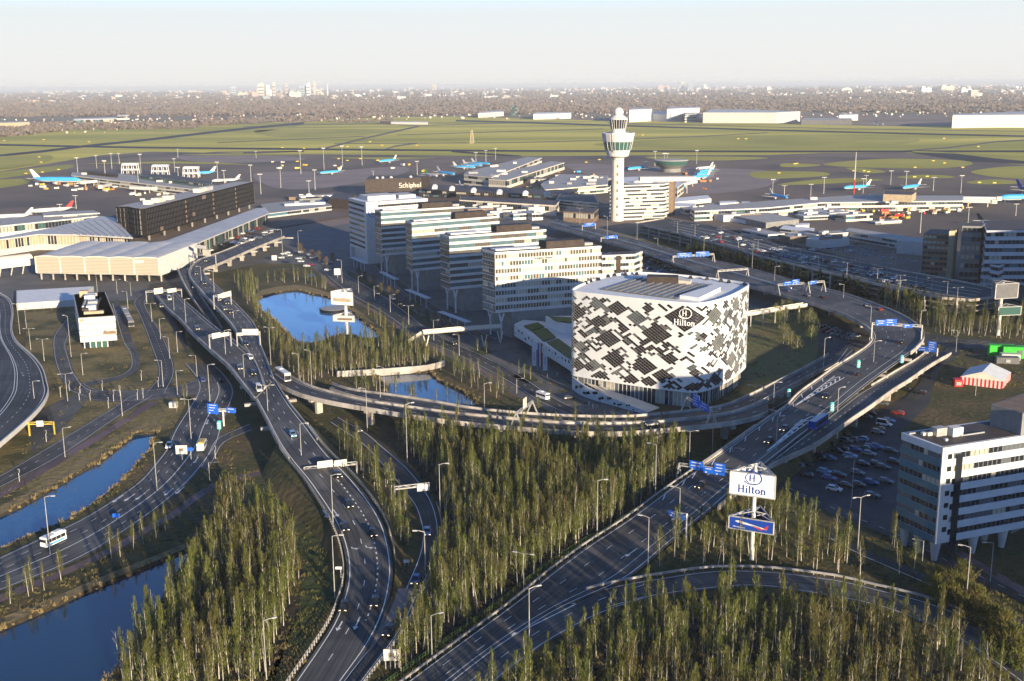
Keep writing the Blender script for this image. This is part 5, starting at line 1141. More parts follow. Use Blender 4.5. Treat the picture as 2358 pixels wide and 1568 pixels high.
# white gantry towers of the fixed bridges beyond the cream pier
for lab, x, y, w_ in (('white framed bridge tower farthest along the cream pier', 301, 401, 40), ('white framed bridge tower in the middle of the cream pier', 370, 405, 40), ('white framed bridge tower nearest the blue tail', 441, 410, 38)):
    c = P(x, y); s = c.y/F; hw = w_/2*s; t = thing('bridge_tower', lab, 'jet bridge', c, 'white framed bridge towers'); b = MB()
    for dx_ in (-1, -.33, .33, 1):
        for dy_ in (-4, 4): b.beam((c.x+dx_*hw*(.95), c.y+dy_, 0), (c.x+dx_*hw*.8, c.y+dy_, 15), .9)
    obj('frame', b, 'white', t); b = MB(); b.box((c.x+hw*.1, c.y, 14.4), (hw*1.7, 9, 3.2)); b.box((c.x, c.y, 6.8), (hw*1.9, 8.5, 2.2)); obj('gallery', b, 'white', t)

# low service buildings crowded between terminal, piers and yards
random.seed(31)
for where, poly, n, hh in (('among the roofs of the terminal', [(1060,486),(1270,494),(1285,508),(1180,510),(1060,500)], 9, (5, 9)), ('among the piers by the tower', [(1250,424),(1400,432),(1405,455),(1290,450),(1240,438)], 12, (5, 10)), ('in the cargo yard right of the tower', [(1570,480),(1640,492),(1760,520),(1700,520),(1580,500)], 8, (4, 8)),
    ('in the yard before the glass gallery', [(1780,545),(1930,560),(1940,580),(1850,572),(1790,560)], 7, (4, 7)), ('between the station hall and the striped hotel', [(620,470),(740,450),(790,470),(760,488),(640,490)], 9, (4, 8)), ('behind the bright white pier', [(1800,480),(1930,500),(2040,522),(1900,520),(1800,500)], 8, (3, 7))):
    wp = [P(x, y) for x, y in poly]; k = 0
    while k < n:
        x, y = random.uniform(min(p.x for p in wp), max(p.x for p in wp)), random.uniform(min(p.y for p in wp), max(p.y for p in wp))
        if not inside(x, y, wp): continue
        k += 1; w_, d_, h_ = random.uniform(14, 42), random.uniform(9, 22), random.uniform(*hh); a = random.choice([.38, .45, 1.95, .3]); ux = Vector((math.cos(a), math.sin(a))); uy = Vector((-ux.y, ux.x)); c = Vector((x, y))
        col = random.choice(['cream', 'white', 'grey_pale', 'stone_grey', 'brown', 'white_cool']); cn = {'cream': 'cream', 'white': 'white', 'grey_pale': 'pale grey', 'stone_grey': 'grey', 'brown': 'brown', 'white_cool': 'white'}[col]
        t, pl = building('service_building', f'low {cn} flat roofed service building {where}', 'building', [c, c+ux*w_, c+ux*w_+uy*d_, c+uy*d_], 0, h_, 1 if random.random() < .5 else 0, col, random.choice(['roof_grey', 'roof_dark', 'roof_metal']), .5, 3., None, 'service buildings '+where)
        q = c+ux*w_*random.uniform(.2, .7)+uy*d_*.5; obj('roof_unit', MB().box((q.x, q.y, h_+.9), (5, 3, 1.6), a), random.choice(['cream', 'grey', 'white']), t)
# ================================================================== street furniture, vehicles, aircraft
def dirxy(v): v = Vector((v.x, v.y, 0)); return v.normalized()
UZ = Vector((0, 0, 1))
# -- sign gantries
def gantry(label, L, R, zg, yl, yr, panels, legs='post', cat='sign gantry', m='galv', name='sign_gantry', rearm='cream', legsLR=(1, 1), bw=.45, group=None):
    a, c = P(*L, zg), P(*R, zg); za, zc = hgt(a, yl, zg), hgt(c, yr, zg); zm = (za+zc)/2; t = thing(name, label, cat, (a.x, a.y, zg), group)
    A, C = Vector((a.x, a.y, za)), Vector((c.x, c.y, zc)); d = dirxy(C-A); n = Vector((d.y, -d.x, 0)); n = n if n.y < 0 else -n
    b = MB(); b.beam(A-UZ*.35, C-UZ*.35, bw, bw*.8); b.beam(A+UZ*.5, C+UZ*.5, bw*.6, bw*.5); k = max(2, int((C-A).length/2.5))
    for i in range(k): p, q = A.lerp(C, i/k), A.lerp(C, (i+1)/k); s = -1 if i % 2 else 1; b.beam(p+UZ*(.08-.43*s), q+UZ*(.08+.43*s), .14)
    obj('beam', b, m, t)
    for p, z0, on in ((A, a, legsLR[0]), (C, c, legsLR[1])):
        if not on: continue
        b = MB()
        if legs == 'A':
            for s in (-1, 1): b.beam((z0.x+n.x*2.2*s, z0.y+n.y*2.2*s, zg), p+UZ*.3, .42)
        else: b.beam((z0.x, z0.y, zg), p+UZ*.5, .5)
        obj('leg', b, m, t)
    for f0, f1, y0, y1, colr in panels:
        p, q = A.lerp(C, f0), A.lerp(C, f1); g = Vector(((p.x+q.x)/2, (p.y+q.y)/2, zg)); zt, zb = hgt(g, y0, zg), hgt(g, y1, zg); h = max(.9, zt-zb); w = (q-p).xy.length; mid = (p+q)/2; zb = zt-h
        b = MB(); ctr = Vector((mid.x, mid.y, zb+h/2))+n*.45; b.box(ctr, (w, .14, h), math.atan2(d.y, d.x)); pn = obj('sign_panel', b, colr, t)
        if colr == 'blue_sign':
            tx = MB(); rz = math.atan2(d.y, d.x)
            for r_ in range(max(1, int(h/1.1))):
                zr = zb+h-.5-r_*1.0; o = random.uniform(-.15, .05)*w
                if zr > zb+.2: tx.box(ctr+d*(o)+Vector((0, 0, zr-ctr.z))+n*.09, (w*random.uniform(.4, .7), .04, .26), rz)
            for k2 in range(max(1, int(w/2.4))): cx_ = -w/2+.9+k2*2.4; tx.box(ctr+d*cx_+Vector((0, 0, -h/2+.35))+n*.09, (.5, .04, .42), rz)
            obj('lettering', tx, 'white', pn)
    return t
gantry('sign gantry with two pale panel backs at the top of the narrower flyover', (338,696), (419,684), 1, 672, 667, [(.21,.46,663,676,'cream'), (.59,.84,664,673,'cream')])
gantry('sign gantry with two stacked pale panel backs on the terminal flyover near the pond head', (494,712), (533,701), 8.2, 682, 678, [(.2,.42,677,686,'cream'), (.42,.98,672,684,'cream')])
gantry('sign gantry just outside the blank white end wall of the arched hall', (447,604), (498,612), 8.3, 586, 588, [(.45,.8,575,589,'cream'), (.1,.6,564,572,'white')])
gantry('sign gantry spanning the narrower flyover, left one of the pair before the merge', (484,806), (533,797), 7, 773, 768, [(.1,.5,766,778,'cream'), (.52,.9,765,774,'cream')])
gantry('sign gantry spanning the terminal flyover, right one of the pair before the merge', (547,797), (600,797), 7.8, 769, 765, [(.02,.28,766,772,'cream'), (.25,.95,757,771,'cream')])
gantry('big white sign gantry across the broad flyover above the first dark cars', (703,1121), (823,1104), 0, 1079, 1066, [(.24,.53,1060,1080,'cream'), (.56,.80,1058,1074,'cream')])
gantry('white arm gantry with a panel back over the ground level ramp', (910,1177), (990,1170), 0, 1124, 1115, [(.64,.99,1114,1129,'white')], legsLR=(1, 0))
gantry('slanted frame gantry over the curved viaduct, bare pale panel seen edge on', (1189,985), (1226,955), 6.8, 952, 925, [(.35,.55,916,938,'cream')], 'A')
gantry('slanted frame gantry over the curved viaduct with blue panels, in front of the hotel glazing', (1580,948), (1638,980), 6.5, 917, 944, [(.30,.56,908,936,'blue_sign'), (.56,.92,927,944,'blue_sign')], 'A')
gantry('large frame gantry with three blue direction panels beside the ringed hotel sign', (1563,1105), (1775,1140), .5, 1069, 1098, [(.12,.27,1061,1081,'blue_sign'), (.275,.39,1075,1089,'blue_sign'), (.395,.51,1066,1094,'blue_sign')], 'A')
gantry('blue panel sign on a white mast beside the highway, below the ringed hotel sign', (1541,1235), (1580,1250), 0, 1181, 1187, [(.0,.9,1179,1192,'blue_sign')], legsLR=(0, 1), m='white')
gantry('gantry with blue panels at the hairpin of the highway', (2006,784), (2121,785), 8.6, 745, 751, [(.06,.26,736,749,'blue_sign'), (.26,.48,734,749,'blue_sign'), (.62,.80,746,754,'blue_sign')])
gantry('gantry with two blue panels before the hairpin, left one of a pair', (1790,679), (1850,672), 8.1, 656, 652, [(.2,.5,648,656,'blue_sign'), (.52,.8,643,654,'blue_sign')], 'A')
gantry('gantry with a single blue panel before the hairpin, right one of a pair', (1860,674), (1896,671), 8.1, 651, 648, [(.06,.48,646,654,'blue_sign')], 'A')
gantry('gantry with pale blue panels over the highway beside the small white office wing', (1549,606), (1643,602), 7, 591, 585, [(.1,.45,582,592,'blue_sign'), (.55,.88,579,590,'blue_sign')], 'A')
gantry('gantry with one blue panel over the highway behind the front slab', (1384,557), (1421,553), 7, 548, 545, [(.3,.95,542,549,'blue_sign')])
gantry('gantry with one blue panel nearest the control tower', (1341,532), (1371,529), 7, 520, 516, [(.1,.9,513,521,'blue_sign')])
gantry('empty white gantry frame over the highway behind the hotel roof', (1652,640), (1721,637), 7.3, 624, 619, [], 'A')
gantry('gantry with a tall blue list panel at the junction below the hairpin', (2109,822), (2157,829), .2, 800, 804, [(.08,.55,797,808,'blue_sign'), (.56,.95,786,810,'blue_sign'), (.4,.6,809,813,'white')])
gantry('cantilever mast with blue panels over the many laned street', (485,978), (545,983), 0, 945, 944, [(-.06,.36,929,952,'blue_sign'), (.68,1.02,938,950,'blue_sign')], legsLR=(0, 0), m='white', name='sign_mast', cat='road sign'); 
c = P(516, 981); t = bpy.data.objects['sign_mast']; z = hgt(c, 944); b = MB(); b.beam(c, (c.x, c.y, z), .5); obj('post', b, 'white', t)
gantry('yellow height limit gate at the foot of the dark ramp', (69,1004), (126,1001), 0, 975, 974, [(.32,.6,968,981,'white')], m='yellow', name='height_gate', cat='height gate', bw=.35)
def board(label, base, x0, x1, y0, y1, colr='white', zg=0, posts=(.5,), name='sign_board', side=None, art=None):
    g = P(*base, zg); zt, zb = hgt(g, y0, zg), hgt(g, y1, zg); s = g.y/F; t = thing(name, label, 'road sign', g); xa, xb = g.x+(x0-base[0])*s, g.x+(x1-base[0])*s
    b = MB(); b.box(((xa+xb)/2, g.y-.2, (zt+zb)/2), (xb-xa, .15, zt-zb)); obj('sign_panel', b, colr, t)
    for p in posts: b = MB(); x = xa+(xb-xa)*p; b.beam((x, g.y, zg), (x, g.y, zt-.1), .22); obj('post', b, 'galv', t)
    if art: b = MB(); b.box(((xa+xb)/2-.1, g.y-.3, (zt+zb)/2+.1), ((xb-xa)*.4, .06, (zt-zb)*.28)); b.box(((xa+xb)/2+.2, g.y-.31, (zt+zb)/2-.2), ((xb-xa)*.25, .06, (zt-zb)*.15)); obj('lettering', b, art, t)
    return t
board('white board with small grey print standing between the two white vehicles', (422,1060), 406, 434, 1025, 1045, 'white', 0, (.5,), art='brown')
board('small blue board attached beside the white board between the two vehicles', (440,1058), 435, 446, 1030, 1038, 'blue_sign')
board('weathered white board on legs in the grass at the lower edge', (903,1540), 883, 923, 1494, 1520, 'cream', 0, (.1, .4, .7, .95), art='tan')
board('small white board on two posts in the gore of ramp and flyover', (936,1302), 929, 944, 1288, 1295, 'white', 0, (.2, .8))
board('narrow white board beside the railing of the broad flyover', (781,1330), 773, 789, 1304, 1310, 'white', 1, (.8,))
board('blue board lying low in the verge between street and canal', (268,1196), 260, 278, 1182, 1191, 'blue_sign', 0, (.5,))
board('white board on the mast in the boulevard verge', (778,640), 770, 785, 618, 633, 'white', 0, (.5,))
board('white board above the taxi rank below the curved deck', (631,600), 626, 638, 588, 599, 'white', 0, (.5,))
for lab, x, y, zg in (('green chevron bollard at the tip of the highway gore', 1976, 846, 8.3), ('green chevron bollard beside the blue bus', 1915, 946, 7.4), ('green chevron bollard on the viaduct side of the highway', 1816, 914, 5.5), ('green chevron bollard under the cantilever mast', 505, 988, 0), ('green chevron bollard in the hairpin apex', 2076, 835, 8.2)):
    c = P(x, y, zg); t = thing('chevron_bollard', lab, 'bollard', c, 'chevron bollards'); b = MB(); b.lathe([(.75, 0), (.75, 2.9), (.5, 3.2)], c, 10); obj('post', b, 'teal', t); b = MB()
    for k in range(3):
        for s in (-1, 1): b.beam((c.x, c.y-.8, c.z+1.0+k*.8), (c.x+s*.62, c.y-.62, c.z+.55+k*.8), .24)
    obj('chevron', b, 'white', t)
# -- street lamps
def lamp_proto(double=False):
    r = proto('street_lamp'); b = MB(); b.tube([(0, 0, 0), (0, 0, 1.2), (0, 0, 15)], [.17, .14, .08], 8); part('pole', b, 'galv', r)
    for s in ((1, -1) if double else (1,)):
        b = MB(); b.tube([(0, 0, 14.9), (s*1.2, 0, 15.2), (s*1.9, 0, 15.25)], [.09, .08, .07], 6); part('arm', b, 'galv', r)
        b = MB(); b.box((s*2.3, 0, 15.25), (1.1, .42, .2)); part('lamp_head', b, 'grey_pale', r)
    return r
LP1, LP2 = lamp_proto(), lamp_proto(True)
random.seed(3)
def lamps(where, lst, group, zg=0., dbl=False, rz=None, frm='the lower edge of the photo'):
    lst = sorted(lst, key=lambda q: -q[1])
    for i, q in enumerate(lst):
        bx, by, tx, ty = q[:4]; g = P(bx, by, zg if not callable(zg) else zg(bx, by)); h = hgt(g, ty, g.z)-g.z
        if h < 3: continue
        lab = f'grey street lamp {where}, {ORD[i]} from viewer'
        place(LP2 if dbl or (i % 4 == 3) else LP1, g, rz if rz is not None else random.choice([0, .4, math.pi, math.pi-.4]), (1, 1, h/15), lab, 'street lamp', group)
lamps('along the broad flyover', [(619.5,991,616,888),(696,1091,692,976),(768,1228,762,1094),(771,1377,766,1234),(565,909,560,816),(522,851,519,761)], 'lamps along the broad flyover', 0, rz=0)
lamps('in the plantation at its edges', [(1014,1199,1013,1069),(981,1372,976,1224),(995,1517,992,1417),(938,1065,937,931),(1206,1360,1206,1275),(1375,1237,1378,1106),(1509,1141,1511,1024),(1587,1070,1588,993),(614,1566,607,1429)], 'lamps at the edges of the plantations')
lamps('beside the highway', [(1219,1519,1216,1355),(1491.5,1330,1493,1191),(1563,1247,1566,1124),(1640,1049,1645,945),(1686,1078,1685,1031),(1785,1076,1787,961),(1780,955,1782,881),(1736,968,1739,889),(1926,990,1930,894),(2008.5,879,2013,786),(1895.5,860,1898,779)], 'lamps beside the highway')
lamps('along the curved viaduct', [(691,911,686,816),(718,890,716,808),(846,993,842,895),(877,946,876,851),(886,924,885,846),(1116,976,1117,883),(1278,994,1279,959),(624,840,621,755)], 'lamps along the curved viaduct')
lamps('around the hairpin', [(2002,784,2005,706),(2070,716,2073,646),(2117,784,2120,716),(1940,721,1942,655),(1885,651,1886,606),(1782,676,1785,614),(1731.5,626,1734,574),(1620,605,1622,545),(1514,589,1514,549),(1398,569,1399,499),(1335,528,1335,480),(1467,552,1467,505)], 'lamps around the hairpin and up the highway', 0)
lamps('beside the car park and the blue banded office', [(1960,1170,1965,1054),(1975,1265,1982,1145),(2246,911,2248,861),(2223.5,1395,2231,1260),(2280,1340,2285,1250),(2123.5,1292,2125,1245),(2201,811,2203,761)], 'lamps near the shaded car park')
lamps('on the street beside canal and pond', [(441,1020,435,920),(409,909,406,854),(484,931,478,840),(362,1131,355,1020),(483,1106,481,1065),(116,1277,107,1144)], 'lamps along the many laned street', rz=0)
lamps('on the grass around the white box office', [(82,948,75,878),(156,924,151,861),(282,958,277,899),(150,1053,143,986),(46,769,41,701),(61,755,56,699),(71,805,66,757),(102,831,97,781),(164,822,152,728),(225,681,222,631),(270,676,267,644),(302,681,300,649),(295,711,292,671),(350,741,346,699),(370,781,366,734),(391,826,387,777),(409,811,405,764),(454,869,451,819),(376,891,372,830),(191,864,185,814)], 'lamps on the grass around the white box office')
lamps('between the terminal flyovers', [(402,729,399,671),(430,766,422,689),(442,649,439,605),(466,677,464,614),(496,711,492,624),(540,766,537,716)], 'lamps between the terminal flyovers')
lamps('along the boulevard', [(788,652,786,599),(826,675,826.5,636),(862.5,694,863,659),(899,719,899.5,679),(941.5,747.5,942,704),(999,784,1000,737.5),(1057.5,819,1058,771),(651,591,651.5,529),(688,579,687,532),(912,674,912,640),(1190,905,1190,872)], 'lamps along the boulevard')
def deckz(x, y): return 9.
lamps('on the parking deck', [(x, y, x+.5, y-28) for x, y in ((1600,546),(1700,570),(1800,596),(1884,618),(1926,606),(1950,632),(1978,624),(2020,646),(2041,634),(2109,655),(2072,662),(2145,668),(2204,690),(2181,676),(1560,538),(1660,556),(1745,580),(1843,600))], 'lamps on the parking deck', deckz, True)
lamps('in the distant service yards', [(2062,614,2064,579),(1937,594,1940,555),(1826,571,1826,535),(2206,651,2207,607),(1970,601,1971,574),(1866,585,1866,550),(1660,540,1660,520)], 'lamps in the distant service yards')
# -- apron flood light masts
r = proto('floodlight_mast'); b = MB(); b.tube([(0, 0, 0), (0, 0, 25)], [.55, .32], 8); part('mast', b, 'galv', r)
b = MB(); b.beam((-3.2, 0, 25.2), (3.2, 0, 25.2), .5, .6); 
for k in range(5): b.box((-2.8+k*1.4, -.3, 25.7), (1., .5, .7))
part('lamp_head', b, 'grey_pale', r); FM = r
mast = [(180,407,364),(223,389,359),(244,422,371),(258,390,354),(275,379,354),(325,399,356),(320,437,391),(410,364,344),(403,402,366),(412,427,386),(502,417,374),(517,424,393),(579,427,381),(176,483,451),(140,499,471),(590,365,349),(601,449,402),(647,434,388),(693,402,348),(726,439,392),(746.5,392,342),(789,384,337),(834,382,339),(712,449,417),(859.5,409,394),(961,407,372),(1076,392,374),(1096,382,352),(1119,374,347),(1141,369,342),(1489,392,372),(1508,384,349),(1529,397,354),(1520,397,369),(1536,384,354),(1604,379,347),(1581.5,447,414),(1778.5,454,414),(1805.5,457,428),(1866.5,453,425),(1896.5,448,409),(1987,447,412),(1994,424,404),(2050.5,427,394),(2086,428,395),(2148.5,442,409),(2212,447,405),(2118.5,539,488),(2228.5,517,478),(2338.5,499,470)]
zones = lambda x: 'beside the cream pier' if x < 460 else 'on the apron before the blue jets' if x < 880 else 'along the middle pier' if x < 1300 else 'behind the tower office' if x < 1700 else 'along the bright white pier'
cnt = {}
for x, y, ty in sorted(mast):
    g = P(x, y); h = hgt(g, ty); zn = zones(x); cnt[zn] = cnt.get(zn, 0)+1
    place(FM, g, random.uniform(-.3, .3), (.85, .85, h/25), f'tall pale floodlight mast {zn}, {ORD[cnt[zn]-1]} one from that end', 'floodlight mast', 'floodlight masts '+zn)
g = P(1966,448); h = hgt(g, 350); t = thing('radio_mast', 'tallest thin mast, red and white in its lower part, on the bright white pier', 'mast', g)
b = MB(); b.tube([(g.x, g.y, h*.35), (g.x, g.y, h)], [.7, .3], 6); obj('upper_mast', b, 'grey_pale', t); b = MB(); b.tube([(g.x, g.y, 0), (g.x, g.y, h*.35)], [.9, .7], 6); obj('lower_mast', b, 'red', t)
g = P(1087,330); h = hgt(g, 299); t = thing('lattice_mast', 'orange lattice mast alone on the airfield grass', 'mast', g); b = MB()
for s in (-1, 1):
    for s2 in (-1, 1): b.beam((g.x+s*4.5, g.y+s2*4.5, 0), (g.x+s*1.5, g.y+s2*1.5, h), .8)
for k in range(7): z = h*k/7; w_ = 4.5-3*k/7; b.beam((g.x-w_, g.y-w_, z), (g.x+w_, g.y-w_, z+h/7), .6); b.box((g.x, g.y, z+1), (2*w_, 2*w_, .8))
obj('lattice', b, 'tan', t)
# -- cars and other vehicles
def car_mb(w=1.78, L=4.35, h=1.45, van=False):
    """body shell from lofted cross sections; the glasshouse is separate"""
    prof = [(-L/2, .42, .66, .80), (-L/2+.12, .24, .82, .95), (-L*.30, .22, .92, 1.), (-L*.02, .22, .94, 1.), (L*.22, .22, .92, 1.), (L*.40, .23, .80, .96), (L/2-.1, .26, .70, .88), (L/2, .40, .60, .74)]
    b = MB(); n = len(prof)
    for x, z0, z1, k in prof:
        y = w/2*k; b.v += [(x, -y*.92, z0), (x, -y, (z0+z1)/2), (x, -y*.93, z1), (x, y*.93, z1), (x, y, (z0+z1)/2), (x, y*.92, z0)]
    for i in range(n-1):
        for k in range(6): b.f.append((6*i+k, 6*i+(k+1) % 6, 6*i+6+(k+1) % 6, 6*i+6+k)); b.m.append(0)
    b.f += [tuple(range(5, -1, -1)), tuple(6*(n-1)+k for k in range(6))]; b.m += [0, 0]
    g = MB(); x0, x1, x2, x3 = (-L*.44, -L*.36, L*.02, L*.24) if not van else (-L*.48, -L*.46, L*.12, L*.28); yb, yt = w*.46, w*.37
    g.add([(x0, -yb, .9), (x3, -yb, .9), (x3, yb, .9), (x0, yb, .9), (x1, -yt, h-.06), (x2, -yt, h-.06), (x2, yt, h-.06), (x1, yt, h-.06)], [(0, 1, 5, 4), (1, 2, 6, 5), (2, 3, 7, 6), (3, 0, 4, 7)])
    r = MB(); r.add([(x1-.03, -yt-.02, h-.07), (x2+.03, -yt-.02, h-.07), (x2+.03, yt+.02, h-.07), (x1-.03, yt+.02, h-.07), (x1+.15, -yt+.12, h), (x2-.12, -yt+.12, h), (x2-.12, yt-.12, h), (x1+.15, yt-.12, h)], [(4, 5, 6, 7), (0, 1, 5, 4), (1, 2, 6, 5), (2, 3, 7, 6), (3, 0, 4, 7)])
    for xa, xb in ((x0, x1), (x3, x2)):
        for s in (-1, 1): r.beam((xa, s*yb, .9), (xb, s*yt, h-.07), .09)
    return b, g, r
def wheel_mb(x, y, r=.33):
    b = MB(); b.tube([(x, y-.11, r), (x, y+.11, r)], [r, r], 12); return b
mat('carpaint_black', (.012, .012, .015), .25, spec=.6); mat('carpaint_grey', (.09, .10, .11), .3, spec=.6); mat('carpaint_silver', (.20, .215, .23), .3, metal=.5); mat('carpaint_white', (.68, .68, .67), .35); mat('carpaint_blue', (.02, .06, .22), .3, spec=.6); mat('carpaint_light_blue', (.16, .30, .45), .3); mat('carpaint_red', (.22, .02, .02), .3)
mat('headlight', (.8, .75, .6), .3, emit=((1., .72, .38), 1.6)); mat('tail_light', (.35, .02, .01), .4)
CARS = {}
def car_proto(col, van=False, full=True, lit=False):
    key = (col, van, full, lit)
    if key in CARS: return CARS[key]
    r = proto(('van' if van else 'car')); b, g, rf = car_mb(1.95, 5.2, 2.1, True) if van else car_mb()
    if full:
        part('body', b, 'carpaint_'+col, r); part('window', g, 'glass_dark', r); part('roof', rf, 'carpaint_'+col, r); L = 5.2 if van else 4.35; w = 1.95 if van else 1.78
        for x in (-L*.30, L*.31):
            for s in (-1, 1): part('wheel', wheel_mb(x, s*(w/2-.1)), 'tyre', r)
        for s in (-1, 1): part('headlight', MB().box((L/2-.10, s*w*.31, .60), (.16, .36, .16)), 'headlight' if lit else 'white', r); part('tail_light', MB().box((-L/2+.06, s*w*.34, .74), (.12, .28, .16)), 'tail_light', r)
    else:
        for src, mi in ((g, 1), (rf, 0)):
            o = len(b.v); b.v += src.v; b.f += [tuple(i+o for i in f) for f in src.f]; b.m += [mi]*len(src.f)
        for x in (-1.3, 1.35):
            for s in (-1, 1): q = wheel_mb(x, s*.8); o = len(b.v); b.v += q.v; b.f += [tuple(i+o for i in f) for f in q.f]; b.m += [1]*len(q.f)
        r = bpy.data.objects.new('van' if van else 'car', mesh('car', b, ['carpaint_'+col, 'glass_dark']))
    CARS[key] = r; return r
def road_car(dx, dy, key, col, label, van=False, back=False):
    p, a = on_road(dx, dy, key)
    toward = math.sin(a) < 0
    if toward == back: a += math.pi
    place(car_proto(col, van, True, True), p+UZ*(.06 if key in ('A','AL','AR','B','B2','C','C2','AQ') else .24), a, 1.15, label, 'van' if van else 'car', 'vehicles driving on the roads')
for dx, dy, key, col, lab, van, back in [
    (674,1004,'A','light_blue','pale blue car on the broad flyover, well above the big white gantry',0,0), (777,1098,'A','black','black car passing right under the big white gantry',0,0), (803,1166,'A','black','black car next below the big white gantry, headlights on',0,0), (794,1219,'A','black','black car near the railing side, third below the big gantry',0,0),
    (859,1232,'A','black','black car in the outer lane beside the third one below the gantry',0,0), (864,1391,'A','black','black car near the gore, headlights glowing, middle of the lower bend',0,0), (793,1402,'A','black','black car near the railing in the lower bend',0,0), (984,1231,'E','light_blue','light blue car on the ground level ramp beside the lamp',0,0), (958,1342,'E','blue','blue car farther down the ground level ramp',0,0), (896,1460,'E','black','large black car lowest on the ground level ramp',0,0),
    (596,899,'A','white','white van at the merge of the flyovers',1,0), (578,826,'AR','white','white car on the terminal flyover just before the merge',0,0), (566,795,'AR','black','black car on the terminal flyover under the right gantry',0,0), (552,850,'AL','silver','silver car on the narrower flyover close to the merge',0,0), (584,862,'AR','black','black car alongside the merge line',0,0), (454,759,'AL','silver','silver car alone on the narrower flyover below the street gantry',0,0),
    (531,721,'AR','black','dark car on the terminal flyover beside the pond head',0,0), (518,714,'AR','silver','silver car next to the dark one beside the pond head',0,0), (504,692,'AR','silver','silver car below the stacked panel gantry',0,0), (522,700,'AR','black','dark car right of the stacked panel gantry',0,0), (470,654,'AR','black','dark car in the bend of the terminal flyover',0,0), (452,632,'AR','black','dark car at the top of the bend near the white end wall',0,0),
    (477,602,'AR','silver','silver car under the gantry by the white end wall',0,0), (371,707,'AL','silver','silver car below the street gantry, in the shade',0,0), (390,690,'AL','white','white van right behind the street gantry',1,0), (390,1031,'F','white','white car beside the white board on the many laned street',0,0), (467,879,'F','blue','blue car at the head of the many laned street',0,1), (511,879,'F','black','dark car under the flyover edge at the street junction',0,1),
    (1613,1122,'C','black','black car on the highway left of the ringed hotel sign',0,0), (1976,864,'C','black','black car with tail lights near the highway gore',0,1), (1903,916,'C','black','black car above the blue bus on the highway',0,0), (1806,991,'C','grey','grey car below the blue bus on the highway',0,0), (1771,1019,'C','black','dark car half hidden behind the ringed hotel sign lamp',0,0), (2074,790,'C','black','dark car inside the hairpin',0,1), (2024,714,'C','red','dark red car entering the hairpin',0,1), (1995,706,'C','black','dark car ahead of the dark red one before the hairpin',0,1), (1858,682,'C','silver','silver car under the single blue panel gantry',0,1), (1894,686,'C','black','dark car beyond the single blue panel gantry',0,1), (1812,671,'C','blue','blue car under the twin panel gantry',0,1),
    (1504,981,'B','black','dark car on the curved viaduct in front of the hotel',0,0), (823,994,'E','grey','grey car emerging under the viaduct at the top of the ramp',0,0), (905,690,'J','white','white car on the boulevard among the bare trees',0,0), (918,702,'J','black','dark car following the white one on the boulevard',0,0), (1043,794,'J','black','black car on the boulevard under the footbridge',0,0), (868,678,'J','yellow','yellowish taxi on the boulevard near the top',0,0) ]:
    if col == 'yellow': col = 'silver'; lab = 'silver taxi on the boulevard near the top'
    road_car(dx, dy, key, col, lab, bool(van), bool(back))
def bus_proto(name, L, w, h, body, win, roofm, artic=False, stripe=None, lowz=1.15):
    r = proto(name); secs = [(-L/2, -.3), (.3, L/2)] if artic else [(-L/2, L/2)]
    for x0, x1 in secs:
        b = MB(); c = ((x0+x1)/2, 0, .35+(h-.35)/2); ln = x1-x0; b.box((c[0], 0, .35+(lowz-.35)/2), (ln, w, lowz-.35)); b.box((c[0], 0, h-.25), (ln, w, .5)); b.box((c[0], 0, (lowz+h-.5)/2), (ln-.12, w-.12, h-.5-lowz)); part('body', b, body, r)
        g = MB(); k = max(3, int(ln/1.6))
        for i in range(k):
            for s in (-1, 1): g.box((x0+.3+(ln-.6)*(i+.5)/k, s*(w/2-.03), (lowz+h-.5)/2), ((ln-.6)/k-.12, .05, h-.55-lowz))
        part('window', g, win, r)
        part('roof', MB().box((c[0], 0, h+.04), (ln-.3, w-.3, .12)), roofm, r); part('roof_unit', MB().box((c[0]-ln*.2, 0, h+.2), (2.2, w*.6, .26)), roofm, r)
        for x in (x0+ln*.2, x1-ln*.2):
            for s in (-1, 1): part('wheel', wheel_mb(x, s*(w/2-.14), .48), 'tyre', r)
    part('windscreen', MB().box((L/2+.01, 0, lowz+.6), (.06, w-.25, h-lowz-.65)), 'glass_dark', r)
    for s in (-1, 1): part('headlight', MB().box((L/2+.02, s*w*.36, .75), (.06, .4, .22)), 'white', r)
    if artic: part('bellows', MB().box((0, 0, h/2+.1), (.8, w-.15, h-.5)), 'black', r)
    if stripe: part('stripe', MB().box((-.3, 0, .8), (L*.7, w+.03, .45)), stripe, r)
    return r
p, a = on_road(652, 866, 'B'); p = P(654,872,7.4); q = P(690,897,7.4); place(bus_proto('coach', 12.5, 2.6, 3.6, 'white', 'glass_dark', 'roof_white'), P(652,872,7.4), math.atan2(q.y-p.y, q.x-p.x), 1, 'long white coach on the curved viaduct beside the flyover', 'coach', 'buses and coaches')
p, a = on_road(1886, 981, 'C2'); 
pb = P(1884,981,7.55); d = P(1868,995,7.0)-P(1905,970,7.0); place(bus_proto('bus', 12., 2.6, 3.1, 'deep_blue', 'glass_dark', 'white_cool'), pb, math.atan2(d.y, d.x)+math.pi, 1, 'blue city bus with a pale roof on the highway', 'bus', 'buses and coaches')
p0, p1 = P(318,785), P(274,697); place(bus_proto('articulated_bus', 44, 3., 3.3, 'grey_dark', 'glass_dark', 'roof_grey', True), (p0+p1)/2+UZ*.3, math.atan2(p0.y-p1.y, p0.x-p1.x), 1, 'very long grey articulated bus waiting beside the white box office', 'bus', 'buses and coaches')
p, a = on_road(124, 1252, 'F'); a = a if math.cos(a) < 0 else a+math.pi
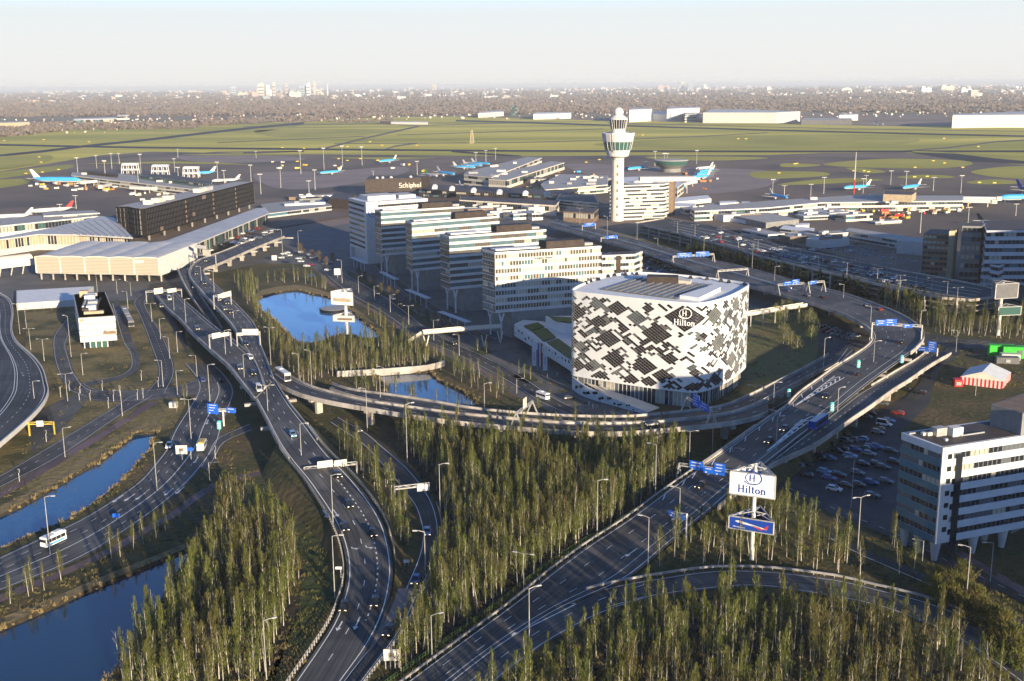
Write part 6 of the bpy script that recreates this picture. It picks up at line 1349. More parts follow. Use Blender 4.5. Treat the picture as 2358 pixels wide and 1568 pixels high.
place(bus_proto('minibus', 6.4, 2.2, 2.7, 'carpaint_white', 'glass_dark', 'roof_white', stripe='sky_blue', lowz=1.3), P(124,1252,.25), a, 1.1, 'white minibus with a blue side stripe at the street lamp', 'minibus', 'vehicles driving on the roads')
p, a = on_road(465, 1034, 'F'); a = a if math.sin(a) < 0 else a+math.pi
v = place(bus_proto('delivery_van', 5.6, 2.2, 2.6, 'carpaint_white', 'glass_dark', 'yellow', lowz=1.4), P(465,1034,.3), a+math.pi, 1.1, 'white and yellow delivery van on the many laned street', 'van', 'vehicles driving on the roads')
pv = P(1250,918,.1); place(bus_proto('delivery_van', 5.8, 2.1, 2.6, 'carpaint_white', 'glass_dark', 'roof_white', lowz=1.35), pv, -.9, 1.05, 'white van parked alone on the dark hotel forecourt', 'van', 'vehicles on the forecourt')
place(car_proto('black'), P(1311,919,.1), .35, 1.15, 'black car beside the hotel entrance wall', 'car', 'vehicles on the forecourt')
# shaded car park
rows = [(1195,490,'red'),(1110,560,'light_blue'),(1020,640,'black'),(1010,665,'silver'),(720,745,'silver'),(770,735,'silver'),(860,730,'light_blue'),(640,840,'black'),(690,830,'black'),(800,825,'blue'),(880,815,'black'),(940,805,'blue'),(1000,800,'blue'),(1130,840,'black'),(930,865,'silver'),(755,885,'light_blue'),(460,885,'black'),(510,910,'black'),(565,905,'blue'),(880,960,'black'),(1000,960,'black'),(1060,990,'black'),(1165,940,'black'),(190,960,'black'),(270,975,'silver'),(350,960,'black'),(520,1030,'light_blue'),(355,1065,'black'),(560,1090,'blue'),(650,1060,'black'),(820,1040,'grey'),(610,1190,'white'),(720,1160,'black'),(830,1150,'black'),(950,1130,'blue'),(1085,1120,'grey'),(960,1250,'grey'),(700,690,'black'),(900,520,'silver'),(940,500,'black'),(1050,400,'grey'),(420,840,'black'),(480,800,'black'),(560,770,'black'),(1250,265,'black'),(1400,300,'black')]
for i, (zx, zy, col) in enumerate(rows):
    place(car_proto(col), P(1768.5+zx/4, 831.4+zy/4, .06), random.choice([-.6, -.55, 2.5, -.62]), 1.12, f'{col.replace("_", " ")} parked car in the shaded car park below the slip road', 'car', 'parked cars in the shaded car park')
place(car_proto('white', True), P(2036,979,.06), -.6, 1.1, 'white van parked in the row along the grass edge of the shaded car park', 'van', 'parked cars in the shaded car park')
# cars in far lots, single small meshes
random.seed(5)
def lot(label, group, poly, n, rz, gap=(2.7, 5.6), z=.06, cols=('white', 'silver', 'black', 'grey', 'blue', 'silver', 'white', 'red')):
    wp = [P(x, y, z) for x, y in poly]; cx = sum(p.x for p in wp)/len(wp); cy = sum(p.y for p in wp)/len(wp); u = Vector((math.cos(rz), math.sin(rz), 0)); v = Vector((-u.y, u.x, 0)); pts = []
    for i in range(-40, 41):
        for j in range(-40, 41):
            p = Vector((cx, cy, z))+u*(i*gap[1]+(6 if i % 2 else 0)*.5)+v*j*gap[0]
            if inside(p.x, p.y, wp): pts.append(p)
    random.shuffle(pts)
    for p in pts[:n]:
        col = random.choice(cols); place(car_proto(col, False, False), p, rz+random.choice([0, math.pi]), 1.1, f'{col} {label}', 'car', group)
lot('parked car in the crowded lot before the glass gallery', 'parked cars before the glass gallery', [(1860,565),(1975,562),(2035,585),(2110,600),(2100,612),(2030,596),(1960,585),(1870,582)], 46, .5, (2.9, 9))
lot('parked car in the wedge between front slab and highway', 'parked cars behind the hotel roof', [(1465,590),(1500,587),(1560,606),(1600,622),(1570,634),(1500,625),(1468,612)], 40, .4, (2.9, 8))
lot('parked car on the upper parking deck', 'parked cars on the parking deck', [(1500,514),(1640,532),(1800,578),(1918,600),(2056,630),(2200,665),(2150,672),(2018,646),(1893,618),(1768,588),(1579,540)], 70, .62, (3, 9), 9.05)
lot('parked car at the taxi rank below the curved deck', 'cars at the taxi rank', [(600,590),(680,575),(740,590),(780,612),(720,640),(640,620)], 24, -.3, (6, 11), .1)
lot('small car on the terminal forecourt deck', 'cars on the forecourt deck', [(530,560),(590,540),(640,524),(650,530),(600,552),(545,570)], 18, .8, (5, 8), 8.6)
lot('parked car beside the station hall', 'cars beside the station hall', [(470,585),(540,555),(610,522),(600,514),(530,545),(465,572)], 20, .9, (4, 9), .95)
lot('parked car in front of the brown office', 'cars before the brown office', [(2130,640),(2260,652),(2270,668),(2150,656)], 16, .1, (3, 8))
lot('parked car by the junction under the hairpin', 'cars under the hairpin', [(1890,745),(1980,765),(1970,785),(1895,765)], 16, .4, (4, 9))
# ground service vehicles: small trucks made of cab, bed and wheels, plus crates
def cart_proto(col):
    r = proto('service_truck'); part('cab', MB().box((1.7, 0, 1.3), (1.6, 2.1, 2.0), 0, 0, .85), col, r); part('load_bed', MB().box((-1.1, 0, 1.25), (3.8, 2.2, 1.5)), random.choice(['cream', 'grey_pale', 'tan']), r)
    for x in (-2, 1.6):
        for s in (-1, 1): part('wheel', wheel_mb(x, s*.95, .45), 'tyre', r)
    return r
CP = {c: cart_proto(c) for c in ('white', 'yellow', 'orange', 'sky_blue', 'red', 'cream')}
CPF = {c: bpy.data.objects.new('service_truck', mesh('service_truck', (lambda b: (b.box((1.7, 0, 1.3), (1.6, 2.1, 2.0), 0, 0, .85), b.box((-1.1, 0, 1.25), (3.8, 2.2, 1.5)), b.box((0, 0, .35), (5, 1.6, .5), 0, 1))[-1])(MB()), [c, 'grey_dark'])) for c in CP}
def clutter(label, group, poly, n, cols, z=1.0, s=(.8, 1.6)):
    wp = [P(x, y, z) for x, y in poly]; xs = [p.x for p in wp]; ys = [p.y for p in wp]; k = 0
    while k < n:
        x, y = random.uniform(min(xs), max(xs)), random.uniform(min(ys), max(ys))
        if inside(x, y, wp): k += 1; c = random.choice(cols); place(CPF[c], (x, y, z), random.uniform(0, 6.3), random.uniform(*s), f'{c.replace("_", " ")} ground service truck {label}', 'service truck', group)
clutter('in the busy yard below the bright white pier', 'service trucks below the bright white pier', [(1860,478),(1950,474),(2200,476),(2230,486),(2120,500),(2060,512),(1980,500),(1880,492)], 70, ('orange', 'yellow', 'white', 'cream', 'red', 'orange', 'cream'))
clutter('around the widebody jet', 'service trucks around the widebody jet', [(60,425),(200,424),(270,432),(280,442),(150,440),(70,434)], 26, ('white', 'cream', 'orange', 'yellow'))
clutter('in the shade before the cream pier', 'service trucks before the cream pier', [(280,445),(480,450),(560,452),(420,465),(290,460)], 14, ('white', 'sky_blue', 'cream'))
clutter('between the middle pier and the tower', 'service trucks near the middle pier', [(1050,420),(1250,440),(1400,428),(1380,400),(1290,395),(1180,415)], 36, ('white', 'cream', 'orange', 'yellow', 'sky_blue'))
clutter('on the open apron beyond the jets', 'service trucks on the open apron', [(600,372),(900,370),(1030,400),(900,400),(640,400)], 14, ('white', 'cream', 'yellow'))
clutter('behind the round lounge', 'service trucks behind the round lounge', [(1560,400),(1660,410),(1640,440),(1560,440)], 14, ('white', 'orange', 'sky_blue'))
# yellow airfield sign boxes on the grass
for i, (x, y) in enumerate([(90,362),(95,374),(60,400),(80,402),(98,397),(135,391),(205,327),(101,322),(10,324),(240,372),(650,340),(700,342),(800,338),(852,327),(880,335),(960,335),(780,366),(800,370),(830,366),(1480,311),(1700,320),(1718,320),(1830,378),(1835,377),(1794,399),(1990,394),(2000,396),(1966,394),(2107,386),(2149,371),(2175,376),(2217,386),(2106,408),(2135,407),(2255,421),(2290,422),(2253,338),(2174,319),(1380,368),(1350,374)]):
    c = P(x, y, 1); s = max(.7, c.y/2600)
    tag(obj('taxi_sign', MB().box((c.x, c.y, 1.6), (6*s, .8, 1.3)).box((c.x-2*s, c.y, .7), (.4, .4, .6)).box((c.x+2*s, c.y, .7), (.4, .4, .6)), 'yellow'), 'small yellow taxiway sign on the airfield grass', 'airfield sign', 'yellow taxiway signs on the airfield')
# -- aircraft
def plane(label, nose, tail, L, col='sky_blue', belly='white', finc='white', group='parked airliners', z=1.0, four=False, zfus=None):
    a, c = P(*tail, z), P(*nose, z); d = dirxy(c-a); ctr = (a+c)/2; rz = math.atan2(d.y, d.x)
    r = proto('airliner'); R = L*.052; zc = R*1.9; n = 14; b = MB(); xs = [(-.5, .12, .55), (-.42, .42, .35), (-.30, .82, .1), (-.15, 1, 0), (.30, 1, 0), (.40, .9, -.04), (.46, .6, -.1), (.495, .2, -.16)]
    for x, k, dz in xs:
        for i in range(n): an = 2*math.pi*i/n; b.v.append((x*L, math.cos(an)*R*k, zc+math.sin(an)*R*k+dz*R))
    for i in range(len(xs)-1):
        for k in range(n):
            f = (i*n+k, i*n+(k+1) % n, (i+1)*n+(k+1) % n, (i+1)*n+k); b.f.append(f); zz_ = sum(b.v[q][2] for q in f)/4; b.m.append(0 if zz_ > zc-R*.25 else 1)
    b.f += [tuple(range(n-1, -1, -1)), tuple((len(xs)-1)*n+k for k in range(n))]; b.m += [0, 0]; part('fuselage', b, [col, belly], r, True)
    w = MB()
    for s in (-1, 1):
        w = MB(); pts = [(L*.12, s*R*.5, zc-R*.6), (-L*.06, s*R*.5, zc-R*.6), (-L*.19, s*L*.46, zc+R*.2), (-L*.15, s*L*.46, zc+R*.2)]; th = .5
        w.add([(x, y, z_-th*(.5 if i in (0, 1) else .15)) for i, (x, y, z_) in enumerate(pts)]+[(x, y, z_+th*(.5 if i in (0, 1) else .15)) for i, (x, y, z_) in enumerate(pts)], [(3, 2, 1, 0), (4, 5, 6, 7), (0, 1, 5, 4), (1, 2, 6, 5), (2, 3, 7, 6), (3, 0, 4, 7)]); part('wing', w, 'grey_pale', r)
        w = MB(); pts = [(-L*.40, s*R*.3, zc+R*.4), (-L*.47, s*R*.3, zc+R*.4), (-L*.52, s*L*.17, zc+R*.6), (-L*.49, s*L*.17, zc+R*.6)]; w.add([(x, y, z_-.15) for x, y, z_ in pts]+[(x, y, z_+.15) for x, y, z_ in pts], [(3, 2, 1, 0), (4, 5, 6, 7), (0, 1, 5, 4), (1, 2, 6, 5), (2, 3, 7, 6), (3, 0, 4, 7)]); part('tailplane', w, 'grey_pale', r)
        e = MB(); e.tube([(L*.10, s*L*.15, zc-R*1.05), (L*.07, s*L*.15, zc-R*1.05), (-L*.0, s*L*.15, zc-R*1.0)], [R*.5, R*.55, R*.35], 10); part('engine', e, 'grey_pale', r, True)
    f = MB(); pts = [(-L*.33, zc+R*.9), (-L*.47, zc+R*.75), (-L*.545, zc+R*1.0+L*.135), (-L*.485, zc+R*1.0+L*.14)]; f.add([(x, -.25, z_) for x, z_ in pts]+[(x, .25, z_) for x, z_ in pts], [(0, 1, 2, 3), (7, 6, 5, 4), (0, 4, 5, 1), (1, 5, 6, 2), (2, 6, 7, 3), (3, 7, 4, 0)]); part('fin', f, finc, r)
    g = MB()
    for x, y in ((L*.38, 0), (-L*.04, R*.8), (-L*.04, -R*.8)): g.beam((x, y, 0), (x, y, zc-R*.8), .5)
    part('landing_gear', g, 'grey_dark', r)
    place(r, ctr+UZ*0, rz, 1, label, 'airliner', group)
for args in [('large pale blue widebody jet with a white fin, nearest the side edge', (192,426), (72,425), 68), ('pale blue jet whose white fin shows behind the cream pier', (425,407), (493,404), 45), ('pale blue jet standing alone on the open apron, lower of two', (735,404), (788,400), 38), ('pale blue jet taxiing farther out, upper of two', (864,378), (920,373), 42),
             ('white jet with a green fin on the near side of the middle pier', (1015,412), (972,406), 36, 'white', 'white', 'green'), ('pale blue jet with a white fin behind the green finned one', (1064,410), (992,402), 44), ('first of three blue tails beyond the middle pier, nearest', (1100,391), (1040,389), 38), ('second of three blue tails beyond the middle pier', (1118,387), (1060,384), 38), ('third of three blue tails beyond the middle pier, farthest', (1136,383), (1080,380), 38),
             ('white tailed jet seen over the dark terminal roof', (1070,437), (1058,432), 30, 'white'), ('blue jet behind the round lounge, first of the stack', (1582,416), (1644,410), 38), ('blue jet behind the round lounge, second of the stack', (1590,409), (1645,403), 38), ('blue jet behind the round lounge, third of the stack', (1602,402), (1650,397), 38), ('white jet with a red fin tip, rearmost behind the round lounge', (1592,395), (1650,390), 38, 'white', 'white', 'white'),
             ('blue jet parked just left of the tower office behind the shaft', (1440,396), (1490,391), 42), ('blue jet behind the bright white pier, left fin of two', (1940,440), (2005,436), 40), ('blue jet behind the tan lounge, right fin of two', (2075,440), (2122,434), 40), ('jet of which a dark blue fin shows at the side edge', (2420,452), (2337,442), 50, 'deep_blue', 'white', 'deep_blue'), ('pale blue jet nosing in at the far end of the bright white pier', (2305,468), (2420,466), 60),
             ('white jet with a black fin parked beyond the banded office', (2325,527), (2262,520), 36, 'white', 'white', 'black'), ('small white jet taxiing by the far hangars', (2040,290), (2010,288), 45, 'white', 'white', 'deep_blue'), ('white jet with a red fin at the white station platform', (90,494), (150,490), 40, 'white', 'white', 'red'), ('white jet cut off by the side edge below the white platform', (-10,508), (60,505), 38, 'white'), ('white jet nose on beside the blue tail at the cream pier', (495,422), (545,420), 36, 'white'), ('jet of which a small white fin shows left of the cargo hall', (1810,462), (1775,456), 36)]:
    plane(*args[:4], *(args[4:] if len(args) > 4 else ()))
# ================================================================== advertising masts and small structures
def tri_sign(t, zt, zb, A, B_, mast_, m, frame=True, depth=.25, name='sign_face', third=None):
    """three-sided hoarding round a mast: A-B_ is the face towards the viewer"""
    A, B_ = Vector((A.x, A.y, 0)), Vector((B_.x, B_.y, 0)); d = (B_-A).normalized(); n = Vector((d.y, -d.x, 0)); n = n if n.y < 0 else -n; w = (B_-A).length
    Cc = (A+B_)/2-n*w*.86; corners = [A, B_, Cc]
    for i in range(3):
        p, q = corners[i], corners[(i+1) % 3]; e = (q-p).normalized(); nn_ = Vector((e.y, -e.x, 0)); b = MB(); c = (p+q)/2; b.box((c.x, c.y, (zt+zb)/2), ((q-p).length, depth, zt-zb), math.atan2(e.y, e.x)); obj(name, b, m, t)
        if frame:
            b = MB()
            for z in (zt+.12, zb-.12): b.beam((p.x, p.y, z), (q.x, q.y, z), .3)
            b.beam((p.x, p.y, zb), (p.x, p.y, zt), .35); obj('edge_frame', b, 'galv', t)
    c = (A+B_+Cc)/3; b = MB()
    for p in corners:
        for q in (p, ): b.beam((q.x, q.y, zt+.1), (c.x, c.y, zt+1.1), .22); b.beam((q.x, q.y, zb), (c.x, c.y, zb-.3), .18)
    for i in range(3): p, q = corners[i], corners[(i+1) % 3]; mid = (p+q)/2; b.beam((mid.x, mid.y, zt+.1), (c.x, c.y, zt+1.1), .16); b.beam((mid.x, mid.y, zt+.1), (c.x, c.y, zt-.2), .16)
    if frame: obj('truss_frame', b, 'galv', t)
    return A, B_, d, n, c
mb_ = P(1737,1299); t = thing('advertising_mast', 'advertising mast with a white ringed hotel sign above a dark blue one, among the birches', 'advertising mast', mb_)
zt, zb = hgt(mb_, 1091), hgt(mb_, 1141); A, B_ = P(1682,1085,zt), P(1786,1098,zt)
A, B_, d, n, c = tri_sign(t, zt, zb, A, B_, mb_, 'sign_white')
b = MB(); mid = (A+B_)/2+n*.16; hilton(b, Vector((mid.x, mid.y, (zt+zb)/2-.15)), d, 2.05, .07); obj('sign_lettering', b, 'deep_blue', t)
b = MB(); b.tube([(c.x, c.y, 0), (c.x, c.y, zt+1.4)], [.62, .5], 14); obj('mast', b, 'white', t)
zt2, zb2 = hgt(mb_, 1195), hgt(mb_, 1221); A2, B2 = P(1679,1188,zt2), P(1782,1204,zt2); A2, B2, d2, n2, c2 = tri_sign(t, zt2, zb2, A2, B2, mb_, 'deep_blue', name='lower_sign_face')
b = MB(); o = (A2+B2)/2+n2*.16; uz = UZ; zc = (zt2+zb2)/2
def flat(b, pts, m=0): b.add([o+d2*x+Vector((0, 0, zc+y)) for x, y in pts], [tuple(range(len(pts)))], m)
flat(b, [(-4.2, .55), (-3.6, .25), (2.6, -.55), (4.2, -.75), (4., -.45), (-3.4, .85)]); flat(b, [(-.6, .1), (2.2, -.2), (3.2, -.95), (2.4, -.95)], 1); o = o+n2*.02; flat(b, [(3.2, -.5), (4.3, .55), (4.5, .5), (4.15, -.7)], 1); flat(b, [(-4.6, -1.0), (-1.5, -1.15), (-1.5, -1.0), (-4.6, -.8)])
obj('sign_picture', b, ['white', 'red'], t)
mb_ = P(789.5,772); t = thing('advertising_mast', 'white advertising mast standing in the pond with a picture panel', 'advertising mast', mb_)
zt, zb = hgt(mb_, 672), hgt(mb_, 701); A, B_ = P(762,671,zt), P(812,674,zt); A, B_, d, n, c = tri_sign(t, zt, zb, A, B_, mb_, 'sign_white')
b = MB(); o = (A+B_)/2+n*.16; zc = (zt+zb)/2; d2 = d; w = (B_-A).length; flat(b, [(-w*.42, -1.8), (w*.4, -1.8), (w*.42, -.2), (w*.1, .4), (-w*.2, -.1), (-w*.42, .3)]); obj('sign_picture', b, 'tan', t)
b = MB(); b.tube([(c.x, c.y, -1), (c.x, c.y, zt+.3)], [.9, .8], 14); obj('mast', b, 'white', t)
zt, zb = hgt(mb_, 727), hgt(mb_, 740); A, B_ = P(767,726,zt), P(816,728,zt); A, B_, d, n, c = tri_sign(t, zt, zb, A, B_, mb_, 'white', name='lower_sign_face'); b = MB(); o = (A+B_)/2+n*.16; zc = (zt+zb)/2; d2 = d; flat(b, [(-3.5, -.9), (4.5, -.8), (4.5, .4), (-3.5, .2)]); obj('sign_picture', b, 'brown', t)
mb_ = P(2322,777); t = thing('advertising_mast', 'white advertising mast with dark panels at the side edge beyond the parking deck', 'advertising mast', mb_)
zt, zb = hgt(mb_, 655), hgt(mb_, 688); A, B_ = P(2294,655,zt), P(2346,652,zt); A, B_, d, n, c = tri_sign(t, zt, zb, A, B_, mb_, 'grey_dark')
b = MB(); b.tube([(c.x, c.y, 0), (c.x, c.y, zt+.3)], [.9, .8], 14); obj('mast', b, 'white', t)
zt, zb = hgt(mb_, 708), hgt(mb_, 726); A, B_ = P(2300,708,zt), P(2352,706,zt); tri_sign(t, zt, zb, A, B_, mb_, 'glass_green', name='lower_sign_face')
c = P(768,712,0); s = c.y/F; t = thing('floating_platform', 'round dark floating platform on the pond behind the advertising mast', 'platform', c); obj('platform_rim', MB().lathe([(7.6, -.9), (7.9, .5), (7.4, .6)], (c.x, c.y, 0), 28), 'black', t); obj('platform_top', MB().lathe([(7.3, .55), (7.3, .72)], (c.x, c.y, 0), 28), 'grey', t)
# footbridge
t = thing('footbridge', 'covered cream footbridge crossing the boulevard towards the front slab', 'footbridge', P(974,790)); pts = [P(944,788,.6), P(974,768,5.6), P(1060,760,6.2), P(1152,754,6.8)]
b = MB()
for p, q in zip(pts, pts[1:]): b.beam(p, q, 3., .5)
obj('deck', b, 'concrete', t)
for s in (-1, 1):
    b = MB()
    for p, q in zip(pts, pts[1:]):
        dd = dirxy(q-p); o = Vector((-dd.y, dd.x, 0))*1.45*s; b.beam(p+o+UZ*.9, q+o+UZ*.9, .14, 1.2)
    obj('parapet', b, 'cream', t)
for x, y in ((982,799), (1115,798), (1152,790)):
    g = P(x, y); q = Vector((g.x, g.y, 5.6)); b = MB()
    for sx in (-1.3, 1.3): b.beam(g, q+Vector((sx, 0, 0)), .45)
    obj('support', b, 'cream', t)
t = thing('walkway_bridge', 'pale walkway bridge leaving the patterned hotel towards the highway', 'footbridge', P(1790,730)); p, q = P(1715,726,6.5), P(1854,704,7); b = MB(); b.beam(p, q, 3.2, .6); obj('deck', b, 'concrete', t)
for s in (-1, 1): dd = dirxy(q-p); o = Vector((-dd.y, dd.x, 0))*1.5*s; b = MB(); b.beam(p+o+UZ*.9, q+o+UZ*.9, .14, 1.3); obj('parapet', b, 'cream', t)
for k in range(5): u = p.lerp(q, (k+.5)/5); b = MB(); b.beam((u.x, u.y, 0), (u.x, u.y, 6.3), .5); obj('support', b, 'concrete', t)
w_ = catmull([P(776,868), P(880,862), P(985,853), P(1024,842)], 4); b = sweep(w_, .7, -.5, 2.6); tag(obj('retaining_wall', b, 'concrete'), 'long pale retaining wall behind the lower pond', 'wall', kind=None)
# banners on the forecourt
for lab, x, y, ty, mts in (('white banner flag with dark letters, first of three by the folded wing', 1225, 852, 784, ['white_cool', 'white_cool', 'white_cool']), ('blue white and red banner flag, middle of three by the folded wing', 1238, 854, 788, ['deep_blue', 'white', 'red']), ('lower white banner flag, last of three by the folded wing', 1250, 862, 797, ['white_cool', 'white_cool', 'white_cool'])):
    g = P(x, y); h = hgt(g, ty); t = thing('banner_flag', lab, 'flag', g, 'banner flags on the forecourt'); b = MB(); b.tube([(g.x, g.y, 0), (g.x, g.y, h)], [.1, .07], 8); obj('pole', b, 'galv', t); b = MB()
    for k in range(3):
        for j in range(6):
            x0, x1 = g.x+.1+k*.62, g.x+.1+(k+1)*.62; z0, z1 = h*.14+(h*.84)*j/6, h*.14+(h*.84)*(j+1)/6; f = lambda x, z: g.y+.18*math.sin(z*1.1+x*2); b.add([(x0, f(x0, z0), z0), (x1, f(x1, z0), z0), (x1, f(x1, z1), z1), (x0, f(x0, z1), z1)], [(0, 1, 2, 3)], k)
    obj('cloth', b, mts, t)
    if mts[0] == mts[1]:
        b = MB()
        for j in range(5): b.box((g.x+1., g.y-.25, h*.35+j*.8), (.35, .05, .45))
        obj('lettering', b, 'deep_blue', t)
# marquee tent and containers
FL, FR, BR = P(2210,884), P(2308,896), P(2327,874); BL = FL+BR-FR; t = thing('marquee_tent', 'white ridge tent with red and white striped walls on the dark lawn', 'tent', FL); e = 3.2; rd = 6.2; ux_ = (FR-FL); 
mid_f, mid_b = (FL+FR)/2, (BL+BR)/2; b = MB(); up = lambda p, z: (p.x, p.y, z)
b.quad(up(FL, e), up(mid_f, rd), up(mid_b, rd), up(BL, e)); b.quad(up(mid_f, rd), up(FR, e), up(BR, e), up(mid_b, rd)); obj('roof', flip_up(b), 'white_cool', t)
b = MB(); b.add([up(FL, e), up(FR, e), up(mid_f, rd-.05)], [(0, 1, 2)]); b.add([up(BR, e), up(BL, e), up(mid_b, rd-.05)], [(0, 1, 2)]); obj('gable', b, 'cream', t)
b = MB()
for p, q in ((FL, FR), (FR, BR), (BR, BL), (BL, FL)):
    n_ = int((q-p).length/.75)
    for k in range(n_): u, v = p.lerp(q, k/n_), p.lerp(q, (k+1)/n_); b.quad(up(u, 0), up(v, 0), up(v, e), up(u, e), k % 2)
obj('striped_wall', b, ['red', 'white'], t)
for lab, x, y, cl, w2 in (('bright green site container, left one by the tent', 2305, 820, 'green', 7), ('bright green site container, right one by the tent', 2345, 824, 'green', 9), ('grey and white site container between the green ones', 2325, 828, 'grey_pale', 5), ('dark site container in front of the green ones', 2318, 836, 'grey_dark', 6), ('small red container left of the tent', 2205, 888, 'red', 2)):
    c = P(x, y); t = thing('site_container', lab, 'container', c, 'site containers by the tent'); h_ = 5.2 if 'green site' in lab else 2.8; b = MB(); b.box((c.x, c.y, h_/2+.1), (w2*1.6, 4, h_), -.15); obj('shell', b, cl, t); b = MB(); b.box((c.x-.4, c.y-2.15, h_*.5), (2, .2, h_*.5), -.15); obj('door', b, 'grey_dark' if cl == 'green' else 'grey', t)
# railings and fences
def fence(name, label, pts, h, post, m, group=None, rail=.07, bars=2, ph=.12):
    t = thing(name, label, 'railing' if name == 'guard_rail' else 'fence', tuple(pts[0]), group); b = MB()
    for k in range(bars): 
        for p, q in zip(pts, pts[1:]): b.beam(p+UZ*h*(k+1)/bars, q+UZ*h*(k+1)/bars, rail, rail*1.6)
    obj('rail', b, m, t); d = 0; b = MB(); pr = pts[0]
    rs = resample(pts, max(2, int(sum((q-p).length for p, q in zip(pts, pts[1:]))/post)))
    for p in rs: b.beam(p, p+UZ*h, ph)
    obj('post_lattice', b, m, t)
n0 = int(len(AA)*.26)
fence('guard_rail', 'black and white railing on the verge side of the broad flyover', [p+dirxy(p-q)*.9 for p, q in zip(AA[n0:], AB[n0:])], 1.3, 1.5, 'galv', 'railings of the lower roads', .09, 2, .22)
fence('guard_rail', 'railing on the plantation side of the broad flyover', [p+dirxy(p-q)*.9 for p, q in zip(AB[n0:], AA[n0:])][:int(len(AA)*.45)], 1.2, 1.5, 'galv', 'railings of the lower roads', .09, 2, .2)
eA, eB = ROADS['E']; n0 = int(len(eA)*.45); fence('guard_rail', 'railing on the outer side of the ground level ramp', [q+dirxy(q-p)*.8+UZ*.2 for p, q in zip(eA[n0:], eB[n0:])], 1.2, 1.4, 'galv', 'railings of the lower roads', .09, 2, .2)
dA, dB = ROADS['D']; fence('guard_rail', 'pale guard rail along the wood curve of the slip road', [p+dirxy(p-q)*.7+UZ*.1 for p, q in zip(dA, dB)], .8, 2.5, 'galv', 'railings of the lower roads', .35, 1, .14)
k0 = int(len(CA)*.76); fence('fence', 'green mesh fence between the plantation and the highway', [p+dirxy(p-q)*2.6-UZ*p.z for p, q in zip(CA[k0:], CB[k0:])], 1.9, 1.1, 'roof_green', None, .05, 3, .09)
k0 = int(len(CA)*.74); fence('guard_rail', 'low pale guard rail at the plantation side of the highway', [p+dirxy(p-q)*.5 for p, q in zip(CA[k0:], CB[k0:])], .8, 3, 'galv', 'railings of the lower roads', .3, 1, .14)
# people on the forecourt: too small for more than a figure
def person_mb():
    b = MB(); b.tube([(0, .09, 0), (0, .1, .45), (0, .06, .86)], [.06, .075, .1], 6); b.tube([(.12, -.09, 0), (.06, -.1, .45), (0, -.06, .86)], [.06, .075, .1], 6); b.tube([(0, 0, .82), (0, 0, 1.1), (0, 0, 1.42), (0, 0, 1.5)], [.15, .17, .2, .07], 8)
    for s in (-1, 1): b.tube([(0, s*.21, 1.4), (.03, s*.26, 1.12), (.1, s*.24, .86)], [.065, .055, .04], 6)
    b.tube([(0, 0, 1.48), (.01, 0, 1.58), (.01, 0, 1.72), (0, 0, 1.78)], [.06, .105, .10, .03], 8); return b
for i, (x, y, cl, nm) in enumerate([(1270,846,'black','dark'),(1283,867,'white_cool','pale'),(1356,935,'white_cool','pale'),(1365,941,'white_cool','pale'),(1381,938,'grey_dark','dark'),(1391,956,'grey','grey'),(1407,957,'white_cool','pale'),(1260,870,'grey_dark','dark')]):
    c = P(x, y, .06); o = obj('person', (lambda m_: (setattr(m_, 'v', [(v[0]*1.1+c.x, v[1]*1.1+c.y, v[2]*1.1+c.z) for v in m_.v]), m_)[1])(person_mb()), cl); tag(o, f'person in {nm} clothes walking on the hotel forecourt', 'person', 'people on the hotel forecourt')
for lab, x, y in (('small grey signal cabinet on the verge beside the canal head', 400, 938), ('small grey signal cabinet beside the bike path above the canal', 410, 935)):
    c = P(x, y); t = thing('signal_cabinet', lab, 'cabinet', c, 'signal cabinets'); obj('housing', MB().box((c.x, c.y, 1.1), (3, 2, 2.2)), 'grey_pale', t); obj('door', MB().box((c.x+.3, c.y-1.03, 1.), (1.1, .1, 1.6)), 'grey', t); break
# offices just outside the frame whose long shadows lie over the car park and the right hand side
def shade(name, label, perp0, perp1, s, z, floors, thick=18):
    e, f = Vector((math.cos(AZ), math.sin(AZ), 0)), Vector((math.sin(AZ), -math.cos(AZ), 0)); p = [e*perp0+f*s, e*perp1+f*s, e*perp1+f*(s+thick), e*perp0+f*(s+thick)]
    building(name, label, 'office building', p, 0, z, floors, 'grey_pale', 'roof_dark', .5, 3.)
shade('office_block', 'wide office block beside the near side edge that shades the car park', 226, 320, -20, 51.5, 12)
shade('office_block', 'tall office block beyond the side edge that shades the brown office', 500, 640, -330, 56, 14)

# small traffic signals of the junction
r = proto('traffic_signal'); part('post', MB().tube([(0, 0, 0), (0, 0, 3.6)], [.09, .08], 6), 'grey_pale', r); b = MB(); b.box((0, 0, 3.2), (.3, .3, .95)); part('signal_head', b, 'black', r); part('backboard', MB().box((0, .18, 3.2), (.48, .05, 1.1)), 'grey_pale', r); TS = r
for x, y in ((185,906),(160,900),(140,915),(250,940),(262,925),(277,912),(317,921),(330,918),(365,892),(326,876),(236,900),(183,922),(45,1110),(107,1018),(496,1056),(208,922)): place(TS, P(x, y), random.uniform(-.5, .5), 1.15, 'small white traffic signal post at the street junction below the white box office', 'traffic signal', 'traffic signals of the junction')
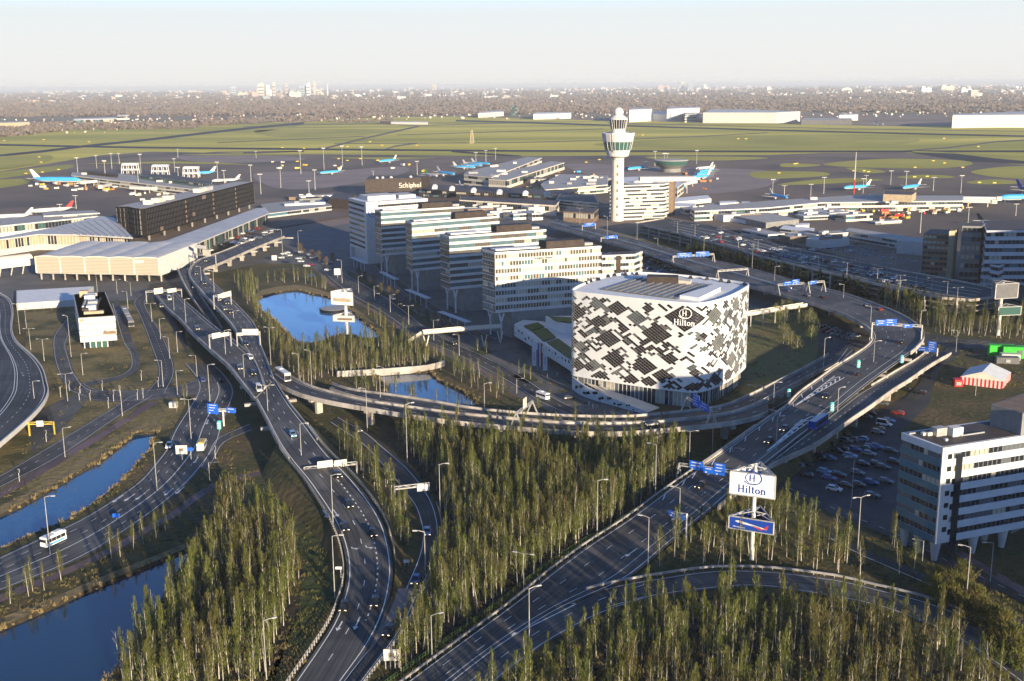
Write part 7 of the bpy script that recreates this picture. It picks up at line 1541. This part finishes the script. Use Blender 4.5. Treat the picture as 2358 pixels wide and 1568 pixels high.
# ================================================================== vegetation
def leaf_cloud(rng, n, h, r, z0, w=(.05, .125), l=(.35, .8), shape=.8, tilt=.35, clumps=24, top=.25):
    """n small drooping leaf sprays gathered in clumps inside a slender crown"""
    cl = []
    for k in range(clumps):
        t = (k+rng.random())/clumps; rr = r*(math.sin(math.pi*min(.999, .12+.88*t)**shape)*.9+.12); a = rng.random()*6.28
        cl.append((math.cos(a)*rr*.55*rng.random()**.5, math.sin(a)*rr*.55*rng.random()**.5, z0+(h-z0)*t, rr))
    vs = np.zeros((n, 4, 3)); 
    for i in range(n):
        c = cl[rng.integers(clumps)]; a = rng.random()*6.28; q = rng.random()**.5*c[3]*.75
        x, y, z = c[0]+math.cos(a)*q, c[1]+math.sin(a)*q, c[2]+rng.normal()*(h-z0)*.07; z = min(z, h*1.0)
        b = rng.random()*6.28; ww, ll = rng.uniform(*w), rng.uniform(*l); ux, uy = math.cos(b)*ww/2, math.sin(b)*ww/2; tx, ty = rng.normal()*tilt*ll*.5, rng.normal()*tilt*ll*.5
        vs[i] = ((x-ux, y-uy, z-ll/2), (x+ux, y+uy, z-ll/2), (x+ux*.6+tx, y+uy*.6+ty, z+ll/2), (x-ux*.6+tx, y-uy*.6+ty, z+ll/2))
    return vs.reshape(-1, 3), [(4*i, 4*i+1, 4*i+2, 4*i+3) for i in range(n)]
def limbs(b, rng, h, z0, r, n, tr=.13, forks=False, lean=.35):
    top = (rng.normal()*lean, rng.normal()*lean, h*.93); mid = (top[0]*.4+rng.normal()*.15, top[1]*.4+rng.normal()*.15, h*.5)
    b.tube([(0, 0, -.3), (0, 0, .3), mid, top], [tr*1.25, tr, tr*.62, tr*.15], 5)
    for k in range(n):
        t = .28+.62*(k+rng.random())/n; p = Vector((0, 0, 0)).lerp(Vector(mid), t*2) if t < .5 else Vector(mid).lerp(Vector(top), t*2-1); p.z = h*t*.95
        a = rng.random()*6.28; l = r*(1.15-.6*t); q = p+Vector((math.cos(a)*l*.8, math.sin(a)*l*.8, l*(.9+rng.random()))); b.tube([p, p.lerp(q, .5)+Vector((0, 0, .15)), q], [tr*.42*(1.2-t), tr*.28*(1.2-t), tr*.1], 4, cap=False)
VAR = []
def tree_variant(name, seed, h, r, n, z0f, leaf, bark, nl=7, **k):
    rng = np.random.default_rng(seed); b = MB(); tr = k.pop('tr', .13); limbs(b, rng, h, h*z0f, r, nl, tr)
    me_t = mesh('trunk', b, bark, True); vs, fs = leaf_cloud(rng, n, h, r, h*z0f, **k); c = MB(); c.v = [tuple(v) for v in vs]; c.f = fs; c.m = [0]*len(fs); me_c = mesh('crown', c, leaf)
    r_ = proto(name); t = bpy.data.objects.new('trunk', me_t); t.parent = r_; c_ = bpy.data.objects.new('crown', me_c); c_.parent = r_
    return dict(root=r_, trunk=me_t, crown=me_c, h=h)
BIRCH = [tree_variant('birch_tree', 100+i, 9.6+(i % 5)*.8, (.95, 1.35, 1.75, 1.15)[i % 4], 330+50*(i % 3), .24+.05*(i % 3), ('leaf', 'leaf', 'leaf_olive', 'leaf')[i % 4], 'bark', 7) for i in range(11)]
SPARSE = [tree_variant('birch_tree', 140+i, 10, 1.3, 120, .4, 'leaf', 'bark', 12) for i in range(3)]
DARKT = [tree_variant('hornbeam_tree', 160+i, 9, 1.7, 620, .16, 'leaf_dark', 'bark_brown', 5, w=(.25, .45), l=(.4, .8)) for i in range(4)]
BARE = [tree_variant('street_tree', 180+i, 8, 2.6, 420, .28, 'leaf_brown', 'bark_brown', 14, w=(.07, .16), l=(.5, 1.0), shape=1.2, clumps=16, tilt=.8) for i in range(4)]
SHRUB = [tree_variant('shrub', 200+i, 5, 2.6, 520, .05, ('leaf_olive', 'leaf')[i % 2], 'bark_brown', 12, w=(.1, .22), l=(.5, 1.0), shape=1.0, clumps=18, tilt=.8, tr=.08) for i in range(4)]
BROAD = [tree_variant('broad_tree', 220+i, 10, 3.4, 300, .15, 'leaf_olive', 'bark', 14, w=(.1, .22), l=(.5, 1.0), shape=1., clumps=26, tilt=.6) for i in range(3)]
def wposs(poly, gap, jit=.38, seed=1, holes=()):
    wp = [P(x, y) for x, y in poly]; rng = np.random.default_rng(seed); out = []
    x0, x1, y0, y1 = min(p.x for p in wp), max(p.x for p in wp), min(p.y for p in wp), max(p.y for p in wp)
    j = 0; y = y0
    while y < y1:
        x = x0+(gap/2 if j % 2 else 0)
        while x < x1:
            a, c = x+rng.normal()*gap*jit, y+rng.normal()*gap*jit
            if inside(a, c, wp) and not any(inside(a, c, w) for w in WATERS): out.append((a, c))
            x += gap
        y += gap*.9; j += 1
    return out
def near_road(x, y, keys, d=1.5):
    for k in keys:
        A, B = ROADS[k]
        for a, b in zip(A[::2], B[::2]):
            m = (a+b)/2; w = (a-b).xy.length/2+d
            if (m.x-x)**2+(m.y-y)**2 < w*w: return True
    return False
ZONES = [
    ('slender birch in the big plantation between the curved viaduct and the highway', 'plantation birches', BIRCH, [(958,992),(1180,1003),(1300,1010),(1430,1014),(1555,1006),(1585,1078),(1440,1186),(1250,1312),(1100,1422),(1000,1512),(905,1565),(920,1490),(962,1395),(1000,1330),(1028,1240),(1026,1190),(1000,1118),(950,1052),(905,1010)], 3.15, .90, ('E', 'C', 'B')),
    ('slender birch in the corner wood between the lower pond and the flyover', 'corner wood birches', BIRCH, [(500,1180),(560,1150),(640,1205),(688,1290),(688,1345),(655,1440),(610,1600),(240,1640),(315,1500),(362,1422),(410,1345),(450,1305),(480,1278),(498,1240)], 3.4, .98, ('A',)),
    ('slender birch in the wood under the curve of the slip road', 'slip road wood birches', BIRCH, [(1130,1640),(1200,1585),(1300,1515),(1390,1472),(1510,1428),(1700,1402),(1860,1414),(1970,1430),(2050,1448),(2110,1468),(2200,1492),(2300,1570),(2420,1720),(950,1720)], 3.9, 1.0, ('D', 'D2')),
    ('slender birch around the foot of the ringed hotel sign', 'birches by the hotel sign', BIRCH, [(1500,1318),(1560,1262),(1620,1225),(1700,1175),(1800,1180),(1900,1240),(1985,1290),(2020,1340),(1940,1328),(1770,1306),(1600,1310)], 4.6, .95, ('C', 'D')),
    ('slender birch in the strip between flyover and ground level ramp', 'birches between flyover and ramp', BIRCH, [(775,1010),(810,1030),(850,1068),(890,1108),(930,1160),(945,1215),(940,1275),(915,1290),(900,1225),(872,1160),(820,1095),(770,1040)], 4.2, .9, ('A', 'E')),
    ('slender birch beside the street under the broad flyover', 'birches under the flyover', BIRCH, [(545,920),(580,960),(615,1000),(640,1050),(610,1062),(575,1045),(560,990),(540,950)], 4.6, .95, ('A', 'F')),
    ('slender birch on the near bank of the upper pond', 'pond birches', BIRCH, [(620,795),(660,790),(700,800),(800,790),(880,785),(905,800),(960,830),(1010,838),(985,850),(880,858),(775,866),(700,882),(650,860),(630,825)], 4.5, .8, ('AR', 'B')),
    ('slender birch on the slope between terminal flyover and upper pond', 'pond birches', BIRCH, [(535,650),(580,640),(600,668),(584,690),(588,705),(610,735),(650,775),(640,792),(615,775),(590,735),(560,695)], 5.2, .75, ('AR',)),
    ('slender birch between the upper pond and the boulevard', 'pond birches', BIRCH, [(600,650),(680,640),(740,650),(800,690),(850,722),(905,760),(950,790),(1000,815),(1080,850),(1170,905),(1130,925),(1060,885),(1000,850),(910,795),(880,760),(830,712),(770,676),(700,652)], 6.0, .72, ('J',)),
    ('small birch in the gap between viaduct and lower pond', 'pond birches', BIRCH, [(780,880),(860,878),(880,905),(1000,925),(1090,935),(1150,945),(1100,950),(950,935),(820,905)], 6.0, .7, ('B', 'B2')),
    ('dark clipped tree in the row along the parking deck', 'dark trees by the parking deck', DARKT, [(1470,552),(1560,572),(1700,606),(1850,640),(1960,662),(2080,690),(2170,706),(2120,724),(2000,690),(1900,664),(1800,640),(1650,604),(1520,574)], 4.8, .95, ('C',)),
    ('olive birch in the screen between hairpin and parking deck', 'birch screen by the hairpin', BIRCH, [(1985,680),(2060,700),(2150,725),(2260,735),(2358,740),(2420,745),(2420,785),(2358,782),(2250,778),(2150,770),(2100,740),(2030,700)], 5.0, 1.0, ('C',)),
    ('broad olive tree on the sunlit lawn beside the patterned hotel', 'lawn trees', BROAD, [(1775,715),(1830,705),(1870,730),(1868,800),(1840,840),(1790,820),(1770,770)], 12, 1.0, ('C', 'B2')),
    ('birch on the verge beside the tent lawn', 'verge birches', BIRCH, [(2050,1250),(2110,1290),(2130,1345),(2060,1330)], 7., .9, ()),
    ('small birch on the verge of the street under the signal gantries', 'verge birches', BIRCH, [(430,905),(445,915),(420,960),(395,975),(385,960)], 6.5, .6, ('F',))]
random.seed(21)
ALL = []
for zi, (lab, grp, var, poly, gap, sc, roads) in enumerate(ZONES):
    for k, (x, y) in enumerate(wposs(poly, gap, seed=50+zi)):
        if near_road(x, y, roads, 1.6): continue
        v = random.choice(var) if random.random() > .14 or var is not BIRCH else random.choice(SPARSE)
        ALL.append((x, y, v, sc*random.uniform(.68, 1.22), random.uniform(0, 6.28), lab, grp))
KINDN = {id(v): ('hornbeam_tree' if v in DARKT else 'birch_tree') for v in BIRCH+SPARSE+DARKT}
# the 285 birches that show largest stand on their own, the rest of the wood is one mass
def seen(t):
    dx, dy = Q((t[0], t[1], 6)); return -30 < dx < 2388 and dy < 1600
big = sorted([t for t in ALL if seen(t) and t[2] not in DARKT], key=lambda t: t[1])
small_zones = {'verge birches', 'lawn trees', 'birches under the flyover', 'birches between flyover and ramp'}
first = [t for t in big if t[6] in small_zones]; rest_ = [t for t in big if t[6] not in small_zones]
own = (first+rest_)[:278]; ownid = {id(t) for t in own}
dk = [t for t in ALL if t[2] in DARKT]
for t in own+dk[:170]:
    place(t[2]['root'], (t[0], t[1], 0), t[4], (t[3], t[3], t[3]*random.uniform(.92, 1.08)), t[5], 'birch' if t[2] not in DARKT else 'tree', t[6])
def mesh_np(me):
    v = np.empty(len(me.vertices)*3, np.float32); me.vertices.foreach_get('co', v); l = np.empty(len(me.loops), np.int32); me.loops.foreach_get('vertex_index', l)
    s = np.empty(len(me.polygons), np.int32); me.polygons.foreach_get('loop_total', s); return v.reshape(-1, 3), l, s
def mass(name, items, parts, label=None):
    """many small copies merged into one mass object; items: (mesh, x, y, z, scale, rotation)"""
    V, L, T, M, o = [], [], [], [], 0; mats = []
    cache = {}
    for me, x, y, z, s, r in items:
        if me.name not in cache: cache[me.name] = mesh_np(me)
        v, l, t = cache[me.name]; ca, sa = math.cos(r), math.sin(r); q = np.empty_like(v)
        q[:, 0] = (v[:, 0]*ca-v[:, 1]*sa)*s+x; q[:, 1] = (v[:, 0]*sa+v[:, 1]*ca)*s+y; q[:, 2] = v[:, 2]*s+z
        mt = me.materials[0]; 
        if mt not in mats: mats.append(mt)
        V.append(q); L.append(l+o); T.append(t); M.append(np.full(len(t), mats.index(mt), np.int32)); o += len(v)
    V, L, T, M = np.concatenate(V), np.concatenate(L), np.concatenate(T), np.concatenate(M)
    me = bpy.data.meshes.new(name); me.vertices.add(len(V)); me.vertices.foreach_set('co', V.ravel()); me.loops.add(len(L)); me.loops.foreach_set('vertex_index', L)
    me.polygons.add(len(T)); me.polygons.foreach_set('loop_start', np.concatenate([[0], np.cumsum(T)[:-1]]).astype(np.int32)); me.polygons.foreach_set('loop_total', T); me.polygons.foreach_set('material_index', M)
    for m in mats: me.materials.append(m)
    me.update(); me.validate(); ob = bpy.data.objects.new(name, me); COL.objects.link(ob); return tag(ob, label, None, None, 'stuff')
rest = [t for t in ALL if id(t) not in ownid and t[2] not in DARKT]
mass('birch_woodland', [(me, t[0], t[1], 0, t[3], t[4]) for t in rest for me in (t[2]['trunk'], t[2]['crown'])], None)
# reeds along the water and rough tufts on the verges
def tuft(seed, n, r, h, m):
    rng2 = np.random.default_rng(seed); b = MB()
    for k in range(n):
        a, q = rng2.random()*6.28, r*rng2.random()**.5; x, y = math.cos(a)*q, math.sin(a)*q; c = rng2.random()*3.14; w = rng2.uniform(.06, .22); l = h*rng2.uniform(.5, 1.1); dx_, dy_ = rng2.normal(size=2)*l*.3
        b.add([(x-math.cos(c)*w, y-math.sin(c)*w, -.05), (x+math.cos(c)*w, y+math.sin(c)*w, -.05), (x+dx_+math.cos(c)*w*.3, y+dy_+math.sin(c)*w*.3, l), (x+dx_-math.cos(c)*w*.3, y+dy_-math.sin(c)*w*.3, l)], [(0, 1, 2, 3)])
    return mesh('tuft', b, m)
TU = [tuft(400+i, 16, 1.5, .7, 'tuft') for i in range(4)]; RE = [tuft(410+i, 22, .8, 1.5, 'reed') for i in range(3)]
rg = np.random.default_rng(77); it = []
for w in WATERS:
    ring_ = resample([Vector((p[0], p[1], 0)) for p in w]+[Vector((w[0][0], w[0][1], 0))], int(sum((w[i]-w[i-1]).length for i in range(len(w)))/1.3))
    for p in ring_:
        if rg.random() < .8: it.append((RE[rg.integers(3)], p.x+rg.normal()*.6, p.y+rg.normal()*.6, -.4, rg.uniform(.35, .9), rg.random()*6.28))
mass('reeds', it, None)
SEG = [((a.x+b.x)/2, (a.y+b.y)/2, ((a-b).xy.length/2+.8)**2) for k in ROADS for a, b in zip(*ROADS[k])]; SEG = np.array(SEG)
it = []; tries = 0
while len(it) < 5200 and tries < 30000:
    tries += 1; q = P(rg.uniform(-20, 2380), rg.uniform(880, 1600) if rg.random() < .75 else rg.uniform(700, 900))
    if (((SEG[:, 0]-q.x)**2+(SEG[:, 1]-q.y)**2) < SEG[:, 2]).any() or any(inside(q.x, q.y, w) for w in WATERS): continue
    D_ = Q(q)
    if D_[0] > 1780 and 890 < D_[1] < 1230: continue
    if D_[0] < 480 and D_[1] < 960 and rg.random() < .5: continue
    it.append((TU[rg.integers(4)], q.x, q.y, .03, rg.uniform(.35, 1.0), rg.random()*6.28))
mass('grass_tufts', it, None)
# trees that can be told apart
def single(var, base, h, label, cat='tree', group=None, wide=1., seed=0):
    v = var[seed % len(var)]; s = h/v['h']; place(v['root'], P(*base), seed*1.7, (s*wide, s*wide, s), label, cat, group)
row = [(24,1390),(66,1373),(76,1363),(102,1360),(141,1338),(257,1286),(277,1282),(307,1265),(330,1252),(360,1238),(381,1225)]
names = ['first birch of the street row, at the side edge of the pond verge', 'second birch of the street row, leaning pair', 'third birch of the street row, close behind the second', 'fourth birch of the street row with a forked trunk', 'fifth birch of the street row, last before the gap', 'sixth birch of the street row, first after the gap', 'seventh birch of the street row, beside the sixth', 'eighth birch of the street row with a thin crown', 'ninth birch of the street row', 'tenth birch of the street row with three stems', 'last birch of the street row, farthest up the verge']
for i, (b_, n_) in enumerate(zip(row, names)): single(BIRCH, b_, 7.8+(i % 3)*.7, n_, 'birch', 'birches in the street row', .95, i+1)
bt = [(700,592),(718,598),(735,604),(752,612),(766,606),(690,585),(826,640),(842,652),(860,664),(878,676),(897,688),(917,700),(935,710),(950,720),(965,730),(984,742),(1002,752),(1020,762),(1036,772),(1055,782)]
for i, b_ in enumerate(bt): single(BARE, b_, 6.6+(i % 3)*.8, f'rusty brown bare tree on the boulevard, {ORD[i] if i < 6 else ORD[i-6]} in the {"upper" if i < 6 else "long lower"} row', 'tree', 'bare boulevard trees', 1.1, i)
for i, b_ in enumerate([(2160,1345),(2190,1362),(2210,1350),(2225,1378),(2245,1398),(2180,1395),(2265,1420),(2290,1445),(2310,1470),(2250,1440),(2215,1420),(2330,1500),(2280,1480),(2150,1370),(2345,1540),(2300,1520)]): single(SHRUB, b_, 4.6+(i % 3)*1.0, 'olive half bare shrub in the thicket between slip road and side road', 'shrub', 'shrubs in the roadside thicket', 1.15, i)
for i, (b_, lb) in enumerate([((1100,808), 'small leafy tree in the round green bed on the plaza, farther one'), ((1120,812), 'small leafy tree in the round green bed on the plaza, nearer one'), ((1208,870), 'leafy tree in the planted bed left of the banner flags'), ((1222,874), 'second leafy tree in the planted bed near the banner flags'), ((1195,860), 'shrubby tree at the back of the planted bed near the flags'), ((1240,950), 'young tree on the verge below the parked white van')]): single(BIRCH, b_, 6.2, lb, 'tree', 'plaza trees', 1.35, i)
for q in ([(1080,806),(1110,800),(1135,812),(1105,820)], [(1180,866),(1210,858),(1240,876),(1215,884)]): sheet('plant_bed_ground', q, 'lawn', .12, sm=True)
# -- far woods, villages and the city on the horizon
def clump(seed, n, r, h):
    rng = np.random.default_rng(seed); b = MB()
    for k in range(n):
        a, q = rng.random()*6.28, r*rng.random()**.5; x, y, z = math.cos(a)*q, math.sin(a)*q, h*rng.random()**.7*(1-.4*q/r); c = rng.random()*3.14; s = rng.uniform(1.5, 3.4); d = rng.normal(size=2)*s*.5
        b.add([(x-math.cos(c)*s, y-math.sin(c)*s, z-s*.8), (x+math.cos(c)*s, y+math.sin(c)*s, z-s*.8), (x+math.cos(c)*s*.7+d[0], y+math.sin(c)*s*.7+d[1], z+s*.8), (x-math.cos(c)*s*.7+d[0], y-math.sin(c)*s*.7+d[1], z+s*.8)], [(0, 1, 2, 3)])
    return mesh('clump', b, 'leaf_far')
CL_ = [clump(300+i, 46, 26, 10) for i in range(4)]
rng = np.random.default_rng(9); it = []
def band(n, y0, y1, x0=-200, x1=2560, s=(.8, 1.8), edge=None):
    for _ in range(n):
        dx = rng.uniform(x0, x1); f = rng.random(); dy = y0+(y1-y0)*f
        if edge: dy = edge(dx)+rng.uniform(-2.2, .6)
        p = P(dx, dy-(dx-1179)*.0072); it.append((CL_[rng.integers(4)], p.x, p.y, 0, rng.uniform(*s)*max(1., p.y/7000), rng.random()*6.28))
upper = lambda x: np.interp(x, [-200, 0, 207, 325, 460, 589, 760, 900, 1179, 1400, 1768, 2000, 2358, 2560], [318, 306, 286, 291, 284, 278, 270, 265, 262, 262, 262, 264, 268, 270])
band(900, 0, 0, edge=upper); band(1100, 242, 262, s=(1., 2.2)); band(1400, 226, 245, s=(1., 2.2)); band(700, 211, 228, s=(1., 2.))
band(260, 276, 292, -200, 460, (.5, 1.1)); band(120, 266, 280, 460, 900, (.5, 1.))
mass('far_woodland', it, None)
stripe('lake_water', [(240,286-.0),(300,285),(420,284)], 1.0, 'far_water', 1.) if False else None
for q, t_ in (([(150,247),(260,244),(370,246)], 2.2), ([(460,237),(540,235),(640,237)], 1.6), ([(-20,252),(40,250),(80,252)], 2.), ([(2290,246),(2340,245),(2400,246)], 2.2)): stripe('lake_water', q, t_, 'far_water', 1.2)
for y_, x0_, x1_, t_ in ((258,100,700,2.2),(254,1250,1900,1.8),(250,700,1250,1.6),(246,1700,2400,2.),(241,300,900,1.5),(238,1100,1700,1.4),(233,1900,2500,1.4),(231,-50,500,1.2),(262,1900,2450,2.4),(266,500,950,2.2)): stripe('countryside_field_ground', [(x0_, y_), ((x0_+x1_)/2, y_-.6-(x1_-x0_)*.0036), (x1_, y_-(x1_-x0_)*.0072)], t_, 'far_field', 1.1)
def city_mesh(kind):
    b = MB()
    if kind == 0: b.box((0, 0, .5), (1, .4, 1)); b.box((.1, 0, 1.04), (.5, .25, .12))
    if kind == 1: b.box((-.2, 0, .5), (.6, .5, 1)); b.box((.3, .1, .3), (.4, .6, .6))
    if kind == 2: b.box((0, 0, .4), (1, .5, .8)); b.box((-.25, 0, .9), (.3, .3, .25)); b.box((.3, .05, .87), (.2, .3, .15))
    if kind == 3: b.add([(-.5, -.25, 0), (.5, -.25, 0), (.5, .25, 0), (-.5, .25, 0), (-.5, -.25, .7), (.5, -.25, .7), (.5, .25, .7), (-.5, .25, .7), (-.5, 0, 1), (.5, 0, 1)], [(0, 1, 5, 4), (2, 3, 7, 6), (1, 2, 6, 9, 5), (3, 0, 4, 8, 7), (4, 5, 9, 8), (6, 7, 8, 9)])
    for z in (.25, .5, .75):
        if kind in (0, 1): b.box((-.2 if kind else 0, -.26 if kind else -.205, z), (.55 if kind else .94, .02, .09), 0, 1)
    return b
mat('city_cream', (.58, .50, .40), .8); mat('city_white', (.74, .70, .64), .8); mat('city_pink', (.46, .33, .27), .8); mat('city_blue', (.30, .36, .40), .6)
CM = {(k, c): mesh('city_building', city_mesh(k), [c, 'glass_grey']) for k in range(4) for c in ('city_cream', 'city_white', 'city_pink', 'city_blue')}
CPR = {k: bpy.data.objects.new('city_building', m) for k, m in CM.items()}
def city(dx, dy, wpx, hpx, col, kind, label, group):
    p = P(dx, dy-(dx-1179)*.0072 if group.startswith('hazy') else dy); s = p.y/F
    place(CPR[(kind, col)], p, rng.uniform(-.35, .35), (wpx*s, wpx*s*rng.uniform(.6, 1.), hpx*s), label, 'building', group)
TALL = [(538,221,13,20,'city_blue',0,'broad grey blue tower at the left of the skyline'),(520,222,14,12,'city_cream',1,'cream block beside the broad grey blue tower'),(602,222,14,27,'city_cream',0,'cream high rise, tallest block of the skyline cluster'),(620,223,12,26,'city_white',1,'white high rise right of the tallest cream one'),(632,222,7,28,'city_cream',0,'slim cream tower in the skyline cluster'),(588,224,14,14,'city_pink',2,'low pink block at the foot of the skyline cluster'),(661,224,6,28,'city_pink',0,'slim dark pink tower standing apart in the skyline'),(680,224,26,14,'city_cream',2,'wide cream block right of the slim pink tower'),(699,222,16,22,'city_blue',0,'grey blue tower in the middle of the skyline'),(711,222,9,27,'city_white',0,'bright white slab tower of the skyline'),(725,221,7,29,'city_pink',0,'pale pink tower at the right of the skyline'),(738,223,14,16,'city_cream',1,'cream block at the right end of the skyline'),(560,224,22,12,'city_cream',2,'wide cream block left of the skyline cluster'),(648,224,18,9,'city_pink',1,'low pink block between the skyline towers'),
        (1562,205,5,17,'city_blue',0,'slim grey tower behind the hangars on the horizon'),(1572,206,7,16,'city_cream',0,'cream tower beside the slim grey one on the horizon'),(1590,206,12,13,'city_blue',0,'grey tower at the right of the horizon pair'),(1624,207,10,12,'city_white',1,'white block on the horizon above the big hangar'),(1528,206,28,10,'city_pink',2,'long pink stadium like block on the horizon'),(1000,212,10,15,'city_cream',0,'cream block alone above the airfield mast'),(2180,210,30,14,'city_cream',2,'cream block group on the right part of the horizon'),(2245,224,30,16,'city_cream',1,'big cream flats nearest the side edge on the horizon'),(2225,216,22,14,'city_white',2,'white block behind the big cream flats'),(2130,214,26,14,'city_white',2,'white flats among trees on the right horizon'),(1770,214,10,12,'city_white',0,'white slab above the big hangar roof'),(1950,212,22,9,'city_white',2,'white block in the middle of the right horizon')]
for dx, dy, w_, h_, c_, k_, lb in TALL: 
    p = P(dx, dy); s = p.y/F; place(CPR[(k_, c_)], p, rng.uniform(-.3, .3), (w_*s, w_*s*.8, h_*s), lb, 'building', 'landmark buildings of the horizon')
g = P(755,224); s = g.y/F; tag(obj('radio_mast', MB().tube([(g.x, g.y, 0), (g.x, g.y, 20*s), (g.x, g.y, 33*s)], [1.4*s, .8*s, .2*s], 6), 'city_white'), 'thin white mast at the right end of the skyline', 'mast')
g = P(2166,206); s = g.y/F; tag(obj('radio_mast', MB().tube([(g.x, g.y, 0), (g.x, g.y, 30*s)], [.7*s, .3*s], 6), 'city_blue'), 'faint thin mast on the right part of the horizon', 'mast')
CEN = [(x, w) for x, w in ((60,60),(170,60),(300,80),(430,60),(560,60),(800,70),(900,50),(1000,60),(1100,50),(1250,60),(1350,50),(1480,60),(1640,60),(1760,70),(1880,60),(2000,60),(2130,60),(2250,60),(2330,40))]
lbl = {'city_cream': 'small cream building in the hazy town on the horizon', 'city_white': 'small white building in the hazy town on the horizon', 'city_pink': 'small pinkish building in the hazy town on the horizon', 'city_blue': 'small grey building in the hazy town on the horizon'}
for i in range(270):
    c_ = CEN[rng.integers(len(CEN))]; f = rng.random()**1.3; dx = c_[0]+rng.normal()*c_[1]; dy = 203+f*26; k_ = int(rng.integers(4)); cl = ('city_cream', 'city_white', 'city_white', 'city_pink', 'city_cream', 'city_blue')[rng.integers(6)]
    city(dx, dy, rng.uniform(5, 18)*(.6+.5*f), rng.uniform(2.4, 6.5)*(.7+.5*f), cl, k_, lbl[cl], 'hazy town buildings')
vill = []
for i in range(1500):
    dx = rng.uniform(-40, 2400); dy = 205+38*rng.random()**1.4 if i % 4 else rng.uniform(262, 276) if dx > 300 else rng.uniform(266, 300); p = P(dx, dy-(dx-1179)*.0072); s = p.y/F
    cl = ('city_cream', 'city_white', 'city_pink')[rng.integers(3)]; vill.append((CM[(3 if i % 2 else 2, cl)], p.x, p.y, 0, rng.uniform(1.6, 5.5)*s*.85, rng.uniform(-.4, .4)))
# houses seen only as a scatter of pale specks
mass('distant_town', vill, None)
# ------------------------------------------------------------------ the hazy air
def haze_mat():
    m = bpy.data.materials.new('haze'); m.use_nodes = True; n = m.node_tree.nodes; n.clear()
    o = n.new('ShaderNodeOutputMaterial'); v = n.new('ShaderNodeVolumePrincipled')
    v.inputs['Color'].default_value = (.76, .82, .88, 1); v.inputs['Density'].default_value = HAZE
    v.inputs['Anisotropy'].default_value = .0
    m.node_tree.links.new(v.outputs[0], o.inputs['Volume']); MATS['haze'] = m
HAZE = 4.6e-5
haze_mat()
obj('haze', MB().box((0, 40000, 74), (160000, 100000, 154)), 'haze', kind='stuff')
